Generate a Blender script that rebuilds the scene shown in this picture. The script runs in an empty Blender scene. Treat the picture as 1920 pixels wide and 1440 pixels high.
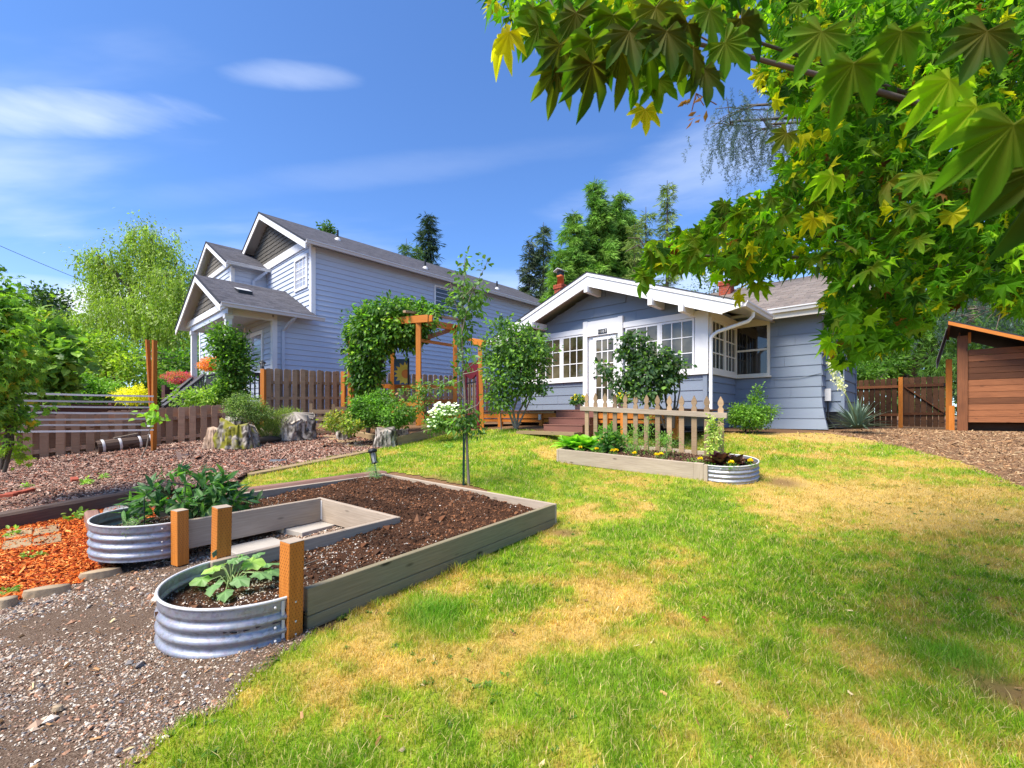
import bpy, math, random
import numpy as np
from mathutils import Vector, Matrix

# ---------------------------------------------------------------- camera, world, sun, exposure
SC = bpy.context.scene
COL = SC.collection
F, HZ, CZ = 853.33, 780.0, 1.25          # focal length and horizon in photo pixels, eye height in metres
cam_d = bpy.data.cameras.new('camera'); CAM = bpy.data.objects.new('camera', cam_d); COL.objects.link(CAM)
CAM.location = (0, 0, CZ); CAM.rotation_euler = (math.radians(90), 0, 0)
cam_d.sensor_width = 36; cam_d.lens = 16.0; cam_d.shift_y = 60 / 1920.0
cam_d.clip_start = 0.05; cam_d.clip_end = 2000
cam_d.dof.use_dof = True; cam_d.dof.focus_distance = 7.0; cam_d.dof.aperture_fstop = 9.0
SC.camera = CAM
SUN_DIR = Vector((-0.72, -0.55, 1.35)).normalized()      # towards the sun
SUN_EL = math.asin(SUN_DIR.z); SUN_AZ = math.atan2(SUN_DIR.x, SUN_DIR.y)
sun_d = bpy.data.lights.new('sun', 'SUN'); SUN = bpy.data.objects.new('sun', sun_d); COL.objects.link(SUN)
sun_d.energy = 3.0; sun_d.angle = math.radians(32); sun_d.color = (1.0, 0.92, 0.79)
SUN.rotation_euler = SUN_DIR.to_track_quat('Z', 'Y').to_euler(); SUN.location = (-5, -8, 14)

W = bpy.data.worlds.new('World'); SC.world = W; W.use_nodes = True
def build_world():
    nt = W.node_tree; N = nt.nodes; L = nt.links; N.clear()
    out = N.new('ShaderNodeOutputWorld'); bg = N.new('ShaderNodeBackground'); bg.inputs[1].default_value = 0.095
    sky = N.new('ShaderNodeTexSky'); sky.sky_type = 'NISHITA'; sky.sun_disc = False
    sky.sun_elevation = SUN_EL; sky.sun_rotation = SUN_AZ
    sky.air_density = 1.0; sky.dust_density = 0.4; sky.ozone_density = 2.2
    tc = N.new('ShaderNodeTexCoord')
    def math_(op, a, b=None, clamp=False):
        m = N.new('ShaderNodeMath'); m.operation = op; m.use_clamp = clamp
        for i, v in enumerate((a, b)):
            if v is None: continue
            if isinstance(v, (int, float)): m.inputs[i].default_value = v
            else: L.new(v, m.inputs[i])
        return m.outputs[0]
    sep = N.new('ShaderNodeSeparateXYZ'); L.new(tc.outputs['Generated'], sep.inputs[0])
    x, y, z = sep.outputs
    # project the direction on a high flat layer: wisps stretch sideways
    zz = math_('ADD', math_('MAXIMUM', z, 0.0), 0.12)
    cx = math_('DIVIDE', x, zz); cy = math_('DIVIDE', y, zz)
    cmb = N.new('ShaderNodeCombineXYZ'); L.new(cx, cmb.inputs[0]); L.new(cy, cmb.inputs[1])
    mp = N.new('ShaderNodeMapping'); mp.inputs['Scale'].default_value = (0.55, 1.5, 1); mp.inputs['Rotation'].default_value = (0, 0, 0.25)
    mp.inputs['Location'].default_value = (3.1, 1.7, 0)
    L.new(cmb.outputs[0], mp.inputs[0])
    n1 = N.new('ShaderNodeTexNoise'); n1.inputs['Scale'].default_value = 0.9; n1.inputs['Detail'].default_value = 6; n1.inputs['Roughness'].default_value = 0.52
    L.new(mp.outputs[0], n1.inputs['Vector'])
    r1 = N.new('ShaderNodeMapRange'); r1.interpolation_type = 'SMOOTHSTEP'
    r1.inputs[1].default_value = 0.50; r1.inputs[2].default_value = 0.80; r1.inputs[4].default_value = 0.55
    L.new(n1.outputs[0], r1.inputs[0])
    # named soft wisps: direction (azimuth x/y, elevation z/y) with size
    ax = math_('DIVIDE', x, math_('MAXIMUM', y, 0.05)); az = math_('DIVIDE', z, math_('MAXIMUM', y, 0.05))
    n2 = N.new('ShaderNodeTexNoise'); n2.inputs['Scale'].default_value = 3.2; n2.inputs['Detail'].default_value = 7; n2.inputs['Roughness'].default_value = 0.55
    mp2 = N.new('ShaderNodeMapping'); mp2.inputs['Scale'].default_value = (0.8, 1, 4.0); L.new(tc.outputs['Generated'], mp2.inputs[0]); L.new(mp2.outputs[0], n2.inputs['Vector'])
    warp = math_('MULTIPLY', math_('SUBTRACT', n2.outputs[0], 0.5), 2.6)
    tot = r1.outputs[0]
    for (px, py, sx, sy, tilt, amp) in ((80, 205, 190, 40, 0.05, 0.66), (545, 138, 90, 20, 0.05, 0.30), (1390, 300, 230, 70, -0.3, 0.35),
                                       (150, 590, 160, 46, -0.12, 1.5), (40, 545, 130, 30, 0.05, 0.5), (910, 545, 150, 34, 0, 0.4), (1270, 545, 160, 60, 0, 0.5), (240, 575, 60, 28, 0, 0.7), (640, 330, 420, 24, -0.12, 0.09)):
        dx = math_('SUBTRACT', ax, (px - 960) / F); dz = math_('SUBTRACT', az, (HZ - py) / F)
        dz = math_('SUBTRACT', dz, math_('MULTIPLY', dx, -tilt))
        e = math_('ADD', math_('POWER', math_('ABSOLUTE', math_('DIVIDE', dx, sx / F)), 2.0), math_('POWER', math_('ABSOLUTE', math_('DIVIDE', dz, sy / F)), 2.0))
        v = math_('ADD', math_('SUBTRACT', 1.0, e), math_('MULTIPLY', warp, 2.3))
        mr = N.new('ShaderNodeMapRange'); mr.interpolation_type = 'SMOOTHSTEP'; mr.inputs[1].default_value = -1.5; mr.inputs[2].default_value = 2.2
        mr.inputs[4].default_value = amp; L.new(v, mr.inputs[0])
        tot = math_('MAXIMUM', tot, mr.outputs[0])
    # low haze whitening towards the horizon
    hz = N.new('ShaderNodeMapRange'); hz.inputs[1].default_value = 0.0; hz.inputs[2].default_value = 0.33; hz.inputs[3].default_value = 0.30; hz.inputs[4].default_value = 0.0
    L.new(z, hz.inputs[0]); tot = math_('MAXIMUM', tot, hz.outputs[0])
    tint = N.new('ShaderNodeMix'); tint.data_type = 'RGBA'; tint.blend_type = 'MULTIPLY'; tint.inputs[0].default_value = 1
    L.new(sky.outputs[0], tint.inputs[6]); tint.inputs[7].default_value = SKY_TINT
    mx = N.new('ShaderNodeMix'); mx.data_type = 'RGBA'; L.new(tot, mx.inputs[0]); L.new(tint.outputs[2], mx.inputs[6]); mx.inputs[7].default_value = CLOUD
    L.new(mx.outputs[2], bg.inputs[0]); L.new(bg.outputs[0], out.inputs[0])
SKY_TINT = (0.50, 0.70, 0.98, 1)
CLOUD = (4.5, 4.9, 5.6, 1)
build_world()
VS = SC.view_settings
VS.view_transform = 'Standard'; VS.look = 'None'; VS.exposure = 1.46; VS.gamma = 1.0; VS.use_curve_mapping = False
SC.cycles.max_bounces = 6; SC.cycles.transparent_max_bounces = 6; SC.cycles.transmission_bounces = 3
SC.cycles.diffuse_bounces = 3; SC.cycles.glossy_bounces = 2
SC.cycles.caustics_reflective = False; SC.cycles.caustics_refractive = False
SC.cycles.use_denoising = True

# ---------------------------------------------------------------- helpers
RNG = np.random.default_rng(7)
random.seed(7)
WLOC = {}
def nrm(v):
    v = np.asarray(v, float); return v / (np.linalg.norm(v) + 1e-12)
def P(px, py, D): return np.array([(px - 960) / F * D, D, CZ + (HZ - py) / F * D])

def tag(o, label=None, cat=None, group=None, kind=None):
    if label: o['label'] = label
    if cat: o['category'] = cat
    if group: o['group'] = group
    if kind: o['kind'] = kind
    return o
def thing(name, loc, label, cat, group=None):
    o = bpy.data.objects.new(name, None); COL.objects.link(o); o.empty_display_size = 0.2
    o.location = tuple(loc); WLOC[o] = np.array(loc, float)
    return tag(o, label, cat, group)
def link(o, parent=None):
    COL.objects.link(o)
    if parent is not None:
        o.parent = parent; o.location = tuple(-WLOC[parent]); WLOC[o] = np.zeros(3)
    else: WLOC[o] = np.zeros(3)
    return o
def inst(name, mesh, parent, M):
    o = bpy.data.objects.new(name, mesh); COL.objects.link(o); o.parent = parent
    o.matrix_basis = Matrix.Translation(Vector(tuple(-WLOC[parent]))) @ M
    WLOC[o] = np.array(M.translation)
    return o
def frameM(o, ex, ey, ez):
    ex, ey, ez = nrm(ex), nrm(ey), nrm(ez)
    return Matrix(((ex[0], ey[0], ez[0], o[0]), (ex[1], ey[1], ez[1], o[1]), (ex[2], ey[2], ez[2], o[2]), (0, 0, 0, 1)))

class Fr:
    """a frame: origin and three axes (need not be square to one another)"""
    def __init__(s, o, ex, ey, ez=(0, 0, 1)):
        s.o = np.array(o, float); s.ex = np.array(ex, float); s.ey = np.array(ey, float); s.ez = np.array(ez, float)
    def p(s, x, y, z=0): return s.o + s.ex * x + s.ey * y + s.ez * z
WF = Fr((0, 0, 0), (1, 0, 0), (0, 1, 0))

class MB:
    def __init__(s): s.v = []; s.f = []; s.uv = []; s.sm = []
    def add(s, pts, faces, uvs=None, smooth=False):
        b = len(s.v); s.v += [tuple(map(float, p)) for p in pts]
        for i, f in enumerate(faces):
            s.f.append(tuple(b + k for k in f)); s.sm.append(smooth)
            if uvs: s.uv.append(uvs[i])
            else: s.uv.append([(pts[k][0], pts[k][2] if abs(pts[k][2]) > 0 else pts[k][1]) for k in f])
        return s
    def box(s, fr, x0, x1, y0, y1, z0, z1):
        c = [(x0, y0, z0), (x1, y0, z0), (x1, y1, z0), (x0, y1, z0), (x0, y0, z1), (x1, y0, z1), (x1, y1, z1), (x0, y1, z1)]
        d = (x1 - x0, y1 - y0, z1 - z0)
        la = max(range(3), key=lambda i: abs(d[i]))
        pts = [fr.p(*q) for q in c]
        fs = [(0, 3, 2, 1), (4, 5, 6, 7), (0, 1, 5, 4), (1, 2, 6, 5), (2, 3, 7, 6), (3, 0, 4, 7)]
        if np.dot(np.cross(fr.ex, fr.ey), fr.ez) * d[0] * d[1] * d[2] < 0: fs = [f[::-1] for f in fs]
        uvs = []
        for f in fs:
            q = [c[k] for k in f]
            var = [i for i in range(3) if max(t[i] for t in q) - min(t[i] for t in q) > 1e-9]
            if len(var) < 2: var = [0, 1]
            if la in var: a = la; b = [i for i in var if i != la][0]
            else: a, b = var
            uvs.append([(t[a], t[b] + 0.37 * a) for t in q])
        return s.add(pts, fs, uvs)
    def prism(s, fr, prof, a0, a1, axis='y'):
        """profile in (x,z) of fr extruded along y (or profile (y,z) along x, or (x,y) along z)"""
        n = len(prof)
        def q(u, w, a):
            return fr.p(u, a, w) if axis == 'y' else fr.p(a, u, w) if axis == 'x' else fr.p(u, w, a)
        pts = [q(u, w, a0) for u, w in prof] + [q(u, w, a1) for u, w in prof]
        fs = [tuple(range(n)), tuple(range(2 * n - 1, n - 1, -1))]
        uv = [[(u, w) for u, w in prof], [(u, w) for u, w in prof][::-1]]
        acc = 0
        for i in range(n):
            j = (i + 1) % n; l = math.dist(prof[i], prof[j])
            fs.append((i, i + n, j + n, j)); uv.append([(a0, acc), (a1, acc), (a1, acc + l), (a0, acc + l)]); acc += l
        return s.add(pts, fs, uv)
    def quad(s, pts, uv=None, smooth=False):
        return s.add(pts, [tuple(range(len(pts)))], [uv] if uv else None, smooth)
    def beam(s, a, b, w, h, up=(0, 0, 1)):
        a = np.array(a, float); b = np.array(b, float); d = b - a; L = np.linalg.norm(d); ex = d / L
        ey = nrm(np.cross(np.array(up, float), ex)); ez = np.cross(ex, ey)
        return s.box(Fr(a, ex, ey, ez), 0, L, -w / 2, w / 2, -h / 2, h / 2)
    def tube(s, pts, rad, n=8, cap=True, smooth=True):
        pts = [np.array(p, float) for p in pts]; m = len(pts)
        if not hasattr(rad, '__len__'): rad = [rad] * m
        base = []; t0 = nrm(pts[1] - pts[0]); ref = np.array((0, 0, 1.)) if abs(t0[2]) < 0.9 else np.array((1., 0, 0))
        e = nrm(np.cross(t0, ref)); acc = 0; vs = []; vv = []
        for i in range(m):
            t = nrm(pts[min(i + 1, m - 1)] - pts[max(i - 1, 0)]); e = nrm(e - t * np.dot(e, t)); g = np.cross(t, e)
            if i: acc += np.linalg.norm(pts[i] - pts[i - 1])
            vv.append(acc)
            for k in range(n):
                a = 2 * math.pi * k / n; vs.append(pts[i] + (e * math.cos(a) + g * math.sin(a)) * rad[i])
        fs = []; uv = []
        for i in range(m - 1):
            for k in range(n):
                k2 = (k + 1) % n
                fs.append((i * n + k, i * n + k2, (i + 1) * n + k2, (i + 1) * n + k))
                c = 2 * math.pi * max(rad[i], 1e-4) / n
                uv.append([(vv[i], k * c), (vv[i], (k + 1) * c), (vv[i + 1], (k + 1) * c), (vv[i + 1], k * c)])
        s.add(vs, fs, uv, smooth)
        if cap:
            s.add(vs[:n], [tuple(range(n))[::-1]]); s.add(vs[-n:], [tuple(range(n))])
        return s
    def lathe(s, c, prof, n=16, ex=(1, 0, 0), ey=(0, 1, 0), ez=(0, 0, 1), smooth=True, a0=0, a1=2 * math.pi):
        fr = Fr(c, ex, ey, ez); full = abs(a1 - a0 - 2 * math.pi) < 1e-6; m = n if full else n + 1; vs = []
        for r, z in prof:
            for k in range(m):
                a = a0 + (a1 - a0) * k / n; vs.append(fr.p(r * math.cos(a), r * math.sin(a), z))
        fs = []; uv = []
        for i in range(len(prof) - 1):
            for k in range(n):
                k2 = (k + 1) % m
                fs.append((i * m + k, i * m + k2, (i + 1) * m + k2, (i + 1) * m + k))
                uv.append([(k / n, prof[i][1]), ((k + 1) / n, prof[i][1]), ((k + 1) / n, prof[i + 1][1]), (k / n, prof[i + 1][1])])
        return s.add(vs, fs, uv, smooth)
    def mesh(s, name, mat):
        me = bpy.data.meshes.new(name); me.from_pydata(s.v, [], s.f)
        uvl = me.uv_layers.new(name='UVMap'); flat = [c for f in s.uv for q in f for c in q]
        uvl.data.foreach_set('uv', flat)
        me.polygons.foreach_set('use_smooth', s.sm)
        for m in (mat if isinstance(mat, (list, tuple)) else [mat]): me.materials.append(m)
        me.update(); return me
    def build(s, name, mat, parent=None, **kw):
        o = bpy.data.objects.new(name, s.mesh(name, mat)); link(o, parent)
        tag(o, kw.get('label'), kw.get('cat'), kw.get('group'), kw.get('kind'))
        if kw.get('bevel'):
            b = o.modifiers.new('bevel', 'BEVEL'); b.width = kw['bevel']; b.segments = 1; b.limit_method = 'ANGLE'
        return o

def np_obj(name, V, T, mat, parent=None, col=None, smooth=False, uv=None, **kw):
    """V (n,3) verts, T (m,3) triangles, col (n,3) point colours"""
    me = bpy.data.meshes.new(name); V = np.ascontiguousarray(V, dtype=np.float32); T = np.ascontiguousarray(T, dtype=np.int32)
    k = T.shape[1]
    me.vertices.add(len(V)); me.vertices.foreach_set('co', V.ravel())
    me.loops.add(T.size); me.loops.foreach_set('vertex_index', T.ravel())
    me.polygons.add(len(T)); me.polygons.foreach_set('loop_start', np.arange(0, T.size, k, dtype=np.int32))
    me.polygons.foreach_set('use_smooth', np.full(len(T), smooth))
    me.update(calc_edges=True)
    if col is not None:
        a = me.attributes.new('col', 'FLOAT_COLOR', 'POINT'); c4 = np.ones((len(V), 4), np.float32); c4[:, :3] = col
        a.data.foreach_set('color', c4.ravel())
    if uv is not None:
        ul = me.uv_layers.new(name='UVMap'); ul.data.foreach_set('uv', np.ascontiguousarray(uv[T.ravel()], dtype=np.float32).ravel())
    me.materials.append(mat)
    o = bpy.data.objects.new(name, me); link(o, parent)
    return tag(o, kw.get('label'), kw.get('cat'), kw.get('group'), kw.get('kind'))

# vectorised value noise -------------------------------------------------
def _h(i, j, k, s=0):
    n = (i * 374761393 + j * 668265263 + k * 2147483647 + s * 1274126177) & 0xFFFFFFFF
    n = ((n ^ (n >> 13)) * 1274126177) & 0xFFFFFFFF
    return ((n ^ (n >> 16)) & 0xFFFF) / 65535.0
def vnoise(x, y, z=0.0, s=0):
    x, y, z = np.broadcast_arrays(np.asarray(x, float), np.asarray(y, float), np.asarray(z, float))
    i = np.floor(x).astype(np.int64); j = np.floor(y).astype(np.int64); k = np.floor(z).astype(np.int64)
    u = x - i; v = y - j; w = z - k; u = u * u * (3 - 2 * u); v = v * v * (3 - 2 * v); w = w * w * (3 - 2 * w)
    r = 0
    for a in (0, 1):
        for b in (0, 1):
            for c in (0, 1):
                r = r + _h(i + a, j + b, k + c, s) * (u if a else 1 - u) * (v if b else 1 - v) * (w if c else 1 - w)
    return r
def fbm(x, y, z=0.0, s=0, o=4):
    r = 0; a = 1; t = 0
    for q in range(o):
        r = r + a * vnoise(x * 2 ** q, y * 2 ** q, np.asarray(z) * 2 ** q, s + q * 17); t += a; a *= 0.5
    return r / t

# ---------------------------------------------------------------- materials
MATS = {}
def nodes(name):
    m = bpy.data.materials.new(name); m.use_nodes = True; nt = m.node_tree; nt.nodes.clear()
    out = nt.nodes.new('ShaderNodeOutputMaterial'); b = nt.nodes.new('ShaderNodeBsdfPrincipled'); nt.links.new(b.outputs[0], out.inputs[0])
    MATS[name] = m; return m, nt, b, out
def setv(b, **k):
    mp = {'col': 'Base Color', 'rough': 'Roughness', 'metal': 'Metallic', 'spec': 'Specular IOR Level'}
    for a, v in k.items(): b.inputs[mp[a]].default_value = (tuple(v) + (1,)) if a == 'col' else v
def ramp(nt, fac, stops, interp='LINEAR'):
    r = nt.nodes.new('ShaderNodeValToRGB'); r.color_ramp.interpolation = interp
    while len(r.color_ramp.elements) < len(stops): r.color_ramp.elements.new(0.5)
    for e, (p, c) in zip(r.color_ramp.elements, stops): e.position = p; e.color = tuple(c) + (1,)
    nt.links.new(fac, r.inputs[0]); return r.outputs[0]
def texn(nt, vec, scale, detail=4, rough=0.55, typ='ShaderNodeTexNoise'):
    n = nt.nodes.new(typ); n.inputs['Scale'].default_value = scale
    if 'Detail' in n.inputs: n.inputs['Detail'].default_value = detail
    if typ == 'ShaderNodeTexNoise': n.inputs['Roughness'].default_value = rough
    if vec is not None: nt.links.new(vec, n.inputs['Vector'])
    return n
def mapping(nt, vec, scale=(1, 1, 1), loc=(0, 0, 0)):
    m = nt.nodes.new('ShaderNodeMapping'); m.inputs['Scale'].default_value = scale; m.inputs['Location'].default_value = loc
    nt.links.new(vec, m.inputs[0]); return m.outputs[0]
def mixc(nt, fac, a, b, mode='MIX'):
    m = nt.nodes.new('ShaderNodeMix'); m.data_type = 'RGBA'; m.blend_type = mode
    for i, v in ((0, fac), (6, a), (7, b)):
        if isinstance(v, (int, float)): m.inputs[i].default_value = v
        elif isinstance(v, tuple): m.inputs[i].default_value = v if len(v) == 4 else v + (1,)
        else: nt.links.new(v, m.inputs[i])
    return m.outputs[2]
def bump(nt, b, h, strength=0.3, dist=0.01):
    n = nt.nodes.new('ShaderNodeBump'); n.inputs['Strength'].default_value = strength; n.inputs['Distance'].default_value = dist
    nt.links.new(h, n.inputs['Height']); nt.links.new(n.outputs[0], b.inputs['Normal'])
def coords(nt): return nt.nodes.new('ShaderNodeTexCoord')
def geo_pos(nt): return nt.nodes.new('ShaderNodeNewGeometry').outputs['Position']

def paint(name, col, rough=0.55, var=0.08, dirt=0.0):
    m, nt, b, o = nodes(name); p = geo_pos(nt)
    n = texn(nt, p, 1.3, 5); n2 = texn(nt, mapping(nt, p, (3, 3, 40)), 2, 3)
    c = mixc(nt, n.outputs[0], tuple(v * (1 - var) for v in col), tuple(min(1, v * (1 + var)) for v in col))
    c = mixc(nt, 0.10, c, n2.outputs['Color'], 'SOFT_LIGHT')
    if dirt:
        d = texn(nt, p, 6, 6); f = ramp(nt, d.outputs[0], [(0.5, (0, 0, 0)), (0.75, (dirt,) * 3)]); c = mixc(nt, f, c, (0.12, 0.10, 0.07))
    nt.links.new(c, b.inputs['Base Color']); setv(b, rough=rough); bump(nt, b, n2.outputs[0], 0.12, 0.004); return m
def wood(name, dark, light, rough=0.75, grain=22, var=0.35, knots=True, gb=0.35):
    m, nt, b, o = nodes(name); tc = coords(nt); oi = nt.nodes.new('ShaderNodeObjectInfo')
    off = nt.nodes.new('ShaderNodeVectorMath'); off.operation = 'ADD'; nt.links.new(tc.outputs['UV'], off.inputs[0])
    cb = nt.nodes.new('ShaderNodeCombineXYZ'); mm = nt.nodes.new('ShaderNodeMath'); mm.operation = 'MULTIPLY'; mm.inputs[1].default_value = 37.0
    nt.links.new(oi.outputs['Random'], mm.inputs[0]); nt.links.new(mm.outputs[0], cb.inputs[0]); nt.links.new(mm.outputs[0], cb.inputs[1]); nt.links.new(cb.outputs[0], off.inputs[1])
    v = off.outputs[0]
    g = texn(nt, mapping(nt, v, (1.2, grain, 1)), 3.0, 6, 0.65)
    big = texn(nt, mapping(nt, v, (0.8, 4, 1)), 1.3, 3)
    c = mixc(nt, ramp(nt, g.outputs[0], [(0.32, (0, 0, 0)), (0.68, (1, 1, 1))]), dark, light)
    c = mixc(nt, 0.55, c, mixc(nt, big.outputs[0], tuple(x * 0.75 for x in dark), tuple(min(1, x * 1.15) for x in light)))
    if knots:
        vo = nt.nodes.new('ShaderNodeTexVoronoi'); vo.inputs['Scale'].default_value = 1.0; nt.links.new(mapping(nt, v, (2.2, 7, 1)), vo.inputs['Vector'])
        k = ramp(nt, vo.outputs['Distance'], [(0.05, (1, 1, 1)), (0.13, (0, 0, 0))])
        c = mixc(nt, k, c, tuple(x * 0.35 for x in dark))
    hs = nt.nodes.new('ShaderNodeHueSaturation'); nt.links.new(c, hs.inputs['Color'])
    mr = nt.nodes.new('ShaderNodeMapRange'); mr.inputs[3].default_value = 1 - var; mr.inputs[4].default_value = 1 + var * 0.8
    nt.links.new(oi.outputs['Random'], mr.inputs[0]); nt.links.new(mr.outputs[0], hs.inputs['Value'])
    nt.links.new(hs.outputs[0], b.inputs['Base Color']); setv(b, rough=rough, spec=0.25); bump(nt, b, g.outputs[0], gb, 0.004); return m
def plain(name, col, rough=0.6, metal=0.0, spec=0.4):
    m, nt, b, o = nodes(name); n = texn(nt, geo_pos(nt), 9, 4)
    c = mixc(nt, n.outputs[0], tuple(v * 0.82 for v in col), tuple(min(1, v * 1.15) for v in col))
    nt.links.new(c, b.inputs['Base Color']); setv(b, rough=rough, metal=metal, spec=spec); return m
def leafmat(name, trans=0.4, rough=0.45, gain=1.35, spec=0.35):
    m, nt, b, o = nodes(name); a = nt.nodes.new('ShaderNodeAttribute'); a.attribute_name = 'col'
    n = texn(nt, geo_pos(nt), 30, 2); c = mixc(nt, 0.35, a.outputs['Color'], mixc(nt, n.outputs[0], (0.25, 0.25, 0.25), (1, 1, 1)), 'MULTIPLY')
    c = mixc(nt, 1.0, c, (1.35, 1.35, 1.35, 1), 'MULTIPLY')
    nt.links.new(c, b.inputs['Base Color']); setv(b, rough=rough, spec=spec)
    t = nt.nodes.new('ShaderNodeBsdfTranslucent'); tcx = mixc(nt, 1.0, c, (1.08 * gain, 1.25 * gain, 0.5 * gain, 1), 'MULTIPLY'); nt.links.new(tcx, t.inputs[0])
    mx = nt.nodes.new('ShaderNodeMixShader'); mx.inputs[0].default_value = trans; nt.links.new(b.outputs[0], mx.inputs[1]); nt.links.new(t.outputs[0], mx.inputs[2])
    nt.links.new(mx.outputs[0], o.inputs[0]); return m
def attrmat(name, rough=0.85, spec=0.2, nscale=60):
    m, nt, b, o = nodes(name); a = nt.nodes.new('ShaderNodeAttribute'); a.attribute_name = 'col'
    n = texn(nt, geo_pos(nt), nscale, 3); c = mixc(nt, 0.5, a.outputs['Color'], mixc(nt, n.outputs[0], (0.3, 0.3, 0.3), (1, 1, 1)), 'MULTIPLY')
    c = mixc(nt, 1.0, c, (1.4, 1.4, 1.4, 1), 'MULTIPLY')
    nt.links.new(c, b.inputs['Base Color']); setv(b, rough=rough, spec=spec); return m
def shingle_mat(name, c1, c2, c3, course=0.14, wid=0.3):
    m, nt, b, o = nodes(name); tc = coords(nt)
    br = nt.nodes.new('ShaderNodeTexBrick'); nt.links.new(tc.outputs['UV'], br.inputs['Vector'])
    br.inputs['Scale'].default_value = 1; br.inputs['Brick Width'].default_value = wid; br.inputs['Row Height'].default_value = course
    br.inputs['Mortar Size'].default_value = 0.006; br.inputs['Mortar Smooth'].default_value = 0.1; br.inputs['Bias'].default_value = 0
    br.inputs['Color1'].default_value = c1 + (1,); br.inputs['Color2'].default_value = c2 + (1,); br.inputs['Mortar'].default_value = tuple(x * 0.35 for x in c1) + (1,)
    n = texn(nt, mapping(nt, tc.outputs['UV'], (3, 9, 1)), 1.5, 4); n2 = texn(nt, tc.outputs['UV'], 90, 2)
    c = mixc(nt, ramp(nt, n.outputs[0], [(0.35, (0, 0, 0)), (0.7, (0.8, 0.8, 0.8))]), br.outputs[0], c3)
    c = mixc(nt, 0.35, c, n2.outputs['Color'], 'SOFT_LIGHT')
    nt.links.new(c, b.inputs['Base Color']); setv(b, rough=0.9, spec=0.15); bump(nt, b, br.outputs['Fac'], -0.5, 0.006); return m

M_SIDE_A = paint('pale_blue_paint', (0.51, 0.56, 0.66), var=0.05)
M_SIDE_B = paint('slate_blue_paint', (0.185, 0.225, 0.285), var=0.07)
M_WHITE = paint('white_paint', (0.80, 0.79, 0.78), var=0.04)
M_CREAM = paint('cream_trim_paint', (0.72, 0.66, 0.54), var=0.05)
M_SOFFIT = paint('soffit_paint', (0.55, 0.55, 0.57), var=0.05)
M_GUTTER = paint('grey_gutter_paint', (0.62, 0.61, 0.60), rough=0.35, var=0.04)
M_ROOF_A = shingle_mat('dark_roof_shingles', (0.032, 0.034, 0.045), (0.085, 0.088, 0.108), (0.12, 0.112, 0.122))
M_ROOF_B = shingle_mat('worn_roof_shingles', (0.09, 0.082, 0.08), (0.20, 0.18, 0.165), (0.24, 0.185, 0.15))
M_ROOFEDGE = plain('black_roof_edge', (0.02, 0.02, 0.024), 0.7)
M_CEDAR_SH = wood('grey_cedar_shingle', (0.085, 0.078, 0.062), (0.20, 0.18, 0.15), knots=False, var=0.35)
M_FENCE = wood('weathered_fence_wood', (0.26, 0.145, 0.080), (0.52, 0.325, 0.205), var=0.30)
M_FENCE2 = wood('weathered_grey_wood', (0.22, 0.14, 0.08), (0.44, 0.305, 0.19), var=0.32)
M_PLANK = wood('weathered_bed_plank', (0.25, 0.19, 0.135), (0.50, 0.41, 0.32), var=0.12, grain=26)
M_PLANK2 = wood('olive_bed_plank', (0.15, 0.125, 0.07), (0.31, 0.26, 0.165), var=0.10, grain=26)
M_ORANGE = wood('orange_stained_wood', (0.38, 0.115, 0.015), (0.66, 0.235, 0.04), var=0.15, rough=0.55, knots=False)
M_DARKRED = wood('dark_stained_wood', (0.055, 0.026, 0.012), (0.17, 0.078, 0.036), var=0.45, rough=0.6)
M_SHEDW = wood('reddish_cedar_board', (0.075, 0.027, 0.013), (0.30, 0.115, 0.045), var=0.6, rough=0.55)
M_TIMBER = wood('old_brown_timber', (0.05, 0.032, 0.024), (0.15, 0.10, 0.075), var=0.2)
M_TIMBER_R = wood('reddish_timber', (0.13, 0.060, 0.042), (0.33, 0.19, 0.145), var=0.12)
M_TIMBER_Y = wood('tan_timber', (0.22, 0.15, 0.07), (0.42, 0.30, 0.17), var=0.15)
M_DECK = wood('red_brown_composite', (0.155, 0.065, 0.050), (0.235, 0.105, 0.080), var=0.1, knots=False, gb=0.15)
M_MAROON = paint('dark_red_paint', (0.12, 0.008, 0.018), var=0.2)
M_VINYL = paint('brown_vinyl', (0.11, 0.040, 0.038), var=0.08)
M_BLACK = plain('black_metal', (0.02, 0.022, 0.024), 0.45, 0.3)
M_DGREY = plain('dark_grey_rail', (0.055, 0.055, 0.062), 0.55)
M_GREENM = plain('green_metal_stake', (0.01, 0.04, 0.025), 0.5, 0.2)
M_BARK = wood('tree_bark', (0.05, 0.038, 0.028), (0.16, 0.13, 0.10), grain=9, var=0.25, knots=False, gb=0.8)
M_BARKL = wood('pale_bark', (0.14, 0.11, 0.08), (0.34, 0.28, 0.22), grain=7, var=0.2, knots=False, gb=0.5)
M_STONE = plain('tan_stone', (0.36, 0.27, 0.17), 0.9)
M_CONC = plain('concrete', (0.42, 0.38, 0.33), 0.9)
M_BRICK = plain('red_brick', (0.33, 0.065, 0.03), 0.85)
M_CLAY = plain('orange_clay', (0.60, 0.13, 0.03), 0.7)
M_GLASSW = plain('frosted_lamp_glass', (0.5, 0.5, 0.46), 0.15)
M_LEAF = leafmat('leaf'); M_LEAFM = leafmat('maple_leaf', 0.55, 0.6, 1.35, 0.12); M_NEEDLE = leafmat('needles', 0.2, 0.6, 1.0, 0.2)
M_GRASS = leafmat('grass_blade', 0.40, 0.55, 1.1, 0.25)
M_CHIP = attrmat('chips'); M_PEB = attrmat('pebbles', 0.7, 0.3)
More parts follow.
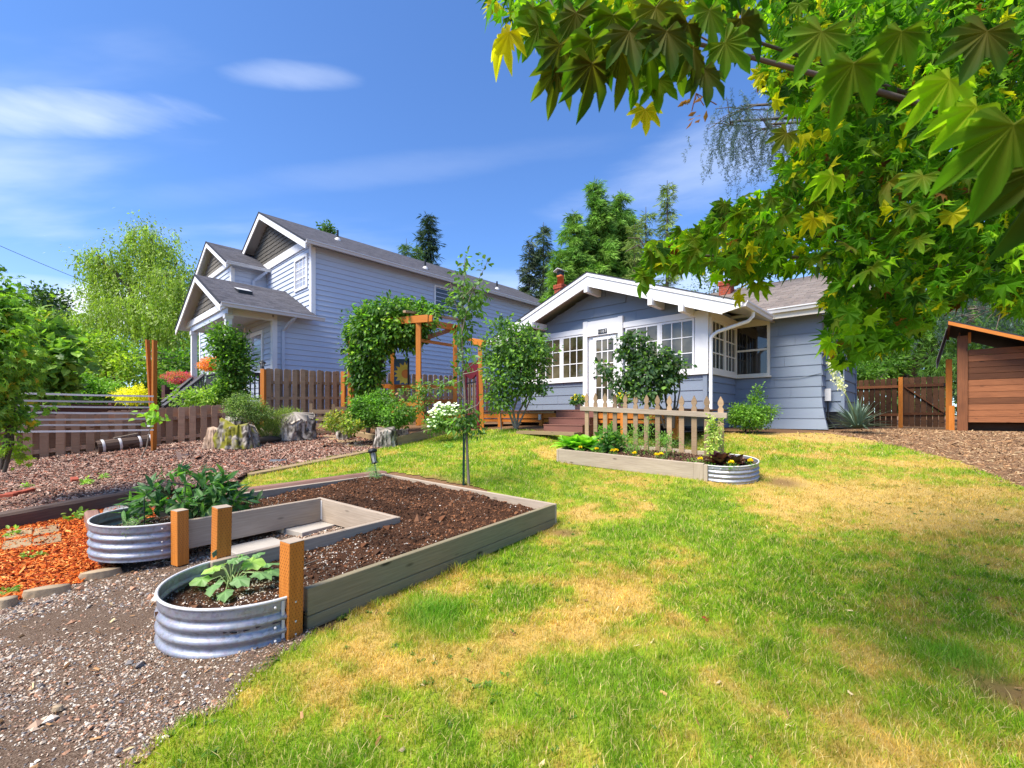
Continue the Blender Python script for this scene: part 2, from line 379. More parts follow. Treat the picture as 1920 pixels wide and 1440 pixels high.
def galv():
    m, nt, b, o = nodes('galvanised_steel'); p = geo_pos(nt)
    n = texn(nt, mapping(nt, p, (1, 1, 2.5)), 5, 5); n2 = texn(nt, p, 40, 3)
    c = mixc(nt, n.outputs[0], (0.23, 0.235, 0.27), (0.40, 0.41, 0.46)); c = mixc(nt, 0.25, c, n2.outputs['Color'], 'SOFT_LIGHT')
    st = ramp(nt, texn(nt, mapping(nt, p, (2, 2, 9)), 3, 5).outputs[0], [(0.60, (0, 0, 0)), (0.82, (0.7, 0.7, 0.7))])
    c = mixc(nt, st, c, (0.42, 0.33, 0.20))
    nt.links.new(c, b.inputs['Base Color']); vo = nt.nodes.new('ShaderNodeTexVoronoi'); vo.inputs['Scale'].default_value = 55; nt.links.new(p, vo.inputs['Vector']); bwv = nt.nodes.new('ShaderNodeRGBToBW'); nt.links.new(vo.outputs['Color'], bwv.inputs[0]); c = mixc(nt, 0.22, c, bwv.outputs[0], 'SOFT_LIGHT')
    sp = ramp(nt, texn(nt, mapping(nt, p, (4, 4, 6)), 5, 8, 0.7).outputs[0], [(0.54, (0, 0, 0)), (0.62, (0.55, 0.55, 0.55))]); c = mixc(nt, sp, c, (0.19, 0.15, 0.11))
    nt.links.new(c, b.inputs['Base Color']); setv(b, metal=0.5, rough=0.45); bump(nt, b, n2.outputs[0], 0.05, 0.002); return m
M_GALV = galv()
def glass(name, c1, c2, rough=0.04):
    m, nt, b, o = nodes(name); n = texn(nt, geo_pos(nt), 1.4, 3)
    nt.links.new(mixc(nt, ramp(nt, n.outputs[0], [(0.4, (0, 0, 0)), (0.62, (1, 1, 1))]), c1, c2), b.inputs['Base Color']); setv(b, rough=rough, spec=0.8)
    return m
M_GLASS = glass('dim_window_glass', (0.035, 0.030, 0.015), (0.15, 0.13, 0.075))
M_GLASS2 = glass('dark_window_glass', (0.008, 0.008, 0.009), (0.035, 0.032, 0.025))
M_GLASS3 = glass('bright_window_glass', (0.30, 0.33, 0.40), (0.45, 0.46, 0.52), 0.1)
def ground_mat(name, stops, scale, bstr=0.6, detail=8, attr=False):
    m, nt, b, o = nodes(name); p = geo_pos(nt); n = texn(nt, p, scale, detail, 0.7); n2 = texn(nt, p, scale * 6, 4, 0.7); big = texn(nt, p, 0.9, 4)
    h = mixc(nt, 0.5, n.outputs['Color'], n2.outputs['Color'])
    c = ramp(nt, n2.outputs[0], stops)
    if attr:
        a = nt.nodes.new('ShaderNodeAttribute'); a.attribute_name = 'col'; c = mixc(nt, 0.8, c, mixc(nt, 0.5, a.outputs['Color'], mixc(nt, n.outputs[0], (0.4, 0.4, 0.4), (1.5, 1.5, 1.5)), 'MULTIPLY'))
    c = mixc(nt, 0.4, c, mixc(nt, big.outputs[0], (0.45, 0.45, 0.45), (1, 1, 1)), 'MULTIPLY')
    nt.links.new(c, b.inputs['Base Color']); setv(b, rough=0.95, spec=0.1); bump(nt, b, h, bstr, 0.02); return m
M_GROUND = ground_mat('dry_earth', [(0.3, (0.10, 0.055, 0.028)), (0.55, (0.24, 0.135, 0.07)), (0.75, (0.36, 0.22, 0.12))], 9)
M_LAWN = ground_mat('lawn_soil', [(0.3, (0.16, 0.14, 0.04)), (0.7, (0.42, 0.32, 0.12))], 14, attr=True)
M_GRAVEL = ground_mat('gravel_base', [(0.32, (0.04, 0.025, 0.017)), (0.5, (0.13, 0.085, 0.058)), (0.68, (0.30, 0.23, 0.17))], 26)
M_BARKG = ground_mat('bark_mulch_base', [(0.32, (0.05, 0.028, 0.02)), (0.55, (0.17, 0.095, 0.065)), (0.72, (0.34, 0.22, 0.16))], 18)
M_OMULCH = ground_mat('orange_mulch_base', [(0.3, (0.16, 0.025, 0.004)), (0.6, (0.45, 0.085, 0.012)), (0.75, (0.6, 0.16, 0.03))], 20)
M_SOIL = ground_mat('dark_soil', [(0.3, (0.018, 0.009, 0.005)), (0.55, (0.075, 0.036, 0.02)), (0.75, (0.16, 0.08, 0.045))], 30, 0.9)

# ---------------------------------------------------------------- terrain
CTRL = [(960, 1358, 1.845), (0, 1358, 1.845), (1920, 1358, 1.83), (571, 1187, 2.55), (1041, 986, 5.03), (1319, 902, 6.40), (1047, 867, 8.20),
        (1400, 1100, 3.30), (1900, 1100, 3.20), (0, 1150, 2.95), (50, 1060, 3.85), (714, 902, 6.60), (0, 992, 5.0), (240, 947, 5.93),
        (690, 848, 9.5), (465, 890, 7.8), (120, 905, 7.1), (0, 868, 9.45), (130, 853, 10.2), (350, 829, 11.8), (425, 822, 12.45), (495, 811, 13.1),
        (960, 840, 9.0), (1022, 809, 10.0), (905, 806, 11.4), (1545, 806, 11.0), (1327, 809, 10.6), (1700, 801, 17.0), (1800, 807, 10.8), (1920, 812, 9.3),
        (1600, 850, 7.9), (1900, 900, 5.75), (1200, 960, 5.3), (620, 838, 10.5), (600, 812, 13.4), (872, 912, 6.2), (1480, 960, 5.2), (300, 1010, 4.6), (730, 836, 10.6)]
XYZ = [tuple(P(*c)) for c in CTRL] + [(-4, -3, 0.0), (0, -3, 0.0), (4, -3, 0), (-14, 0, 0.1), (14, 0, 0.5), (-30, -30, 0), (30, -30, 0.2), (-30, 10, 0.4), (30, 15, 0.9),
      (-18, 22, 0.9), (0, 22, 1.0), (14, 22, 0.9), (-40, 60, 1.2), (0, 60, 1.2), (40, 60, 1.2), (-9, 17, 0.95), (3, 16, 0.95), (8, 14, 0.93)]
XYZ = np.array(XYZ)
def _tps(A, B):
    r2 = ((A[:, None, :2] - B[None, :, :2]) ** 2).sum(-1); return np.where(r2 > 1e-12, r2 * np.log(r2 + 1e-12), 0) * 0.5
_n = len(XYZ); _K = _tps(XYZ, XYZ) + np.eye(_n) * 0.08; _Q = np.c_[np.ones(_n), XYZ[:, :2]]
_A = np.block([[_K, _Q], [_Q.T, np.zeros((3, 3))]]); _W = np.linalg.solve(_A, np.r_[XYZ[:, 2], np.zeros(3)])
def gz(x, y):
    x = np.atleast_1d(np.asarray(x, float)); y = np.atleast_1d(np.asarray(y, float)); sh = x.shape
    Q = np.c_[np.clip(x.ravel(), -45, 45), np.clip(y.ravel(), -35, 65)]; out = np.empty(len(Q))
    for i in range(0, len(Q), 50000):
        q = Q[i:i + 50000]; out[i:i + 50000] = _tps(q, XYZ) @ _W[:_n] + _W[_n] + q @ _W[_n + 1:]
    return out.reshape(sh)
def g1(x, y): return float(gz(x, y)[0])
def gp(px, py):
    """the point of the ground seen at a photo pixel"""
    Ds = np.geomspace(1.2, 30, 500); z = CZ + (HZ - py) / F * Ds; g = gz((px - 960) / F * Ds, Ds)
    k = np.where(z < g)[0]; D = Ds[k[0]] if len(k) else 30.0
    lo, hi = D / 1.01, D
    for _ in range(20):
        m = (lo + hi) / 2
        if CZ + (HZ - py) / F * m < g1((px - 960) / F * m, m): hi = m
        else: lo = m
    return np.array([(px - 960) / F * hi, hi, g1((px - 960) / F * hi, hi)])
def pixpoly(pts): return np.array([gp(*p)[:2] for p in pts])
def inpoly(x, y, poly):
    r = np.zeros(x.shape, bool); n = len(poly); j = n - 1
    for i in range(n):
        xi, yi = poly[i]; xj, yj = poly[j]
        c = ((yi > y) != (yj > y)) & (x < (xj - xi) * (y - yi) / (yj - yi + 1e-12) + xi); r ^= c; j = i
    return r
def sheet(name, poly, step, mat, dz, col=None, wob=0.06, relief=0.0, kind='structure', **kw):
    x0, y0 = poly.min(0) - 0.1; x1, y1 = poly.max(0) + 0.1
    nx = int((x1 - x0) / step) + 2; ny = int((y1 - y0) / step) + 2
    X, Y = np.meshgrid(np.linspace(x0, x1, nx), np.linspace(y0, y1, ny))
    Z = gz(X, Y) + dz + (relief * (fbm(X * 6, Y * 6, 0, 3) - 0.5) if relief else 0)
    cx = (X[:-1, :-1] + X[1:, 1:]) / 2; cy = (Y[:-1, :-1] + Y[1:, 1:]) / 2
    w = wob * (fbm(cx * 5, cy * 5, 0, 9) - 0.5) * 2; w2 = wob * (fbm(cx * 5, cy * 5, 0, 19) - 0.5) * 2
    keep = inpoly(cx + w, cy + w2, poly)
    idx = np.arange(nx * ny).reshape(ny, nx)
    q = np.stack([idx[:-1, :-1], idx[:-1, 1:], idx[1:, 1:], idx[1:, :-1]], -1)[keep]
    V = np.stack([X.ravel(), Y.ravel(), Z.ravel()], 1); used = np.unique(q); re = -np.ones(len(V), int); re[used] = np.arange(len(used))
    V = V[used]; q = re[q]; c = col(V[:, 0], V[:, 1]) if col else None
    return np_obj(name, V, q, mat, None, col=c, smooth=True, kind=kind, **kw)
def ground():
    t = np.linspace(-1, 1, 201); ax = np.sinh(t * 5.2) / math.sinh(5.2) * 600
    X, Y = np.meshgrid(ax, ax + 6); Z = gz(X, Y) - 0.004
    n = len(ax); idx = np.arange(n * n).reshape(n, n); q = np.stack([idx[:-1, :-1], idx[:-1, 1:], idx[1:, 1:], idx[1:, :-1]], -1).reshape(-1, 4)
    np_obj('ground', np.stack([X.ravel(), Y.ravel(), Z.ravel()], 1), q, M_GROUND, smooth=True, kind='structure')
ground()
# regions of the yard
GREEN = [(1000, 900, 120, 50), (1250, 930, 160, 26), (900, 830, 70, 25), (1250, 1020, 150, 60), (1500, 1080, 260, 70), (800, 1165, 95, 62), (1480, 1200, 200, 70),
         (1700, 1180, 260, 90), (560, 900, 130, 30), (1150, 1290, 160, 60), (1820, 1290, 120, 60), (480, 1245, 60, 22), (1500, 870, 90, 14), (750, 840, 100, 22), (1250, 1310, 220, 60), (1050, 1330, 80, 30)]
BROWN = [(1700, 960, 230, 70), (1600, 925, 220, 34), (1820, 985, 160, 60), (1680, 945, 160, 40), (1150, 1115, 70, 30), (1150, 1120, 90, 40), (1080, 1175, 110, 45), (640, 1270, 170, 45), (1060, 850, 60, 16), (1560, 915, 110, 26), (1100, 960, 60, 22), (1500, 830, 160, 20), (900, 1090, 90, 30), (1040, 1000, 60, 24), (1870, 1050, 120, 30)]
_gb = []
for lst, s in ((GREEN, 1), (BROWN, -1)):
    for (px, py, sx, sy) in lst:
        c = gp(px, py); a = gp(px + sx, py); b_ = gp(px, py - sy); d = gp(px, min(py + sy, 1430))
        _gb.append((c[0], (b_[1] + d[1]) / 2, np.linalg.norm(a[:2] - c[:2]), (b_[1] - d[1]) / 2 + 0.05, s))
def greenness(x, y):
    g = 0.54 + (fbm(x * 1.3, y * 1.3, 0, 5, 5) - 0.5) * 1.2 + (fbm(x * 5, y * 5, 0, 6, 3) - 0.5) * 1.0 + (fbm(x * 17, y * 17, 0, 61, 2) - 0.5) * 0.6
    for (cx, cy, sx, sy, s) in _gb:
        g = g + s * 0.24 * np.exp(-(((x - cx) / sx) ** 2 + ((y - cy) / sy) ** 2))
    g = g - 0.6 * np.clip((x * 0.55 + y * 0.62 - 8.6) / 2.0, 0, 1) * (x > 2)      # dry towards the gate
    return np.clip(g, 0, 1)
C_G = np.array((0.14, 0.27, 0.010)); C_G2 = np.array((0.30, 0.39, 0.022)); C_Y = np.array((0.54, 0.41, 0.075)); C_T = np.array((0.60, 0.40, 0.12)); C_B = np.array((0.20, 0.11, 0.05))
_bc = {}
def lawncol(x, y, j=0.0):
    g = np.clip(greenness(x, y) + j, 0, 1)[:, None]
    a = np.where(g > 0.62, C_G2 + (C_G - C_G2) * (g - 0.62) / 0.38, np.where(g > 0.4, C_Y * 0.82 + (C_G2 - C_Y * 0.82) * (g - 0.4) / 0.22, C_T + (C_Y * 0.82 - C_T) * g / 0.4))
    for (px, py, r) in ((1890, 1300, .16), (800, 902, .36), (850, 912, .26), (1060, 1000, .16), (1465, 905, .24)):
        if (px, py) not in _bc: _bc[(px, py)] = gp(px, py)
        c = _bc[(px, py)]; k = np.exp(-(((x - c[0]) ** 2 + (y - c[1]) ** 2) / (r * r)) ** 1.5)[:, None] * .85; a = a * (1 - k) + np.array((.17, .085, .045)) * k
    return a
# ---------------------------------------------------------------- surfaces of the yard
LAWN_P = pixpoly([(140, 1520), (330, 1360), (400, 1340), (480, 1255), (545, 1222), (575, 1195), (800, 1080), (1043, 985), (1036, 950), (850, 905), (745, 885), (560, 905), (462, 925), (455, 905), (470, 888),
                  (580, 866), (690, 846), (740, 836), (850, 812), (905, 807), (1020, 810), (1100, 812), (1360, 812), (1540, 812), (1640, 826), (1780, 862), (1940, 925), (2100, 960), (2300, 1520)])

GRAVEL_P = np.vstack([pixpoly([(-400, 1560), (150, 1560), (340, 1358), (420, 1340), (500, 1250), (560, 1215), (700, 1050), (720, 960), (620, 925), (380, 960), (240, 990), (225, 1075), (140, 1097), (0, 1142), (-300, 1230)])])
BARK_P = pixpoly([(-250, 880), (-60, 872), (0, 866), (130, 852), (350, 828), (430, 820), (500, 810), (610, 806), (680, 818), (735, 836), (690, 847), (580, 868), (465, 888), (445, 905), (440, 920), (250, 946), (120, 966), (0, 990), (-300, 1060)])
ORANGE_P = pixpoly([(-300, 1062), (0, 993), (120, 968), (240, 947), (330, 930), (320, 960), (240, 1000), (215, 1068), (145, 1098), (0, 1142), (-300, 1230)])
B1O = P(571, 1187, 2.55); e1 = nrm(P(1041, 986, 5.03)[:2] - B1O[:2]); e1 = np.array((e1[0], e1[1], 0)); e2 = np.array((-e1[1], e1[0], 0.05))
BED1 = Fr((B1O[0], B1O[1], 0.035), e1, e2)
B2O = P(1319, 902, 6.40); f1 = nrm(P(1047, 867, 8.2)[:2] - B2O[:2]); f1 = np.array((f1[0], f1[1], 0.03)); f2 = np.array((-f1[1], f1[0], 0.10)) * -1
if f2[1] < 0: f2 = -f2
f2[2] = 0.13
BED2 = Fr((B2O[0], B2O[1], 0.335), f1, f2)
BED1_P = np.array([BED1.p(s, t)[:2] for s, t in ((0, 0), (2.97, 0), (2.97, 2.85), (0, 2.85))])
BED2_P = np.array([BED2.p(s, t)[:2] for s, t in ((-0.45, 0.1), (0, 0), (2.59, 0), (2.59, 0.85), (0, 0.85), (-0.45, 0.7))])
TIMB = [BED1.p(-2.4, 3.95), None]
TL0, TL1 = P(-60, 1003, 4.75), P(262, 941, 6.1)
def bark_dz(x, y):
    d = nrm(TL1[:2] - TL0[:2]); n = np.array((-d[1], d[0])); s = (x - TL0[0]) * n[0] + (y - TL0[1]) * n[1]
    l = (x - TL0[0]) * d[0] + (y - TL0[1]) * d[1]
    return 0.012 + 0.14 * np.exp(-(np.clip(s, 0, 9) / 1.5) ** 2) * np.clip(1 - (l - 1.6) / 2.2, 0, 1)
def gzb(x, y): return gz(x, y) + bark_dz(np.asarray(x), np.asarray(y))
sheet('lawn', LAWN_P, 0.05, M_LAWN, 0.006, col=lawncol, wob=0.15)
sheet('gravel_path', GRAVEL_P, 0.05, M_GRAVEL, 0.012, relief=0.015)
sheet('orange_mulch_bed', ORANGE_P, 0.05, M_OMULCH, 0.014, relief=0.02)
def bark_sheet():
    o = sheet('bark_mulch_bed', BARK_P, 0.06, M_BARKG, 0.0, relief=0.02)
    me = o.data; n = len(me.vertices); c = np.empty(n * 3, np.float32); me.vertices.foreach_get('co', c); c = c.reshape(-1, 3)
    c[:, 2] += bark_dz(c[:, 0], c[:, 1]); me.vertices.foreach_set('co', c.ravel()); me.update()
bark_sheet()

# ---------------------------------------------------------------- frames of the two houses
u1 = np.array((.684, .7294, 0)); u2 = np.array((-.7294, .684, 0))
PA = np.array((-7.25, 16.5, 0.0)); PB = np.array((4.685, 10.89, 0.0)); PM = PB + 1.99 * u1
def onp(O, d, px, py):
    r = (px - 960) / F; s = (r * O[1] - O[0]) / (d[0] - r * d[1]); D = O[1] + s * d[1]
    return s, CZ + (HZ - py) / F * D
def lap(parent, fr, a0, a1, z0, z1, step, mat, name='siding_board', clip=None, proud=0.024, split=0):
    """lap boards: fr.ex along the wall, fr.ey outwards; clip(z)->(a0,a1)"""
    z = z0; k = 0
    while z < z1 - 0.02:
        t = min(z + step, z1); b0, b1 = (clip(z, t) if clip else (a0, a1))
        if b1 - b0 > 0.05:
            segs = [(b0, b1)]
            if split and b1 - b0 > split:
                c = b0 + (b1 - b0) * (0.25 + 0.5 * ((k * 0.618) % 1)); segs = [(b0, c - 0.003), (c + 0.003, b1)]
            for (p, q) in segs:
                MB().prism(fr, [(0.0, z + .004), (proud + 0.006, z + .004), (0.002, t), (0.0, t)], p, q, 'x').build(name, mat, parent)
        z = t; k += 1
def framed(parent, fr, a0, a1, z0, z1, w, mat, name='window', depth=0.05, glass=M_GLASS, cols=1, rows=1, mw=0.02, mids=(), sill=0.0, y0=0.0):
    """window: casing with pane and glazing bars; fr.ex along, fr.ey out"""
    m = MB()
    m.box(fr, a0, a0 + w, y0, depth, z0, z1); m.box(fr, a1 - w, a1, y0, depth, z0, z1)
    m.box(fr, a0 + w, a1 - w, y0, depth, z1 - w, z1); m.box(fr, a0 + w, a1 - w, y0, depth, z0, z0 + w)
    if sill: m.box(fr, a0 - 0.03, a1 + 0.03, y0, depth + sill, z0 - 0.045, z0 - 0.002)
    win = m.build(name, mat, parent)
    g = MB(); g.box(fr, a0 + w, a1 - w, y0 + 0.001, y0 + depth * 0.35, z0 + w, z1 - w); g.build('pane', glass, win)
    b = MB(); A0, A1, Z0, Z1 = a0 + w, a1 - w, z0 + w, z1 - w; ym = y0 + depth * 0.35
    for i in range(1, cols): c = A0 + (A1 - A0) * i / cols; b.box(fr, c - mw / 2, c + mw / 2, ym, ym + 0.018, Z0, Z1)
    for i in range(1, rows): c = Z0 + (Z1 - Z0) * i / rows; b.box(fr, A0, A1, ym, ym + 0.0155, c - mw / 2, c + mw / 2)
    for c in mids: b.box(fr, c - w * 0.4, c + w * 0.4, ym, depth - 0.004, Z0, Z1)
    if b.v: b.build('glazing_bar', mat, win)
    return win
def slab(parent, fr, x0, x1, y0, z0, y1, z1, mat, th=0.05, name='roof'):
    """roof plane between (y0,z0) ridge and (y1,z1) eave, run along fr.ex"""
    t = MB(); t.prism(fr, [(y0, z0), (y1, z1), (y1, z1 - 0.012), (y0, z0 - 0.012)], x0, x1, 'x')
    r = t.build(name, mat, parent)
    s = MB(); s.prism(fr, [(y0, z0 - 0.013), (y1, z1 - 0.013), (y1, z1 - th), (y0, z0 - th)], x0 + 0.01, x1 - 0.01, 'x'); s.build('roof_underside', M_SOFFIT, r)
    return r
def rake(parent, fr, x, y0, z0, y1, z1, h, th, mat, name='rake_board'):
    d = math.hypot(y1 - y0, z1 - z0)
    MB().prism(fr, [(y0, z0 - 0.052), (y1, z1 - 0.052), (y1, z1 - 0.052 - h), (y0, z0 - 0.052 - h)], x, x + th, 'x').build(name, mat, parent)
def gutter(parent, fr, x0, x1, y, z, s, mat=M_GUTTER, d=0.12, name='gutter'):
    m = MB(); pr = [(y, z - 0.02), (y + s * d * 0.75, z - d), (y + s * d * 0.1, z - d)]
    pr = [(y, z - d), (y + s * d * 0.7, z - d), (y + s * d * 0.85, z - d * 0.45), (y + s * d * 1.05, z - d * 0.25), (y + s * d * 1.05, z), (y + s * d * 0.9, z), (y + s * d * 0.9, z - d * 0.2), (y + s * 0.01, z - d * 0.85), (y, z - d * 0.2)]
    m.prism(fr, pr, x0, x1, 'x'); return m.build(name, mat, parent)

# ---------------------------------------------------------------- the two storey house
def house_a():
    H = thing('two_story_house', PA, 'tall pale blue two storey lap sided house behind the fences', 'house')
    S = Fr(PA, u1, -u2)                 # side wall: x back along the wall, y out
    FR = Fr(PA, u2, -u1)                # front wall: x to the left, y out (towards the street)
    R = Fr(PA, u1, u2)                  # roofs: x along ridge (back), y across (left)
    base = 0.75; EZ = 7.46
    core = MB(); core.box(R, 0.0, 15.0, 0.0, 8.36, base, EZ); core.box(R, -1.31, 0, 0.0, 2.9, base, 4.75); core.box(R, -1.34, 0, 4.5, 9.4, base, EZ)
    core.add([R.p(0.005, 0, EZ), R.p(0.005, 8.36, EZ), R.p(0.005, 4.18, 9.66), R.p(15, 0, EZ), R.p(15, 8.36, EZ), R.p(15, 4.18, 9.66)], [(0, 2, 1), (3, 4, 5), (0, 3, 5, 2), (1, 2, 5, 4)])
    core.build('wall', M_SIDE_A, H)
    ex = 0.19
    lap(H, S, -1.31, 15, base, 4.93, ex, M_SIDE_A, split=6)
    lap(H, S, 0.0, 15, base + ex * 22, EZ, ex, M_SIDE_A, split=6)
    lap(H, FR, 0, 4.5, base + ex * 20, 7.5, ex, M_SIDE_A)
    F1 = Fr(PA - 1.31 * u1, u2, -u1)
    lap(H, F1, 0, 2.9, base, 4.7, ex, M_SIDE_A)
    FB = Fr(PA - 1.34 * u1, u2, -u1); lap(H, FB, 4.5, 9.4, base, 7.42, ex, M_SIDE_A)
    SB = Fr(PA + 4.5 * u2, u1, -u2); lap(H, SB, -1.34, 0, base + ex * 20, 7.35, ex, M_SIDE_A)
    # corner and band boards
    def tr(fr, a0, a1, y0, y1, z0, z1, name='corner_board', mat=M_WHITE): return MB().box(fr, a0, a1, y0, y1, z0, z1).build(name, mat, H)
    tr(S, 0.0, 0.11, 0.0, 0.05, 4.85, 7.38); tr(FR, -0.05, 0.12, 0.0, 0.05, 4.85, 7.5)
    tr(F1, -0.05, 0.13, 0.0, 0.05, base, 4.62); tr(S, -1.31, -1.2, 0.0, 0.045, base, 4.75)
    tr(F1, 2.80, 2.95, 0, 0.05, base, 4.62); tr(FB, 4.42, 4.62, 0, 0.05, 4.9, 7.35); tr(SB, -1.34, -1.25, 0, 0.05, 4.9, 7.3)
    tr(FB, 9.3, 9.45, 0, 0.05, base, 7.35)
    def band(fr, pts): return MB().prism(fr, pts, 0.018, 0.07, 'y').build('band_board', M_WHITE, H)
    band(FR, [(-.22, 7.47), (5.0, 7.47), (5.0, 7.78), (.30, 7.78)]); band(FB, [(4.20, 7.42), (9.75, 7.42), (9.35, 7.62), (4.60, 7.62)])
    # gable shingles, in courses
    def shingles(fr, yc, hw, z0, zr, slope, y_out):
        g = MB(); st = 0.17; z = z0; k = 0; rr = random.Random(3)
        while z < zr:
            half = (zr - z) / slope
            a = yc - half
            while a < yc + half:
                w = rr.uniform(0.1, 0.2); b = min(a + w, yc + half); d = rr.uniform(-0.012, 0.012); o_ = rr.uniform(0, 0.008)
                h1 = min(st, max(0.02, (zr - z) - abs((a + b) / 2 - yc) * slope))
                g.prism(Fr(fr.o, fr.ex, fr.ey), [(y_out, z + d), (y_out + 0.022 + o_, z + d), (y_out + 0.006, z + h1), (y_out, z + h1)], a + 0.004, b, 'x')
                a = b
            z += st
        g.build('gable_shingle', M_CEDAR_SH, H, kind='stuff')
    shingles(FR, 4.18, 4.2, 7.80, 9.55, 0.52, 0.02)
    shingles(FB, 6.98, 2.6, 7.66, 8.72, 0.53, 0.02)
    # roofs
    def gable(x0, x1, yc, hw, zr, ze, rk=0.24):
        for s in (-1, 1):
            slab(H, R, x0, x1, yc, zr, yc + s * hw, ze, M_ROOF_A, 0.05)
            rake(H, R, x0 - 0.03, yc, zr, yc + s * hw, ze, rk, 0.035, M_WHITE)
            MB().prism(R, [(yc, zr + 0.012), (yc + s * hw, ze + 0.012), (yc + s * hw, ze - 0.045), (yc, zr - 0.045)], x0 - 0.05, x0 - 0.001, 'x').build('drip_edge', M_ROOFEDGE, H)
    gable(-0.4, 15.4, 4.18, 4.63, 9.79, 7.40); gutter(H, R, -0.42, 15.4, -0.45, 7.42, -1)
    gable(-1.64, 0.6, 6.98, 2.92, 8.94, 7.40, 0.2); gutter(H, R, -1.66, -0.01, 4.07, 7.42, -1, d=0.11)
    # bay roof runs back into the big roof: it just dies into it
    gable(-3.03, 0.0, 2.39, 3.04, 6.20, 4.70, 0.2); gutter(H, R, -3.05, 0.14, -0.65, 4.72, -1, d=0.13)
    shingles(Fr(PA - 2.7 * u1, u2, -u1), 2.2, 2.3, 4.98, 6.05, 0.50, 0.02)
    PF = Fr(PA - 2.7 * u1, u2, -u1)
    band(PF, [(-.5, 4.70), (5.2, 4.70), (4.85, 4.92), (-.12, 4.92)]); MB().box(PF, -0.15, 4.7, -0.12, 0.016, 4.5, 4.85).build('porch_beam', M_SIDE_A, H)
    pc = MB(); pc.box(R, -2.7, -0.0, -0.05, 4.9, 4.70, 4.73); pc.build('porch_ceiling', M_SOFFIT, H)
    MB().box(R, -2.65, -1.35, -0.02, 0.10, 4.5, 4.70).build('porch_beam', M_WHITE, H)
    for v in (0.07, 4.44):
        p = MB().box(R, -2.74, -2.56, v - 0.09, v + 0.09, 1.75 if v > 1 else 1.6, 4.5).build('porch_post', M_WHITE, H)
        MB().box(R, -2.77, -2.53, v - 0.12, v + 0.12, 4.38, 4.52).build('post_cap', M_WHITE, p)
    # roof vents
    def pipe(px, py, z0=None):
        # on right slope of the main roof
        best = None
        for s in np.linspace(0, 15, 600):
            for y in (1.2, 1.6, 2.0, 2.4, 2.8, 3.2):
                q = R.p(s, y, 9.79 - (4.18 - y) * 0.516); X = 960 + q[0] / q[1] * F; Y = HZ - (q[2] - CZ) / q[1] * F
                d = (X - px) ** 2 + (Y - py) ** 2
                if best is None or d < best[0]: best = (d, q)
        q = best[1]; m = MB(); m.lathe(q, [(0.14, -0.08), (0.13, 0.03), (0.05, 0.10)], 10); m.build('vent_flashing', M_GUTTER, H)
        MB().tube([q, q + (0, 0, 0.42)], 0.045, 8).build('vent_pipe', M_BLACK, H)
    pipe(633, 449); pipe(797, 505); pipe(932, 542)
    q = R.p(-1.9, 1.1, 6.20 - 1.29 * 0.493)
    v = MB(); v.prism(Fr(q, u1, u2), [(-0.2, -0.1), (0.22, 0.10), (0.22, 0.17), (-0.2, 0.02)], -0.22, 0.22, 'x'); v.build('roof_vent', M_BLACK, H)
    MB().prism(Fr(q, u1, u2), [(-0.2, 0.022), (0.22, 0.172), (0.22, 0.182), (-0.2, 0.032)], -0.24, 0.2, 'x').build('vent_lid', M_GUTTER, H)
    # windows
    framed(H, FR, 0.30, 1.45, 5.98, 7.22, 0.09, M_WHITE, depth=0.07, glass=M_GLASS3, cols=3, rows=3, mw=0.03)
    framed(H, F1, 0.88, 2.14, 2.70, 4.30, 0.13, M_WHITE, depth=0.07, glass=M_GLASS3)
    w = framed(H, S, 5.45, 7.25, 5.75, 7.15, 0.07, M_WHITE, depth=0.07, glass=M_GLASS2, mids=(6.33,))
    framed(H, FB, 5.3, 6.3, 5.2, 6.6, 0.1, M_WHITE, depth=0.06, glass=M_GLASS3, cols=2, rows=2)
    framed(H, FB, 6.4, 9.1, 1.3, 3.9, 0.16, M_WHITE, name='garage_door', depth=0.07, glass=M_SIDE_A, cols=1, rows=4, mw=0.05)
    # downspouts
    a = R.p(-1.75, -0.70, 4.60); b = R.p(-1.42, -0.03, 4.35); c = R.p(-1.05, -0.05, 4.25)
    m = MB(); a = R.p(-0.85, -0.70, 4.6); b = S.p(-1.02, 0.06, 4.2); m.beam(a, b, 0.08, 0.08); m.box(S, -1.07, -0.97, 0.02, 0.1, 0.9, 4.22); m.build('downspout', M_SIDE_A, H)
    m = MB(); m.beam(R.p(-0.18, 4.02, 7.3), SB.p(-0.55, 0.06, 6.9), 0.08, 0.08); m.box(SB, -0.6, -0.5, 0.02, 0.1, 5.2, 6.92); m.build('downspout', M_SIDE_A, H)
    # porch deck, rail
    MB().box(R, -2.9, -0.02, 0.0, 4.6, 1.55, 1.72).build('porch_floor', M_DGREY, H)
    def rail(a, b, z0, h=0.95):
        a = np.array(a, float); b = np.array(b, float); n = max(2, int(np.linalg.norm(b - a) / 0.13)); m = MB()
        m.beam(a + (0, 0, h), b + (0, 0, h), 0.13, 0.04); m.beam(a + (0, 0, h - 0.06), b + (0, 0, h - 0.06), 0.04, 0.07); m.beam(a + (0, 0, 0.1), b + (0, 0, 0.1), 0.04, 0.07)
        r = m.build('porch_rail', M_DGREY, H)
        for i in range(n + 1):
            q = a + (b - a) * i / n; MB().beam(q + (0, 0, 0.08), q + (0, 0, h - 0.03), 0.035, 0.035, (1, 0, 0)).build('baluster', M_DGREY, r)
    rail(R.p(-2.72, 0.2, 1.72), R.p(-2.72, 2.3, 1.72), 0); rail(R.p(-2.72, -0.02, 1.72), R.p(-1.35, -0.02, 1.72), 0)
    for y in (2.6, 4.3):
        a = P(304 if y > 4 else 306, 757 if y > 4 else 764, 16.2 if y > 4 else 14.6); rail(a - (0, 0, 0.9), R.p(-2.75, y, 1.78), 0)
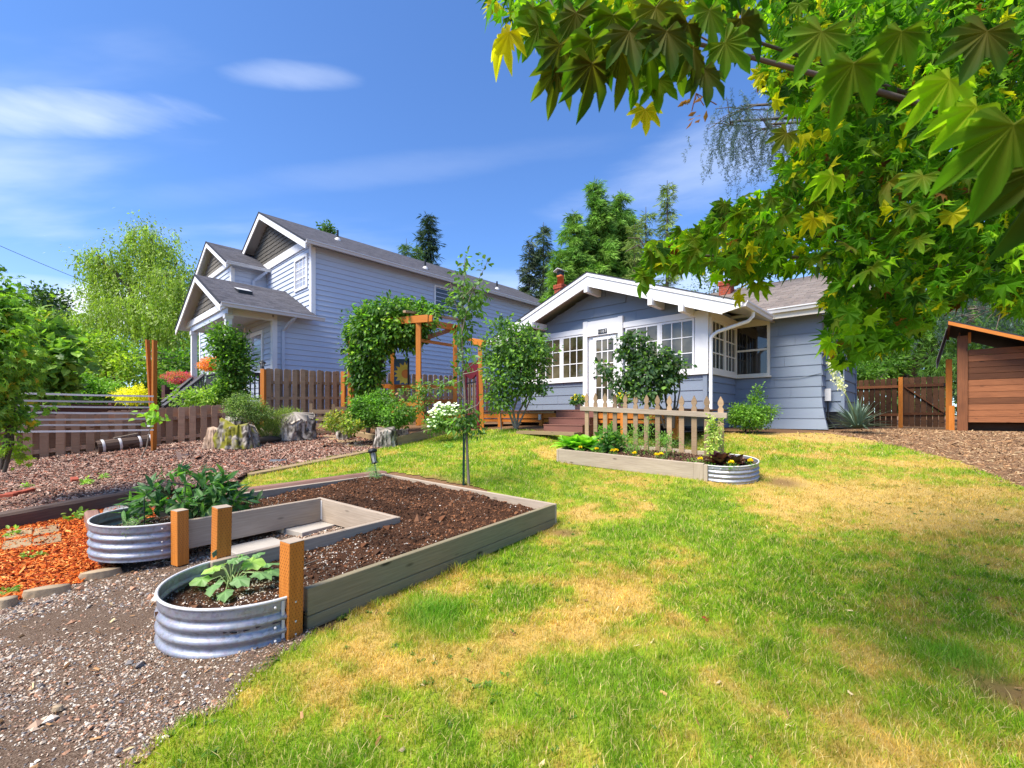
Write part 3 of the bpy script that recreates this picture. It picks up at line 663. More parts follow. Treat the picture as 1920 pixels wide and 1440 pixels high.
    for k in range(5): MB().box(R, -4.4 + 0.3 * k, -2.92, 2.6, 4.3, 0.6 + 0.2 * k, 0.79 + 0.2 * k).build('porch_step', M_DGREY, H)
house_a()

# ---------------------------------------------------------------- the bungalow
def bungalow():
    H = thing('bungalow', PB + (0, 0, 0.9), 'low slate blue bungalow with white gable and many paned sunroom windows', 'house')
    FW = Fr(PB, u2, -u1); SW = Fr(PB, u1, -u2); MW = Fr(PM, -u2, -u1); R = Fr(PB, u1, u2)
    PC = PM - 1.96 * u2; CW = Fr(PC, u1, -u2)
    c = MB(); c.box(R, 0, 3.4, 0, 6.0, 0.95, 3.75); c.box(R, 1.99, 8.2, -1.96, 7.5, 0.95, 3.9)
    c.add([R.p(0.002, 0.0, 3.75), R.p(0.002, 6.0, 3.75), R.p(0.002, 3.0, 4.87)], [(0, 2, 1)]); c.build('wall', M_SIDE_B, H)
    # front wall boards under the windows and in the gable
    z = 2.255 - 0.13; lv = [2.255, 2.13, 1.88, 1.62, 1.37]
    for a0, a1 in ((3.50, 6.0), (0.0, 2.22)):
        for i in range(len(lv) - 1):
            cc = a0 + (a1 - a0) * (0.3 + 0.4 * ((i * 0.618) % 1))
            for p, q in ((a0, cc - 0.002), (cc + 0.002, a1)): MB().prism(FW, [(0, lv[i + 1]), (0.022, lv[i + 1]), (0.006, lv[i]), (0, lv[i])], p, q, 'x').build('siding_board', M_SIDE_B, H)
    MB().box(FW, 0, 6, -0.01, 0.03, 1.0, 1.37).build('skirt_board', M_WHITE, H)
    lap(H, FW, 0, 6, 3.80, 4.85, 0.27, M_SIDE_B, clip=lambda z, t: (3.0 - min(3.0, (4.92 - t) / 0.374), 3.0 + min(3.0, (4.92 - t) / 0.374)), split=2)
    lap(H, SW, 0.0, 1.99, 1.08, 2.255, 0.25, M_SIDE_B)
    MB().box(SW, 0, 1.99, 0, 0.03, 3.72, 3.9).build('frieze_board', M_SIDE_B, H)
    # the flared main wall
    def flare(z): return 0.0 if z > 2.0 else 0.16 * ((2.0 - z) / 1.08) ** 2
    zz = [0.93 + 0.262 * k for k in range(12)]; zz[-1] = 3.9
    for i in range(len(zz) - 1):
        a, b = zz[i], min(zz[i + 1], 3.9); fo, fi = flare(a), flare(b); k0 = 0.25 + 0.5 * ((i * 0.618) % 1)
        for (p, q) in ((0.0, 1.96 * k0 - 0.002), (1.96 * k0 + 0.002, 1.96)):
            e0 = fo if q > 1.9 else 0; e1_ = fi if q > 1.9 else 0
            pts = [MW.p(p, 0, a), MW.p(q + e0, 0, a), MW.p(q + e1_, 0, b), MW.p(p, 0, b), MW.p(p, 0.022 + fo, a), MW.p(q + e0, 0.022 + fo, a), MW.p(q + e1_, 0.006 + fi, b), MW.p(p, 0.006 + fi, b)]
            MB().add(pts, [(0, 3, 2, 1), (4, 5, 6, 7), (0, 1, 5, 4), (1, 2, 6, 5), (2, 3, 7, 6), (3, 0, 4, 7)]).build('siding_board', M_SIDE_B, H)
    # side wall with its bump
    lap(H, CW, 0.0, 0.5, 0.93, 3.85, 0.262, M_SIDE_B)
    b0 = MB(); b0.box(CW, 0.48, 2.7, 0.0, 0.36, 1.35, 3.6); b0.build('bay_wall', M_SIDE_B, H)
    BW = Fr(PC + 0.48 * u1, -u2, -u1); lap(H, BW, 0, 0.36, 1.35, 3.6, 0.262, M_SIDE_B)
    BS = Fr(PC + 0.48 * u1 - 0.36 * u2, u1, -u2); lap(H, BS, 0, 2.22, 1.35, 3.6, 0.262, M_SIDE_B); lap(H, CW, 2.7, 6.0, 0.93, 3.85, 0.262, M_SIDE_B)
    MB().box(BW, 0.33, 0.40, -0.02, 0.03, 1.33, 3.6).build('corner_board', M_SIDE_B, H)
    MB().box(BS, 2.15, 2.26, 0.0, 0.04, 1.33, 3.6).build('corner_board', M_SIDE_B, H)
    cr = MB(); cr.box(CW, 0.5, 2.6, 0.02, 0.3, 0.95, 1.3); cr.build('bay_shade_box', M_BLACK, H)  # black box stands in for the shade in the open space below the bay
    mt = MB(); mt.box(BW, 0.02, 0.15, 0.10, 0.19, 1.62, 1.92); mt.build('meter_box', M_GUTTER, H)
    MB().tube([BW.p(0.085, 0.14, 1.62), BW.p(0.085, 0.14, 1.2), BW.p(0.25, 0.2, 0.95)], 0.02, 6).build('conduit', M_BLACK, H)
    # cable along the wall
    MB().tube([MW.p(0.9, 0.035, 2.2), MW.p(1.2, 0.035, 2.19), MW.p(1.5, 0.035, 2.2), MW.p(1.96, 0.035, 2.29)], 0.006, 5).build('wall_cable', M_SIDE_B, H)
    # white casework of the sunroom
    def bx(fr, a0, a1, y0, y1, z0, z1, name, mat=M_WHITE): return MB().box(fr, a0, a1, y0, y1, z0, z1).build(name, mat, H)
    bx(FW, 3.5, 6.0, 0.02, 0.075, 3.64, 3.79, 'head_board'); bx(FW, -0.03, 2.22, 0.02, 0.075, 3.64, 3.79, 'head_board')
    bx(FW, 3.5, 6.0, 0.02, 0.09, 2.255, 2.34, 'sill_board'); bx(FW, -0.03, 2.22, 0.02, 0.09, 2.255, 2.34, 'sill_board')
    bx(FW, -0.03, 0.28, 0.02, 0.072, 2.34, 3.64, 'corner_board'); bx(FW, 0.0, 0.10, 0.024, 0.05, 1.37, 2.25, 'corner_board', M_SIDE_B)
    bx(FW, 3.36, 3.50, 0.0, 0.11, 1.42, 3.97, 'door_casing'); bx(FW, 2.22, 2.36, 0.0, 0.11, 1.42, 3.97, 'door_casing'); bx(FW, 2.36, 3.36, 0.0, 0.10, 3.53, 3.95, 'door_head')
    for a0, a1 in ((1.20, 2.16), (0.30, 1.17), (4.33, 5.24), (3.46, 4.29), (5.28, 6.0)):
        framed(H, FW, a0, a1, 2.35, 3.63, 0.05, M_WHITE, depth=0.06, glass=M_GLASS, cols=3, rows=3, mw=0.022, y0=0.025)
    bx(FW, 1.165, 1.205, 0.02, 0.07, 2.35, 3.63, 'mullion'); bx(FW, 4.285, 4.335, 0.02, 0.07, 2.35, 3.63, 'mullion')
    d = bx(FW, 2.37, 3.35, 0.0, 0.03, 1.44, 3.52, 'door', M_WHITE)
    MB().box(FW, 2.52, 3.08, 0.03, 0.045, 1.72, 3.40).build('pane', M_GLASS, d)
    g = MB()
    for i in range(1, 3): c_ = 2.52 + 0.56 * i / 3; g.box(FW, c_ - 0.013, c_ + 0.013, 0.045, 0.06, 1.72, 3.40)
    for i in range(1, 5): c_ = 1.72 + 1.68 * i / 5; g.box(FW, 2.52, 3.08, 0.045, 0.058, c_ - 0.013, c_ + 0.013)
    g.build('glazing_bar', M_WHITE, d)
    st = MB(); st.box(FW, 2.44, 2.52, 0.03, 0.065, 1.5, 3.48); st.box(FW, 3.08, 3.18, 0.03, 0.065, 1.5, 3.48); st.box(FW, 2.52, 3.08, 0.03, 0.065, 3.40, 3.48); st.box(FW, 2.52, 3.08, 0.03, 0.065, 1.5, 1.72); st.build('door_frame', M_WHITE, d)
    MB().lathe(FW.p(3.13, 0.07, 2.35), [(0.0, 0.0), (0.03, 0.01), (0.03, 0.03), (0.0, 0.045)], 10, u2, (0, 0, 1), -u1).build('door_handle', M_BLACK, d)
    # house number tiles
    for i, ch in enumerate('1107'):
        a = 2.955 - 0.083 * i * 0.85; z0 = 3.575
        tl = bx(FW, a - 0.0345, a + 0.0345, 0.10, 0.115, z0 - 0.012, z0 + 0.112, 'number_tile', M_BLACK)
        cu = bpy.data.curves.new('digit', 'FONT'); cu.body = ch; cu.size = 0.112; cu.extrude = 0.002; cu.align_x = 'CENTER'; cu.materials.append(M_WHITE)
        tmp = bpy.data.objects.new('digit', cu); COL.objects.link(tmp); bpy.context.view_layer.update()
        dm = bpy.data.meshes.new_from_object(tmp.evaluated_get(bpy.context.evaluated_depsgraph_get())); bpy.data.objects.remove(tmp)
        o = bpy.data.objects.new('digit', dm); COL.objects.link(o); o.parent = tl
        o.matrix_basis = frameM(FW.p(a, 0.118, z0 + 0.01), -u2, (0, 0, 1), -u1)
    # sunroom side window and main window
    framed(H, SW, 0.10, 1.05, 2.35, 3.62, 0.07, M_CREAM, depth=0.06, glass=M_GLASS2, cols=3, rows=3, mw=0.03)
    framed(H, SW, 1.05, 1.95, 2.35, 3.62, 0.07, M_CREAM, depth=0.06, glass=M_GLASS2, cols=3, rows=3, mw=0.03)
    bx(SW, 0.0, 1.99, 0.02, 0.08, 2.255, 2.345, 'sill_board', M_CREAM); bx(SW, 0, 1.99, 0.02, 0.07, 3.62, 3.80, 'head_board', M_CREAM); bx(SW, 0.0, 0.1, 0.02, 0.06, 2.345, 3.62, 'corner_board', M_WHITE)
    w = framed(H, MW, 0.01, 0.86, 2.30, 3.66, 0.06, M_CREAM, depth=0.08, glass=M_GLASS2, rows=2, mw=0.05, sill=0.03, y0=0.02)
    bx(MW, -0.0, 0.92, 0.02, 0.10, 3.66, 3.78, 'window_head', M_CREAM)
    # front gable roof with outlookers
    x0 = -0.6
    for s in (-1, 1):
        ye = -0.956 if s < 0 else 6.96
        slab(H, R, x0, 3.2, 3.0, 5.17, ye, 3.70, M_ROOF_B, 0.07)
        rake(H, R, x0 - 0.03, 3.0, 5.16, ye + (0.42 if s < 0 else -0.4), 3.70 + 0.15, 0.30, 0.045, M_WHITE, 'barge_board')
        MB().prism(R, [(3.0, 5.19), (ye, 3.72), (ye, 3.62), (3.0, 5.09)], x0 - 0.055, x0 - 0.031, 'x').build('barge_moulding', M_WHITE, H)
        MB().prism(R, [(3.0, 5.205), (ye, 3.735), (ye, 3.715), (3.0, 5.185)], x0 - 0.07, x0 + 0.01, 'x').build('drip_edge', M_ROOFEDGE, H)
    MB().prism(R, [(-0.53, 3.82), (-0.956, 3.66), (-0.95, 3.60), (-0.62, 3.54), (-0.53, 3.52)], x0 - 0.031, x0 + 0.012, 'x').build('barge_end', M_WHITE, H)
    for y, z in ((3.0, 4.80), (1.13, 4.14), (0.36, 3.86), (4.97, 4.10), (5.9, 3.76)):
        bb = MB(); bb.box(R, x0 - 0.12, 0.02, y - 0.055, y + 0.055, z - 0.17, z); bb.build('outlooker_beam', M_WHITE, H)
    gutter(H, R, -0.6, 1.5, -0.93, 3.73, -1)
    # main roof
    RM = Fr(PM, -u2, u1)                  # x to the right along the eave, y back
    slab(H, RM, -5.5, 2.9, 3.1, 5.50, -0.45, 3.88, M_ROOF_B, 0.08); slab(H, RM, -5.5, 2.9, 3.1, 5.50, 6.6, 3.88, M_ROOF_B, 0.08)
    gutter(H, RM, 0.93, 2.95, -0.45, 3.90, -1, d=0.11); MB().box(RM, 0.93, 2.9, -0.44, -0.40, 3.66, 3.80).build('fascia', M_CREAM, H)
    MB().prism(Fr(PM, -u2, u1), [(-0.45, 3.80), (3.1, 5.40), (6.6, 3.80), (6.6, 3.62), (3.1, 5.22), (-0.45, 3.62)], 2.86, 2.9, 'x').build('rake_board', M_WHITE, H)
    MB().prism(Fr(PM, -u2, u1), [(0.0, 3.85), (3.1, 5.3), (6.2, 3.85)], 1.95, 1.98, 'x').build('wall', M_SIDE_B, H)
    # bay roof over the bump and its brackets
    MB().prism(CW, [(0.0, 3.75), (0.62, 3.55), (0.62, 3.47), (0.0, 3.60)], 0.2, 3.1, 'x').build('bay_roof', M_SOFFIT, H)
    for s in (1.9, 2.6): bx(CW, s, s + 0.07, 0.6, 0.72, 3.42, 3.55, 'gutter_bracket')
    # downspout
    a = np.array((4.972, 9.8, 3.62)) + 0.72 * u1; b = np.append(P(1333, 628, 10.80)[:2], 3.16); c_ = np.array((b[0], b[1], 1.0)); dd = nrm(b - a)
    m = MB(); m.tube([a + (0, 0, 0.06), a - (0, 0, 0.10), a - (0, 0, 0.16) + dd * 0.1, b - dd * 0.16, b - dd * 0.07 - (0, 0, 0.012), b - (0, 0, 0.06), b - (0, 0, 0.16), c_], 0.042, 10); m.build('downspout', M_WHITE, H)
    # chimneys
    def chim(px0, px1, ytop, ybot, D, cap):
        a = P(px0, ybot, D); w = (px1 - px0) / F * D * 0.72; h = (ybot - ytop) / F * D + 1.5; fr = Fr((a[0] + w * .7, a[1], a[2] - 1.5), u1, u2)
        ch = MB().box(fr, -w / 2 + 0.004, w / 2 - 0.004, -w / 2 + 0.004, w / 2 - 0.004, 0, h - 0.004).build('chimney', M_GUTTER, H)
        n = int(h / 0.075)
        for k in range(n):
            z0_ = h - 0.075 * (k + 1)
            if k > 14: break
            ex_ = 0.03 if k in (0, 1) else 0.0; o_ = (k % 2) * 0.1
            for side in range(2):
                A = -w / 2 - ex_
                m = MB(); t = A - o_
                while t < w / 2 + ex_ - 0.01:
                    b0_, b1_ = max(t, A), min(t + 0.195, w / 2 + ex_)
                    if b1_ - b0_ > 0.02:
                        if side == 0: m.box(fr, -w / 2 - ex_ - 0.012, -w / 2 + 0.05, b0_, b1_, z0_ + 0.008, z0_ + 0.073)
                        else: m.box(fr, b0_ + 0.02, b1_, -w / 2 - ex_ - 0.012, -w / 2 + 0.05, z0_ + 0.0085, z0_ + 0.0735)
                    t += 0.205
                m.build('brick_course', M_BRICK, ch)
        if cap:
            MB().lathe(fr.p(0, 0, h), [(0.0, 0), (w * .42, 0.0), (w * .40, 0.26), (w * .46, 0.27), (w * .46, 0.33), (w * .36, 0.33)], 4).build('chimney_pot', M_CLAY, ch)
            m = MB(); m.box(fr, -w * .30, w * .30, -w * .30, w * .30, 0.33 + h, 0.47 + h); m.build('spark_screen', M_BLACK, ch)
            MB().prism(fr, [(-w * .62, h + 0.47), (0, h + 0.56), (w * .62, h + 0.47), (w * .62, h + 0.455), (0, h + 0.535), (-w * .62, h + 0.455)], -w * .62, w * .62, 'x').build('chimney_cap', M_GUTTER, ch)
    chim(1040, 1062, 535, 552, 15.5, True); chim(1348, 1376, 529, 549, 15.0, False)
bungalow()
# ---------------------------------------------------------------- scattered ground stuff
def rotmats(n, tilt=0.4, rng=RNG):
    a = rng.uniform(0, 2 * np.pi, n); tx = rng.normal(0, tilt, n); ty = rng.normal(0, tilt, n)
    ca, sa = np.cos(a), np.sin(a); Rz = np.zeros((n, 3, 3)); Rz[:, 0, 0] = ca; Rz[:, 0, 1] = -sa; Rz[:, 1, 0] = sa; Rz[:, 1, 1] = ca; Rz[:, 2, 2] = 1
    cx, sx = np.cos(tx), np.sin(tx); Rx = np.zeros((n, 3, 3)); Rx[:, 0, 0] = 1; Rx[:, 1, 1] = cx; Rx[:, 1, 2] = -sx; Rx[:, 2, 1] = sx; Rx[:, 2, 2] = cx
    cy, sy = np.cos(ty), np.sin(ty); Ry = np.zeros((n, 3, 3)); Ry[:, 1, 1] = 1; Ry[:, 0, 0] = cy; Ry[:, 0, 2] = sy; Ry[:, 2, 0] = -sy; Ry[:, 2, 2] = cy
    return Rx @ Ry @ Rz
OCT_V = np.array([(1, 0, 0), (-1, 0, 0), (0, 1, 0), (0, -1, 0), (0, 0, 1), (0, 0, -1)], float)
OCT_T = np.array([(0, 2, 4), (2, 1, 4), (1, 3, 4), (3, 0, 4), (2, 0, 5), (1, 2, 5), (3, 1, 5), (0, 3, 5)])
WDG_V = np.array([(-1, -.9, -.5), (1, -.5, -.5), (.8, .8, -.5), (-.9, .6, -.5), (-.7, 0, .6), (.75, .1, .35)], float)
WDG_T = np.array([(0, 1, 5), (0, 5, 4), (1, 2, 5), (2, 3, 4), (2, 4, 5), (3, 0, 4)])
CUBE_V = np.array([(x, y, z) for x in (-1, 1) for y in (-1, 1) for z in (-1, 1)], float)
def scatter(name, pos, size, col, TV, TT, mat, tilt=0.4, jit=0.25, parent=None, rng=RNG, smooth=False, **kw):
    """size (n,3)"""
    n = len(pos); k = len(TV)
    v = TV[None] * size[:, None, :] * (1 + rng.uniform(-jit, jit, (n, k, 3)))
    v = np.einsum('nij,nkj->nki', rotmats(n, tilt, rng), v) + pos[:, None, :]
    T = (TT[None] + (np.arange(n) * k)[:, None, None]).reshape(-1, TT.shape[1])
    return np_obj(name, v.reshape(-1, 3), T, mat, parent, col=np.repeat(col, k, 0), smooth=smooth, **kw)
def sample_poly(poly, n, power=1.5, dmin=2.0, rng=RNG, excl=()):
    x0, y0 = poly.min(0); x1, y1 = poly.max(0); out = []; tot = 0
    while tot < n:
        x = rng.uniform(x0, x1, n * 2); y = rng.uniform(y0, y1, n * 2)
        k = inpoly(x, y, poly) & (rng.random(n * 2) < np.minimum(1, (dmin / np.maximum(y, 0.5)) ** power)) & (np.abs(x) < 1.25 * y + 0.3) & (y > 1.25)
        for e in excl: k &= ~inpoly(x, y, e)
        out.append(np.stack([x[k], y[k]], 1)); tot += k.sum()
        if len(out) > 60: break
    return np.vstack(out)[:n]
def pick(cols, n, w=None, var=0.18, rng=RNG):
    c = np.array(cols)[rng.choice(len(cols), n, p=w)]; return np.clip(c * (1 + rng.normal(0, var, (n, 1))), 0.005, 0.95)
WEED = []
def stuffs():
    rng = np.random.default_rng(21)
    # pebbles
    p = sample_poly(GRAVEL_P, 80000, 1.6, 2.0, rng, (BED1_P[[0, 1, 2, 3]] * 0 + 99,)); n = len(p)
    s = rng.lognormal(np.log(0.0034), 0.45, n) * np.clip(p[:, 1] / 2.2, 1, 2.0); big = rng.random(n) < 0.006; s[big] *= 2.6
    z = gz(p[:, 0], p[:, 1]) + 0.012 + s * 0.3 + 0.010 * (fbm(p[:, 0] * 6, p[:, 1] * 6, 0, 3) - .5)
    dk = fbm(p[:, 0] * 2.2, p[:, 1] * 2.2, 0, 44)
    keep = rng.random(n) < np.clip(2.1 - dk * 3.3, 0.06, 1); p, s, z = p[keep], s[keep], z[keep]; n = len(p)
    scatter('pea_gravel', np.c_[p, z], np.c_[s * 1.25, s, s * 0.7], pick([(.34, .25, .18), (.46, .37, .28), (.26, .17, .115), (.17, .155, .15), (.32, .17, .10), (.18, .11, .075), (.54, .47, .38)], n, rng=rng), OCT_V, OCT_T, M_PEB, 0.4, 0.3, kind='stuff', rng=rng)
    # bark chips
    p = sample_poly(BARK_P, 56000, 0.7, 5.5, rng); n = len(p); z = gz(p[:, 0], p[:, 1]) + bark_dz(p[:, 0], p[:, 1]) + 0.012
    s = rng.lognormal(np.log(0.013), 0.45, n) * np.clip(p[:, 1] / 8, 0.8, 1.4)
    scatter('bark_chips', np.c_[p, z], np.c_[s * rng.uniform(1, 1.7, n), s * 0.75, s * 0.4], pick([(.32, .19, .135), (.25, .13, .09), (.16, .085, .06), (.42, .30, .225), (.28, .105, .06), (.085, .048, .036), (.36, .24, .18)], n, rng=rng), WDG_V, WDG_T, M_CHIP, 0.45, 0.3, kind='stuff', rng=rng)
    # orange wood chips
    p = sample_poly(ORANGE_P, 17000, 0.8, 3.6, rng); n = len(p); z = gz(p[:, 0], p[:, 1]) + 0.02 + 0.012 * rng.random(n)
    s = rng.lognormal(np.log(0.015), 0.3, n)
    scatter('orange_wood_chips', np.c_[p, z], np.c_[s * rng.uniform(1, 1.8, n), s * 0.42, s * 0.3], pick([(.50, .095, .010), (.60, .15, .022), (.36, .055, .008), (.20, .028, .006), (.70, .27, .07)], n, rng=rng), WDG_V, WDG_T, M_CHIP, 0.4, 0.3, kind='stuff', rng=rng)
    # litter in the dry earth by the gate
    dry = pixpoly([(1360, 812), (1540, 812), (1700, 804), (1790, 808), (2000, 812), (2150, 860), (2100, 990), (1940, 940), (1780, 872), (1640, 834), (1500, 820)])
    p = sample_poly(dry, 20000, 0.5, 6, rng); n = len(p); z = gz(p[:, 0], p[:, 1]) + 0.003; s = rng.lognormal(np.log(0.0085), 0.5, n)
    scatter('dry_litter', np.c_[p, z], np.c_[s * rng.uniform(1, 3, n), s * 0.5, s * 0.3], pick([(.36, .20, .095), (.24, .13, .062), (.44, .31, .17), (.12, .068, .04), (.30, .19, .11)], n, rng=rng), WDG_V, WDG_T, M_CHIP, 0.35, 0.3, kind='stuff', rng=rng)
    # grass: three bands of distance, blades of real size but fewer far away
    V = []; T = []; Cc = []; base = 0
    BARE = [(gp(1885, 1300)[:2], 0.14), (gp(800, 902)[:2], 0.34), (gp(850, 912)[:2], 0.24), (gp(1060, 1000)[:2], 0.16), (gp(1465, 905)[:2], 0.22), (gp(650, 1165)[:2], 0.05)]
    for (d0, d1, n, h, w, seg) in ((1.2, 2.7, 85000, 0.032, 0.0030, 1), (2.7, 4.6, 85000, 0.034, 0.0048, 1), (4.6, 7.5, 70000, 0.038, 0.0085, 0), (7.5, 13.5, 42000, 0.042, 0.015, 0)):
        x0, y0 = LAWN_P.min(0); x1, y1 = LAWN_P.max(0)
        m = int(n * 3.2); y = rng.uniform(max(y0, d0), min(y1, d1), m); x = rng.uniform(-1.2, 1.25, m) * y
        wob = 0.05 * (fbm(x * 6, y * 6, 0, 77) - .5)
        k = inpoly(x + wob, y + wob, LAWN_P) & ~inpoly(x, y, BED1_P) & ~inpoly(x, y, BED2_P)
        x, y = x[k][:n], y[k][:n]
        dens = np.clip(0.45 + 0.75 * fbm(x * 4, y * 4, 0, 31) + 0.25 * greenness(x, y), 0, 1)
        for c, r in BARE: dens *= 1 - 0.93 * np.exp(-(((x - c[0]) ** 2 + ((y - c[1]) * 0.8) ** 2) / r ** 2) ** 1.5)
        dens *= 1 - 0.9 * np.clip((x * 0.55 + y * 0.62 - 8.3) / 1.0, 0, 1) * (x > 2)
        k = rng.random(len(x)) < dens; x, y = x[k], y[k]; n = len(x)
        j = rng.normal(0, 0.17, n); col = lawncol(x, y, j) * (1 + rng.normal(0, 0.18, (n, 1))) * (0.62 + 0.76 * fbm(x * 13, y * 13, 0, 99, 2))[:, None]
        pale = rng.random(n) < 0.15; col[pale] = np.array((0.62, 0.48, 0.22)) * (1 + rng.normal(0, 0.15, (pale.sum(), 1)))
        gg = greenness(x, y)
        hh = h * rng.uniform(0.5, 1.25, n) * (0.75 + 0.5 * gg) * (0.55 + 0.95 * fbm(x * 9, y * 9, 0, 53, 2))
        tuft = fbm(x * 1.7, y * 1.7, 0, 88); hh *= 1 + 1.2 * np.clip(tuft - 0.66, 0, 1) * 4
        for (px, py, r, am) in ((805, 1165, 0.20, 1.7), (1800, 1245, 0.14, 1.2)):
            c = gp(px, py); e = np.exp(-(((x - c[0]) ** 2 + (y - c[1]) ** 2) / (r * 1.1) ** 2)); hh *= 1 + am * e; col = col * (1 - 0.75 * e[:, None]) + np.array((.13, .33, .025)) * 0.75 * e[:, None]
        a = rng.uniform(0, 2 * np.pi, n); dx, dy = np.cos(a), np.sin(a); lean = np.abs(rng.normal(0.55, 0.45, n)) * hh; la = rng.uniform(0, 2 * np.pi, n)
        lx, ly = np.cos(la) * lean, np.sin(la) * lean; z = gz(x, y) + 0.002; ww = w * rng.uniform(0.7, 1.3, n) / 2
        b0 = np.c_[x - dx * ww, y - dy * ww, z]; b1 = np.c_[x + dx * ww, y + dy * ww, z]; tip = np.c_[x + lx, y + ly, z + hh]
        if seg:
            m0 = np.c_[x - dx * ww * .8 + lx * .35, y - dy * ww * .8 + ly * .35, z + hh * .6]; m1 = np.c_[x + dx * ww * .8 + lx * .35, y + dy * ww * .8 + ly * .35, z + hh * .6]
            V.append(np.stack([b0, b1, m0, m1, tip], 1).reshape(-1, 3)); i = base + 5 * np.arange(n)
            T.append(np.stack([np.stack([i, i + 1, i + 3], 1), np.stack([i, i + 3, i + 2], 1), np.stack([i + 2, i + 3, i + 4], 1)], 1).reshape(-1, 3)); Cc.append(np.repeat(col, 5, 0)); base += 5 * n
        else:
            V.append(np.stack([b0, b1, tip], 1).reshape(-1, 3)); i = base + 3 * np.arange(n); T.append(np.stack([i, i + 1, i + 2], 1)); Cc.append(np.repeat(col, 3, 0)); base += 3 * n
    q = sample_poly(LAWN_P, 900, 1.2, 2.2, rng, (BED1_P, BED2_P)); q = q[fbm(q[:, 0] * 1.6, q[:, 1] * 1.6, 0, 71) > .5]; m = len(q); per = 7; pos = np.repeat(np.c_[q, gz(q[:, 0], q[:, 1]) + .008], per, 0); a = rng.uniform(0, 6.28, m * per)
    WEED.append((pos, np.c_[np.cos(a), np.sin(a), rng.uniform(.1, .6, m * per)], rng.uniform(.014, .034, m * per), pick([(.06, .15, .02), (.10, .22, .03)], m * per, rng=rng)))
    q = np.vstack([sample_poly(LAWN_P, 260, 1.0, 2.5, rng, (BED1_P, BED2_P)), sample_poly(GRAVEL_P, 130, 1, 2.5, rng, (BED1_P,)), sample_poly(ORANGE_P, 60, .6, 3.5, rng)]); m = len(q)
    scatter('leaf_litter', np.c_[q, gz(q[:, 0], q[:, 1]) + .022], np.c_[rng.uniform(.008, .024, m), rng.uniform(.004, .010, m), np.full(m, .0015)], pick([(.36, .20, .09), (.24, .12, .05), (.5, .38, .2), (.16, .09, .04)], m, rng=rng), WDG_V, WDG_T, M_CHIP, .4, .3, kind='stuff', rng=rng)
    np_obj('grass', np.vstack(V), np.vstack(T), M_GRASS, col=np.clip(np.vstack(Cc), 0.01, 0.9), kind='stuff')
stuffs()

# ---------------------------------------------------------------- the big U shaped bed
def tank_end(parent, fr, tc, r, s0, ztop, zbot, name='tank_end', a_flat=0.04, side=-1, mat=None):
    """half round corrugated steel end, bulging towards side*ex; open vessel with thickness"""
    prof = []; H = ztop - zbot; n = 30
    for i in range(n + 1):
        q = i / n; z = zbot + H * q; rr = 0.0
        if 0.06 < q < 0.80: rr = 0.010 * math.sin((q - 0.06) / 0.74 * math.pi * 2 * 3 - 0.6)
        prof.append((rr, z))
    m = MB(); vs = []; na = 28; path = []
    path.append((s0, tc + r)); path.append((s0 + side * a_flat, tc + r))
    for k in range(1, na): a = math.pi / 2 + math.pi * k / na; path.append((s0 + side * a_flat + side * -math.cos(a) * r * 1.08, tc + math.sin(a) * r))
    path += [(s0 + side * a_flat, tc - r), (s0, tc - r)]
    np_ = len(path); dirs = []
    for i, (s, t) in enumerate(path):
        a = path[max(0, i - 1)]; b = path[min(np_ - 1, i + 1)]; tx, ty = b[0] - a[0], b[1] - a[1]; l = math.hypot(tx, ty); nx, ny = -ty / l, tx / l
        cx, cy = s - s0, t - tc
        if nx * (cx) + ny * cy < 0: nx, ny = -nx, -ny
        dirs.append((nx, ny))
    M_ = len(prof)
    for th in (0, -0.006):
        for (rr, z) in prof:
            for (s, t), (nx, ny), i in zip(path, dirs, range(np_)):
                f = 0 if (i < 1 or i > np_ - 2) else 1
                vs.append(fr.p(s + nx * (rr * f + th), t + ny * (rr * f + th), z))
    fs = []
    for l in range(2):
        o = l * M_ * np_
        for i in range(M_ - 1):
            for k in range(np_ - 1):
                q = (o + i * np_ + k, o + i * np_ + k + 1, o + (i + 1) * np_ + k + 1, o + (i + 1) * np_ + k); fs.append(q if l == 0 else q[::-1])
    m.add(vs, fs, None, True)
    o = m.build(name, mat or M_GALV, parent)
    bo = MB()
    for i_ in (1, 3, np_ - 4, np_ - 2):
        for z_ in (zbot + H * .25, zbot + H * .5, zbot + H * .88): s_, t_ = path[i_]; nx_, ny_ = dirs[i_]; bo.lathe(fr.p(s_ + nx_ * .012, t_ + ny_ * .012, z_), [(.007, -.006), (.007, .003), (0, .005)], 6, (0, 0, 1), nrm(fr.p(-ny_, nx_, 0) - fr.o), nrm(fr.ex * nx_ + fr.ey * ny_))
    bo.build('bolt', M_GUTTER, o, kind='stuff')
    rim = MB(); rim.tube([fr.p(s, t, ztop) for s, t in path], 0.0085, 8); rim.build('rim', M_GUTTER, o)
    return o
def soil_patch(parent, fr, s0, s1, t0, t1, hfun, keep, step=0.025, mat=None, name='soil'):
    nx = int((s1 - s0) / step) + 1; ny = int((t1 - t0) / step) + 1
    S, Tt = np.meshgrid(np.linspace(s0, s1, nx), np.linspace(t0, t1, ny)); H = hfun(S, Tt)
    V = fr.o + S[..., None] * fr.ex + Tt[..., None] * fr.ey + H[..., None] * fr.ez
    idx = np.arange(nx * ny).reshape(ny, nx); q = np.stack([idx[:-1, :-1], idx[:-1, 1:], idx[1:, 1:], idx[1:, :-1]], -1)[keep((S[:-1, :-1] + S[1:, 1:]) / 2, (Tt[:-1, :-1] + Tt[1:, 1:]) / 2)]
    return np_obj(name, V.reshape(-1, 3), q, mat or M_SOIL, parent, smooth=True)
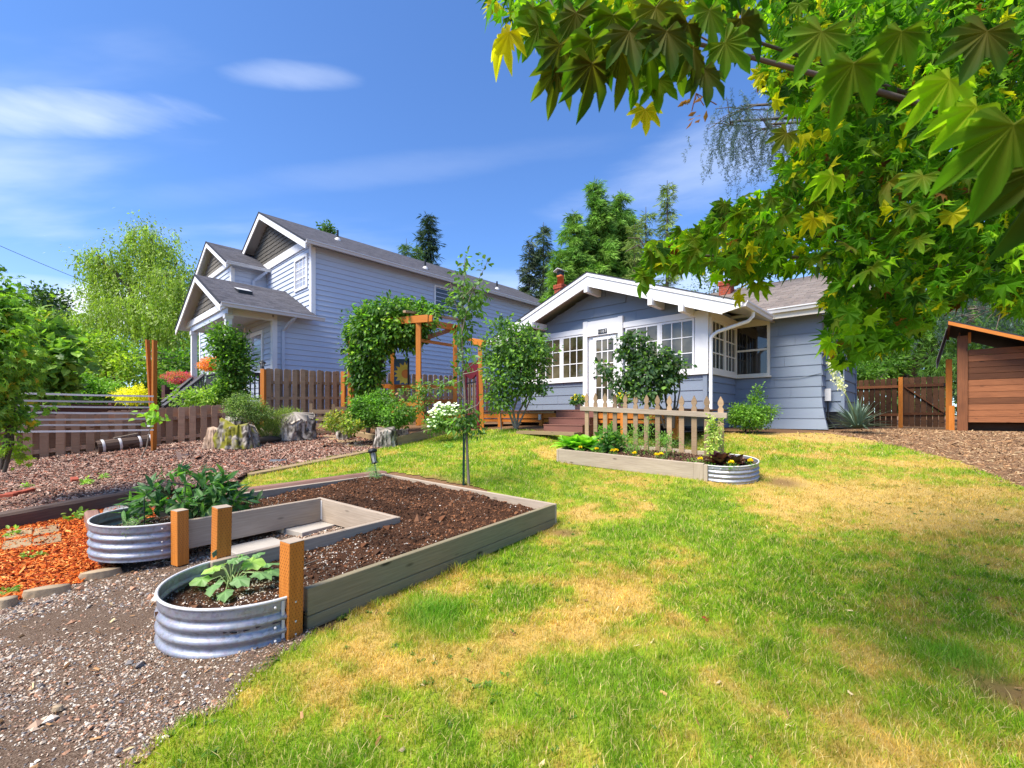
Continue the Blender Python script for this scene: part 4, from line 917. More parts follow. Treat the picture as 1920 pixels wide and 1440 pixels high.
def bed1():
    H = thing('raised_garden_bed', BED1.p(0, 0), 'large U shaped plank bed with two galvanised tank ends and orange posts', 'garden bed')
    fr = BED1; h = 0.24; th = 0.042
    def bd(a, b, mat=M_PLANK, z0=0.0, z1=h, n=1):
        (s0, t0), (s1, t1) = a, b; dx, dy = s1 - s0, t1 - t0; L = math.hypot(dx, dy); ex = (fr.ex * dx + fr.ey * dy) / L; ey = (fr.ex * -dy + fr.ey * dx) / L
        f = Fr(fr.p(s0, t0, 0), ex, ey, (0, 0, 1))
        for k in range(n):
            a_ = z0 + (z1 - z0) * k / n; b_ = z0 + (z1 - z0) * (k + 1) / n - (0.003 if k < n - 1 else 0)
            MB().box(f, 0, L, 0, th, a_, b_).build('bed_board', mat, H, bevel=0.004)
    bd((0.02, 0), (2.97, 0), M_PLANK2, 0.0, 0.08); bd((0.02, 0.001), (2.97, 0.001), M_PLANK2, 0.083, h)
    bd((2.97 + th, 0.0), (2.97 + th, 2.85)); bd((2.97, 2.85 - th), (0.25, 2.85 - th))
    bd((-0.12, 0.86 - th), (1.43, 0.86 - th), z1=h + .002); bd((1.43 + th, 0.82), (1.43 + th, 2.06), z1=h - .003); bd((1.43, 2.03), (0.16, 2.03), z1=h + .001)
    for (s, t) in ((1.40, 0.88), (1.40, 2.0), (2.95, 2.78)):
        m = MB(); m.box(fr, s - 0.07, s, t - 0.003, t, 0.02, h - 0.02); m.box(fr, s + 0.026, s + 0.029, t - 0.035, t + 0.035, 0.02, h - 0.02); m.build('corner_bracket', M_GUTTER, H)
    tank_end(H, fr, 0.43, 0.43, -0.02, 0.232, -0.05); tank_end(H, fr, 2.44, 0.41, 0.17, 0.232, -0.05)
    for (s, t, z1, a) in ((-0.065, 0.03, 0.525, 0.05), (-0.03, 0.915, 0.565, -0.05), (0.13, 1.965, 0.34, 0.15)):
        lean = (fr.ex * 0.02 + fr.ey * (0.07 if t > 1.5 else 0.0)); f = Fr(fr.p(s, t, 0), fr.ex * math.cos(a) + fr.ey * math.sin(a), fr.ey * math.cos(a) - fr.ex * math.sin(a), np.array((0, 0, 1.)) + lean)
        p = MB().box(f, -0.045, 0.045, -0.045, 0.045, -0.1, z1 - 0.002).build('post', M_ORANGE, H, bevel=0.003)
        MB().box(f, -0.0445, 0.0445, -0.0445, 0.0445, z1 - 0.0015, z1 + 0.001).build('post_top', M_PLANK, p)
        g = MB(); rr = random.Random(int(t * 100))
        for i in range(int(z1 / 0.017)):
            z = z1 - 0.02 - i * 0.017
            for k in range(5):
                y = -0.036 + k * 0.018 + (0.009 if i % 2 else 0) - 0.004
                g.box(f, -0.0457, -0.0445, y, y + 0.0022, z, z + 0.007); g.box(f, y, y + 0.0022, -0.0457, -0.0445, z, z + 0.007)
        g.build('incision_mark', M_SHEDW, p, kind='stuff')
    MB().box(fr, -0.13, -0.115, 0.0, 0.006, 0.02, 0.22).build('corner_bracket', M_GUTTER, H)
    MB().beam(fr.p(-0.10, 0.86, 0.27), fr.p(0.02, 0.92, 0.31), 0.003, 0.035).build('plant_tag', plain('green_plastic_tag', (0.08, 0.16, 0.09), 0.4), H)
    def hf(s, t):
        b = 0.135 + 0.055 * np.clip(s / 1.6, 0, 1) + 0.05 * np.clip((s - 1.3) / 1.2, 0, 1) * np.clip((t - 0.2) / 1, 0, 1)
        b = b + (fbm(s * 7, t * 7, 0, 12, 4) - 0.5) * 0.07 * np.clip(s / 1.2, 0.25, 1) + 0.02 * (fbm(s * 22, t * 22, 0, 13, 2) - .5)
        return b - 0.03 * np.exp(-((t - 0.05) / 0.1) ** 2) - 0.04 * np.exp(-((s - 2.95) / 0.12) ** 2) - 0.03 * np.exp(-((t - 2.8) / 0.12) ** 2)
    def kp(s, t):
        body = (s > 0) & (s < 2.96) & (t > 0.02) & (t < 2.83) & ~((t > 0.84) & (t < 2.05) & (s < 1.45))
        c1 = ((s + 0.06) ** 2 / 1.15 + (t - 0.43) ** 2 < 0.43 ** 2); c2 = ((s - 0.13) ** 2 / 1.15 + (t - 2.44) ** 2 < 0.41 ** 2)
        return (body & ~((t > 2.0) & (s < 0.13))) | c1 | c2
    o = soil_patch(H, fr, -0.7, 3.0, 0.0, 2.86, hf, kp)
    rng = np.random.default_rng(5); n = 30000; s = rng.uniform(-0.6, 2.95, n); t = rng.uniform(0.03, 2.8, n); k = kp(s, t); s, t = s[k], t[k]; n = len(s)
    pos = fr.o + s[:, None] * fr.ex + t[:, None] * fr.ey + (hf(s, t) + 0.003)[:, None] * fr.ez
    light = (rng.random(n) < np.clip(0.75 - s * 0.5, 0.04, 0.7)); sz = np.where(light, rng.lognormal(np.log(0.0045), 0.3, n), rng.lognormal(np.log(0.0052), 0.6, n))
    col = pick([(.11, .045, .020), (.17, .072, .032), (.060, .027, .014), (.14, .066, .034)], n, rng=rng); col[light] = pick([(.50, .42, .33), (.32, .24, .17), (.62, .56, .48)], light.sum(), rng=rng)
    dark = fbm(s * 3, t * 3, 0, 90) > 0.66; col[dark] *= 0.35
    scatter('soil_clods', pos, np.c_[sz * 1.2, sz, sz * 0.8], col, OCT_V, OCT_T, M_CHIP, 0.6, 0.35, parent=H, kind='stuff', rng=rng)
    for k, (px, py, r, sz_) in enumerate(((577, 992, 0.06, 0.44), (487, 1034, -0.03, 0.44))):
        c = gp(px, py); ex = fr.ex * math.cos(r) + fr.ey * math.sin(r); ey = fr.ey * math.cos(r) - fr.ex * math.sin(r); ey = np.array((ey[0], ey[1], 0.02))
        f = Fr(c + (0, 0, 0.01), ex, ey); o = MB().box(f, -sz_ / 2, sz_ / 2, -sz_ / 2, sz_ / 2, -0.02, 0.035).build('paving_slab', M_CONC, None, bevel=0.004)
        tag(o, ('pale square concrete slab at the far end of the bed path', 'pale concrete slab between the second post and the inner plank')[k], 'paving slab', 'paving slabs inside the U shaped bed')
bed1()
def bed2():
    H = thing('planter_bed', BED2.p(0, 0), 'long low plank planter with one silver corrugated round end on the lawn', 'garden bed')
    fr = BED2; h = 0.24; th = 0.04; W = 0.85
    MB().box(fr, 0.14, 2.59, 0, th, 0.0, h).build('bed_board', M_PLANK, H, bevel=0.004)
    MB().box(fr, 0.0, 0.137, -0.012, th, -0.03, h + 0.004).build('bed_board', M_PLANK, H, bevel=0.004)
    MB().box(fr, 2.592, 2.63, -0.002, W, 0.0, h - 0.003).build('bed_board', M_PLANK, H, bevel=0.004)
    MB().box(fr, 0.0, 2.59, W - th, W, 0.0, h).build('bed_board', M_PLANK, H, bevel=0.004)
    MB().box(fr, -0.06, -0.005, -0.015, 0.04, -0.05, h - 0.01).build('corner_post', M_PLANK, H)
    tank_end(H, fr, W / 2, W / 2 - 0.01, -0.06, 0.225, -0.02, a_flat=0.07)
    hf = lambda s, t: 0.185 + 0.03 * (fbm(s * 7, t * 7, 0, 14) - .5)
    kp = lambda s, t: ((s > -0.1) & (s < 2.59) & (t > 0.03) & (t < W - 0.03)) | ((s + 0.12) ** 2 / 1.15 + (t - W / 2) ** 2 < (W / 2 - 0.03) ** 2)
    soil_patch(H, fr, -0.6, 2.6, 0.0, W, hf, kp, 0.04)
    rng = np.random.default_rng(6); n = 3000; s = rng.uniform(-0.5, 2.55, n); t = rng.uniform(0.04, W - .05, n); k = kp(s, t); s, t = s[k], t[k]; n = len(s)
    pos = fr.o + s[:, None] * fr.ex + t[:, None] * fr.ey + (hf(s, t) + 0.004)[:, None] * fr.ez; sz = rng.lognormal(np.log(0.011), 0.4, n)
    scatter('soil_clods', pos, np.c_[sz * 1.3, sz, sz * .8], pick([(.10, .05, .03), (.05, .026, .018), (.22, .14, .09)], n, rng=rng), OCT_V, OCT_T, M_CHIP, 0.6, 0.35, parent=H, kind='stuff', rng=rng)
    # picket panel standing along the back of the bed
    L0 = np.array((3.225, 7.0, 0.0)); d = np.array((-.718, .696, 0)); H2 = thing('picket_panel', L0 + (0, 0, .74), 'weathered brown picket panel standing behind the plank planter', 'fence panel')
    nrm_ = np.array((-.696, -.718, 0)); f = Fr(L0, d, nrm_)
    prof = [(-.042, -.3), (-.042, .60), (-.022, .635), (-.045, .68), (-.040, .72), (-.018, .765), (0, .80), (.018, .765), (.040, .72), (.045, .68), (.022, .635), (.042, .60), (.042, -.3)]
    xs = [1352, 1325.9, 1301.7, 1278, 1255.3, 1233.4, 1212, 1192, 1172, 1153, 1135, 1116.8, 1100.6]
    me = MB().prism(Fr((0, 0, 0), (1, 0, 0), (0, 1, 0)), prof, -0.009, 0.009, 'y').mesh('picket', M_FENCE2)
    for i, x in enumerate(xs):
        s, _ = onp(L0, d, x, 700); z0 = 0.755 + 0.055 * s + random.uniform(-.006, .006)
        inst('picket', me, H2, frameM(f.p(s, 0, z0), d + np.array((0, 0, random.uniform(-.015, .015))), nrm_, (0, 0, 1)))
    zr = lambda s: 0.755 + 0.055 * s + 0.50
    a = f.p(-0.09, 0.028, zr(0)); b = f.p(2.62, 0.028, zr(2.6)); MB().beam(a, b, 0.035, 0.085).build('rail', M_PLANK, H2, bevel=0.003)
bed2()

# ---------------------------------------------------------------- fences
FO = np.array((-9.92, 10.2, 0.0))
def board_mesh(name, w, h, th, mat, ear=0.03):
    return MB().prism(Fr((0, 0, 0), (1, 0, 0), (0, 1, 0)), [(-w / 2, 0), (w / 2, 0), (w / 2, h - ear), (w / 2 - ear, h), (-w / 2 + ear, h), (-w / 2, h - ear)], -th / 2, th / 2, 'y').mesh(name, mat)
def shadowbox(name, s0, s1, zf, ht, label, rails, mat, sp=0.25):
    H = thing(name, FO + u1 * s0 + (0, 0, zf(s0)), label, 'fence')
    me = board_mesh('fence_board', 0.14, ht, 0.018, mat); n = int((s1 - s0) / sp); rr = random.Random(n)
    out = -u2   # towards the garden
    for i in range(n + 1):
        s = s0 + i * sp; q = FO + u1 * s
        for side, ds in ((1, 0), (-1, sp / 2)):
            if s + ds > s1: continue
            p = q + u1 * ds + out * 0.055 * side; inst('fence_board', me, H, frameM(p + (0, 0, zf(s + ds) + rr.uniform(-.015, .015)), u1 + np.array((0, 0, rr.uniform(-.012, .012))), -u2, (0, 0, 1)))
    for z in rails: MB().beam(FO + u1 * s0 + (0, 0, zf(s0) + z), FO + u1 * s1 + (0, 0, zf(s1) + z), 0.085, 0.085).build('rail', mat, H)
    k = s0 + 0.3
    while k < s1: MB().beam(FO + u1 * k + (0, 0, zf(k) - .1), FO + u1 * k + (0, 0, zf(k) + ht - .08), 0.045, 0.088, u1).build('fence_post', mat, H); k += 2.2
    return H
shadowbox('low_fence', -2.6, 3.85, lambda s: 0.36 + 0.09 * s, 0.94, 'low weathered shadowbox fence of brown boards behind the bark bed', (0.16, 0.66), M_FENCE, 0.245)
shadowbox('tall_fence', 4.12, 13.5, lambda s: 0.72 + 0.035 * s, 1.76, 'tall weathered shadowbox board fence in front of the two storey house', (0.3, 0.9, 1.36), M_FENCE2, 0.25)
def opost(px, ytop, ybot, D, w, label, lean=(0, 0), grp='orange stained posts'):
    b = P(px, ybot, D); t = P(px + lean[0], ytop, D + lean[1]); H = MB(); H.beam(b, t, w, w, (0, 1, 0)); o = H.build('stained_post', M_ORANGE, None, bevel=0.004); return tag(o, label, 'post', grp)
opost(493.5, 692, 812, 13.05, 0.115, 'orange post at the left end of the tall fence, carrying the lantern')
opost(644, 697, 800, 14.4, 0.11, 'orange gate post at the right end of the tall board fence')
opost(656.5, 690, 806, 12.9, 0.10, 'orange post half covered by the climbing vine beside the gate post')
def lantern():
    b = P(492, 691, 13.05); L = MB().lathe(b, [(0.05, 0), (0.055, 0.02), (0.035, 0.04), (0.035, 0.055)], 12).build('post_lantern', M_BLACK); tag(L, 'small black lantern on top of the orange fence post', 'lantern')
    MB().lathe(b, [(0.045, 0.056), (0.065, 0.12), (0.06, 0.155)], 6).build('lantern_glass', M_GLASSW, L)
    MB().lathe(b, [(0.105, 0.15), (0.10, 0.165), (0.05, 0.205), (0.02, 0.215), (0.018, 0.235), (0.0, 0.25)], 12).build('lantern_cap', M_BLACK, L)
    m = MB()
    for k in range(6): a = k * math.pi / 3; m.tube([b + (0.05 * math.cos(a), 0.05 * math.sin(a), 0.055), b + (0.068 * math.cos(a), 0.068 * math.sin(a), 0.155)], 0.006, 5)
    m.build('cage_bar', M_BLACK, L)
lantern()
M_SLAT = wood('pale_grey_slat', (0.50, 0.45, 0.40), (0.72, 0.67, 0.62), knots=False)
def trellis():
    base = P(286, 822, 10.3); base[2] = g1(base[0], base[1]); H = thing('slat_trellis', base, 'two tall orange boards with seven thin grey slats strung leftwards', 'trellis')
    MB().beam(base + (-.02, 0.06, 0), P(276.5, 637, 10.3), 0.035, 0.10, (0, 1, 0)).build('post', M_ORANGE, H); MB().beam(base + (0.03, 0, 0), P(290, 638, 10.25), 0.04, 0.115, (0, 1, 0)).build('post', M_ORANGE, H)
    yl = (737, 751, 761, 773, 787, 797, 809.5); yr = (743, 753.5, 764, 775, 785, 795.5, 806)
    for a, b in zip(yl, yr):
        p, q = P(30, a, 8.7), P(288, b, 10.18); m = (p + q) / 2 - (0, 0, 0.008); mb = MB()
        mb.beam(p, m, 0.016, 0.037, (0, 0, 1)); mb.beam(m, q, 0.016, 0.037, (0, 0, 1)); mb.build('slat', M_SLAT, H)
    MB().beam(P(33, 860, 8.72), P(30, 735, 8.72), 0.04, 0.06, (0, 1, 0)).build('post', M_FENCE2, H)
trellis()
def vinyl():
    H = thing('vinyl_fence', P(303, 790, 17), 'brown panelled vinyl fence beyond the low board fence', 'fence')
    a, b = P(60, 757.5, 13.2), P(306, 757.5, 16.8); d = nrm((b - a) * (1, 1, 0)); n = np.array((-d[1], d[0], 0)); f = Fr((a[0], a[1], 0), d, n); L = np.linalg.norm((b - a)[:2]); zt = 1.62
    MB().box(f, 0, L, -.04, .04, zt - .12, zt).build('rail', M_VINYL, H); MB().box(f, 0, L, -.015, .015, 0.5, zt - .12).build('panel', M_VINYL, H)
    k = 0
    while k < L: MB().box(f, k, k + .12, -.065, .065, 0.3, zt + .06).build('vinyl_post', M_VINYL, H); k += 2.0
    c = P(306, 725, 16.6); e = P(372, 727, 18.5); d = nrm((e - c) * (1, 1, 0)); n = np.array((-d[1], d[0], 0)); f = Fr((c[0], c[1], 0), d, n); zt = c[2]
    MB().box(f, 0, .1, -.06, .06, .5, zt + .06).build('vinyl_post', M_VINYL, H); MB().box(f, .1, 2.5, -.035, .035, zt - .1, zt).build('rail', M_VINYL, H); MB().box(f, .1, 2.5, -.012, .012, .5, zt - .1).build('panel', M_VINYL, H)
vinyl()
def gate_fence():
    O = np.array((12.55, 17.2, 0.0)); d = -u2; n = -u1; f = Fr(O, d, n)
    H = thing('board_fence', O + (0, 0, .85), 'dark brown board fence between the bungalow and the gate', 'fence')
    s0, _ = onp(O, d, 1600, 700); s1, _ = onp(O, d, 1684, 700); g0, _ = onp(O, d, 1694, 700); g1_, _ = onp(O, d, 1774, 700)
    me = board_mesh('fence_board', 0.14, 1.72, 0.02, M_DARKRED, 0.02); rr = random.Random(4)
    s = s0
    while s < s1 - .05: inst('fence_board', me, H, frameM(f.p(s + .07, 0, 0.86 + rr.uniform(-.01, .02)), d, n, (0, 0, 1))); s += 0.158
    for z in (1.25, 2.25): MB().box(f, s0, s1, .012, .05, z, z + .09).build('rail', M_SHEDW, H)
    a = MB().box(f, s1 + .01, s1 + .13, -.04, .09, .7, 2.62).build('gate_post', M_ORANGE, H)
    G = thing('garden_gate', f.p(g0, 0, .9), 'dark board gate with a diagonal brace beside the shed', 'gate')
    s = g0
    while s < g1_ - .05: inst('gate_board', me, G, frameM(f.p(s + .07, 0, 0.88 + rr.uniform(-.01, .01)), d, n, (0, 0, 1))); s += 0.152
    for z in (1.28, 2.26): MB().box(f, g0, g1_, .012, .05, z, z + .09).build('rail', M_SHEDW, G)
    MB().beam(f.p(g0 + .05, .035, 2.26), f.p(g1_ - .05, .035, 1.37), .035, .09, n).build('brace', M_SHEDW, G)
    for z in (1.32, 2.3): MB().box(f, g1_ - .06, g1_ + .06, .05, .065, z - .05, z + .06).build('hinge', M_BLACK, G)
gate_fence()
def shed():
    O = np.array((10.60, 10.75, 0.0)); R_ = -u2; Bk = u1; f = Fr(O, R_, -Bk)     # x right along the front, y towards the camera
    H = thing('wood_shed', O + (0, 0, .92), 'open cedar board shed with a sloping roof at the right edge', 'shed')
    z0, z1 = 1.10, 2.80; n = 12; st = (z1 - z0) / n; rr = random.Random(8)
    for i in range(n):
        me = MB().box(f, 0.12, 1.3, 0.0, 0.025, z0 + i * st + 0.003, z0 + (i + 1) * st - 0.003).build('wall_board', M_SHEDW, H, bevel=0.003)
    MB().box(f, -0.06, 0.115, -0.06, 0.08, 0.75, 3.13).build('corner_post', M_SHEDW, H)
    MB().box(f, 0.12, 0.17, 0.0, 0.06, 2.95, 3.2).build('bracket', M_ORANGE, H)
    sf = Fr(O, Bk, R_)
    for i in range(n + 2): MB().box(sf, 0.08, 1.9, -0.03, -0.005, 1.25 + i * st + 0.003, 1.25 + (i + 1) * st - 0.003).build('wall_board', M_SHEDW, H)
    MB().box(sf, 1.0, 1.12, -0.25, -0.13, 0.85, 2.7).build('side_post', M_ORANGE, H); MB().box(sf, 0.25, 0.33, -0.2, -0.1, 0.85, 1.5).build('side_post', M_ORANGE, H)
    MB().box(f, 0.12, 1.3, -2.0, -1.95, .9, 2.7).build('back_wall', M_DARKRED, H)
    MB().box(f, 1.28, 1.32, -2.0, 0.03, .9, 2.72).build('side_wall', M_SHEDW, H)
    def zz(x): return 3.46 - .436 * (x + .2)
    rf = MB(); rf.prism(f, [(-.22, zz(-.22)), (1.6, zz(1.6)), (1.6, zz(1.6) - .03), (-.22, zz(-.22) - .03)], -2.2, 0.55, 'y').build('roof', M_ROOFEDGE, H)
    MB().prism(f, [(-.22, zz(-.22) - .031), (1.6, zz(1.6) - .031), (1.6, zz(1.6) - .11), (-.22, zz(-.22) - .11)], 0.52, 0.56, 'y').build('fascia', M_ORANGE, H)
    m = MB(); m.prism(f, [(-.22, zz(-.22) - .031), (-.18, zz(-.18) - .031), (-.18, zz(-.18) - .12), (-.22, zz(-.22) - .12)], -2.2, .52, 'y'); m.build('fascia', M_SHEDW, H)
    # corrugated sheet dipping behind on the left
    pts = []; k = 40
    for i in range(k + 1):
        y = -2.6 + 2.5 * i / k; w = 0.012 * math.sin(i * 1.57)
        pts.append((-1.15 + w, y, 2.72)); 
    m = MB(); vs = [f.p(-0.42 + 0.012 * (1 if i % 2 else -1), -2.8 + 2.3 * i / k, 2.62) for i in range(k + 1)] + [f.p(-0.23 + 0.012 * (1 if i % 2 else -1), -2.8 + 2.3 * i / k, 3.42) for i in range(k + 1)]
    m.add(vs, [(i, i + 1, k + 2 + i, k + 1 + i) for i in range(k)]); o = m.build('corrugated_sheet', plain('grey_roof_sheet', (0.16, 0.16, 0.18), 0.6, 0.2), H)
    sm = o.modifiers.new('solid', 'SOLIDIFY'); sm.thickness = 0.006
    MB().box(f, 0.1, 1.3, -1.2, -0.3, 0.85, 1.08).build('floor_bearer', M_DARKRED, H)
shed()

# ---------------------------------------------------------------- deck, steps, pots
def deck():
    R = Fr(PB, -u1, u2); H = thing('deck', PB + (0, 0, .9), 'low wooden deck with orange framing in front of the sunroom', 'deck'); zt = 1.395
    y = 0.03; k = 0
    while y < 2.68: MB().box(R, y, y + .135, -0.5, 7.6, zt - .03, zt).build('deck_board', M_DECK, H); y += .142
    MB().box(R, 2.665, 2.69, 2.55, 7.6, zt - .075, zt - .031).build('deck_edge', M_FENCE2, H)
    MB().box(R, 2.64, 2.675, -0.5, 7.6, zt - .2, zt - .08).build('rim_joist', M_ORANGE, H); MB().box(R, 2.62, 2.65, -0.5, 7.6, 1.10, 1.17).build('rail', M_ORANGE, H)
    for v in (-0.4, 0.7, 1.1, 2.9, 4.3, 5.7, 7.1): MB().box(R, 2.60, 2.70, v, v + .1, .8, zt - .075).build('deck_post', M_ORANGE, H)
    MB().box(R, .3, 2.5, -0.4, 7.5, 0.93, 0.95).build('under_deck_sheet', M_ROOFEDGE, H)  # flat black sheet low under the deck boards
    S = thing('deck_steps', R.p(3.3, 1.9, .9), 'three red brown composite steps leading up to the deck', 'steps')
    for i, (b0, z0, z1, v0, v1) in enumerate(((2.70, 1.225, 1.385, 1.35, 2.47), (3.03, 1.075, 1.22, 1.33, 2.42), (3.36, .90, 1.07, 1.28, 2.30))):
        MB().box(R, b0, b0 + .02, v0, v1, z0, z1 - .026).build('riser', M_DECK, S); MB().box(R, b0 - .33, b0 + .03, v0 - .01, v1 + .01, z1 - .025, z1).build('tread', M_DECK, S, bevel=.003)
        MB().box(R, b0 - .3, b0 - .01, v0 + .01, v0 + .04, .8, z1 - .026).build('stringer', M_DECK, S); MB().box(R, b0 - .3, b0 - .01, v1 - .04, v1 - .01, .8, z1 - .026).build('stringer', M_DECK, S)
    pl = MB().box(R, 3.55, 3.78, 1.2, 2.75, .86, .925).build('edging_plank', M_TIMBER_Y); tag(pl, 'tan plank on the grass below the deck steps', 'plank')
    c = P(1005, 779, 10.85); l = MB().box(R, 2.71, 2.75, 2.92, 2.98, 1.16, 1.29).build('step_light', M_GUTTER); tag(l, 'small bronze light fixed on the deck post by the steps', 'light')
deck()
def timber(name, a, b, w, h, mat, label, cat='timber', group=None, dz=0.0, chip=True):
    a = np.array(a, float); b = np.array(b, float); d = b - a; L = np.linalg.norm(d); ex = d / L; ey = nrm(np.cross((0, 0, 1), ex)); ez = np.cross(ex, ey); rr = random.Random(int(L * 1000))
    f = Fr(a + (0, 0, dz), ex, ey, ez); m = MB(); c = min(w, h) * 0.16; k = 14
    prof = lambda q: [(-w / 2, 0), (w / 2, 0), (w / 2, h - c), (w / 2 - c, h), (-w / 2 + c, h), (-w / 2, h - c)]
    vs = []; 
    for i in range(k + 1):
        for (y, z) in prof(i): vs.append(f.p(L * i / k, y + rr.uniform(-1, 1) * w * .018, z + rr.uniform(-1, 1) * h * .02))
    fs = [tuple(range(6))[::-1], tuple(range(k * 6, k * 6 + 6))]; uv = [[(0, 0)] * 6, [(0, 0)] * 6]; uv[0] = [(p[0], p[1]) for p in prof(0)][::-1]; uv[1] = [(p[0], p[1]) for p in prof(0)]
    for i in range(k):
        for j in range(6):
            j2 = (j + 1) % 6; fs.append((i * 6 + j, i * 6 + j2, (i + 1) * 6 + j2, (i + 1) * 6 + j)); uv.append([(L * i / k, j * .1), (L * i / k, j * .1 + .1), (L * (i + 1) / k, j * .1 + .1), (L * (i + 1) / k, j * .1)])
    m.add(vs, fs, uv); o = m.build(name, mat); return tag(o, label, cat, group)
timber('railway_sleeper', P(-60, 1003, 4.75), P(330, 925, 6.5), 0.2, 0.165, M_TIMBER, 'dark old railway sleeper holding the bark bed above the orange chips', 'sleeper', 'old railway sleepers')
s0_, s1_ = BED1.p(0.45, 2.97), BED1.p(3.15, 3.02); timber('railway_sleeper', s0_ + (0, 0, .03), s1_ + (0, 0, .03), 0.2, 0.215, M_TIMBER_R, 'weathered reddish sleeper lying against the far side of the U shaped bed', 'sleeper', 'old railway sleepers')
a_, b_ = gp(203, 1062), gp(172, 981); timber('landscape_timber', a_, b_ + (0, 0, .03), 0.125, 0.12, M_TIMBER_R, 'red brown timber dividing the orange chip bed', 'timber', 'red brown timbers'); a_, b_ = gp(300, 955), gp(272, 943); timber('landscape_timber', a_, b_, 0.12, 0.11, M_TIMBER_R, 'short red brown timber behind the round tank of peonies', 'timber', 'red brown timbers')
a_, b_ = gp(466, 893), gp(690, 849); timber('edging_board', a_ + (0, 0, .0), b_, 0.22, 0.045, M_TIMBER_Y, 'long tan board edging the bark bed along the grass', 'plank')
a_, b_ = gp(744, 836), gp(862, 809); timber('edging_board', a_, b_ + (0, 0, .02), 0.09, 0.21, M_FENCE2, 'grey brown plank holding the flower bed beside the stump', 'plank'); a_, b_ = gp(666, 819), gp(712, 830); timber('edging_board', a_, b_, 0.09, 0.17, M_TIMBER_Y, 'short tan plank at the back corner of the flower bed', 'plank')
a_, b_ = gp(590, 812), gp(626, 813); timber('edging_board', a_, b_, 0.09, 0.07, M_TIMBER_Y, 'low tan plank at the foot of the slatted compost bin', 'plank')
def slabs():
    for k, (x0, x1, y, lab) in enumerate(((607, 640, 820, 'farthest narrow stepping stone before the compost bin'), (617, 652, 825, 'second stepping stone from the compost bin'), (633, 674, 830, 'stepping stone third from the compost bin'), (652, 693, 838, 'nearest and largest stepping stone by the edging board'))):
        a, b = gp(x0, y), gp(x1, y); c = (a + b) / 2; ex = nrm(b - a); ey = nrm((-ex[1] * 1 - .5, ex[0], 0.06)); L = np.linalg.norm(b - a)
        o = MB().box(Fr(c, ex, ey), -L / 2, L / 2, -.17, .17, -.02, .04).build('stepping_stone', M_TIMBER_Y, None, bevel=.006); tag(o, lab, 'stepping stone', 'stepping stones in the bark')
    for k, (x0, y0, x1, y1, lab) in enumerate(((8, 997, 60, 1016, 'far left paver of the four set in orange chips'), (62, 991, 111, 1010, 'far right paver of the four set in orange chips'), (2, 1016, 59, 1038, 'near left paver of the four set in orange chips'), (60, 1009, 115, 1030, 'near right paver of the four, cracked, in orange chips'),
                                             (192, 950, 262, 966, 'upper of two pavers behind the reddish timber'), (207, 963, 267, 981, 'lower of two pavers beside the peony tank'))):
        a, b, c = gp(x0, y1), gp(x1, y1 - (y1 - y0) * .45), gp(x0 + (x1 - x0) * .08, y0 + (y1 - y0) * .25); ex = b - a; ey = c - a; L, Wd = np.linalg.norm(ex), np.linalg.norm(ey); f = Fr(a, ex / L, ey / Wd)
        o = MB().box(f, 0, L, 0, Wd, -.02, .035).build('paver', M_TIMBER_Y if k < 4 else M_CONC, None, bevel=.004); tag(o, lab, 'paver', 'flat pavers in the orange chips')
    for k, (px, py, D) in enumerate(((12, 958, 0), (30, 952, 0), (48, 948, 0), (140, 921, 0))):
        a = gp(px, py - 14); a[2] = float(gzb(a[0], a[1])[0]); ex = nrm((math.cos(k * .7 + .3), math.sin(k * .7 + .3), .1)); f = Fr(a, ex, nrm((-ex[1], ex[0], 0))); o = MB().box(f, -.1, .1, -.045, .045, -.01, .055).build('brick', M_BRICK, None, bevel=.006)
        tag(o, ('brick at the very left behind the sleeper', 'middle one of three bricks behind the sleeper', 'rightmost of three bricks behind the sleeper', 'lone brick lying on bark by a weed')[k], 'brick', 'loose red bricks')
slabs()
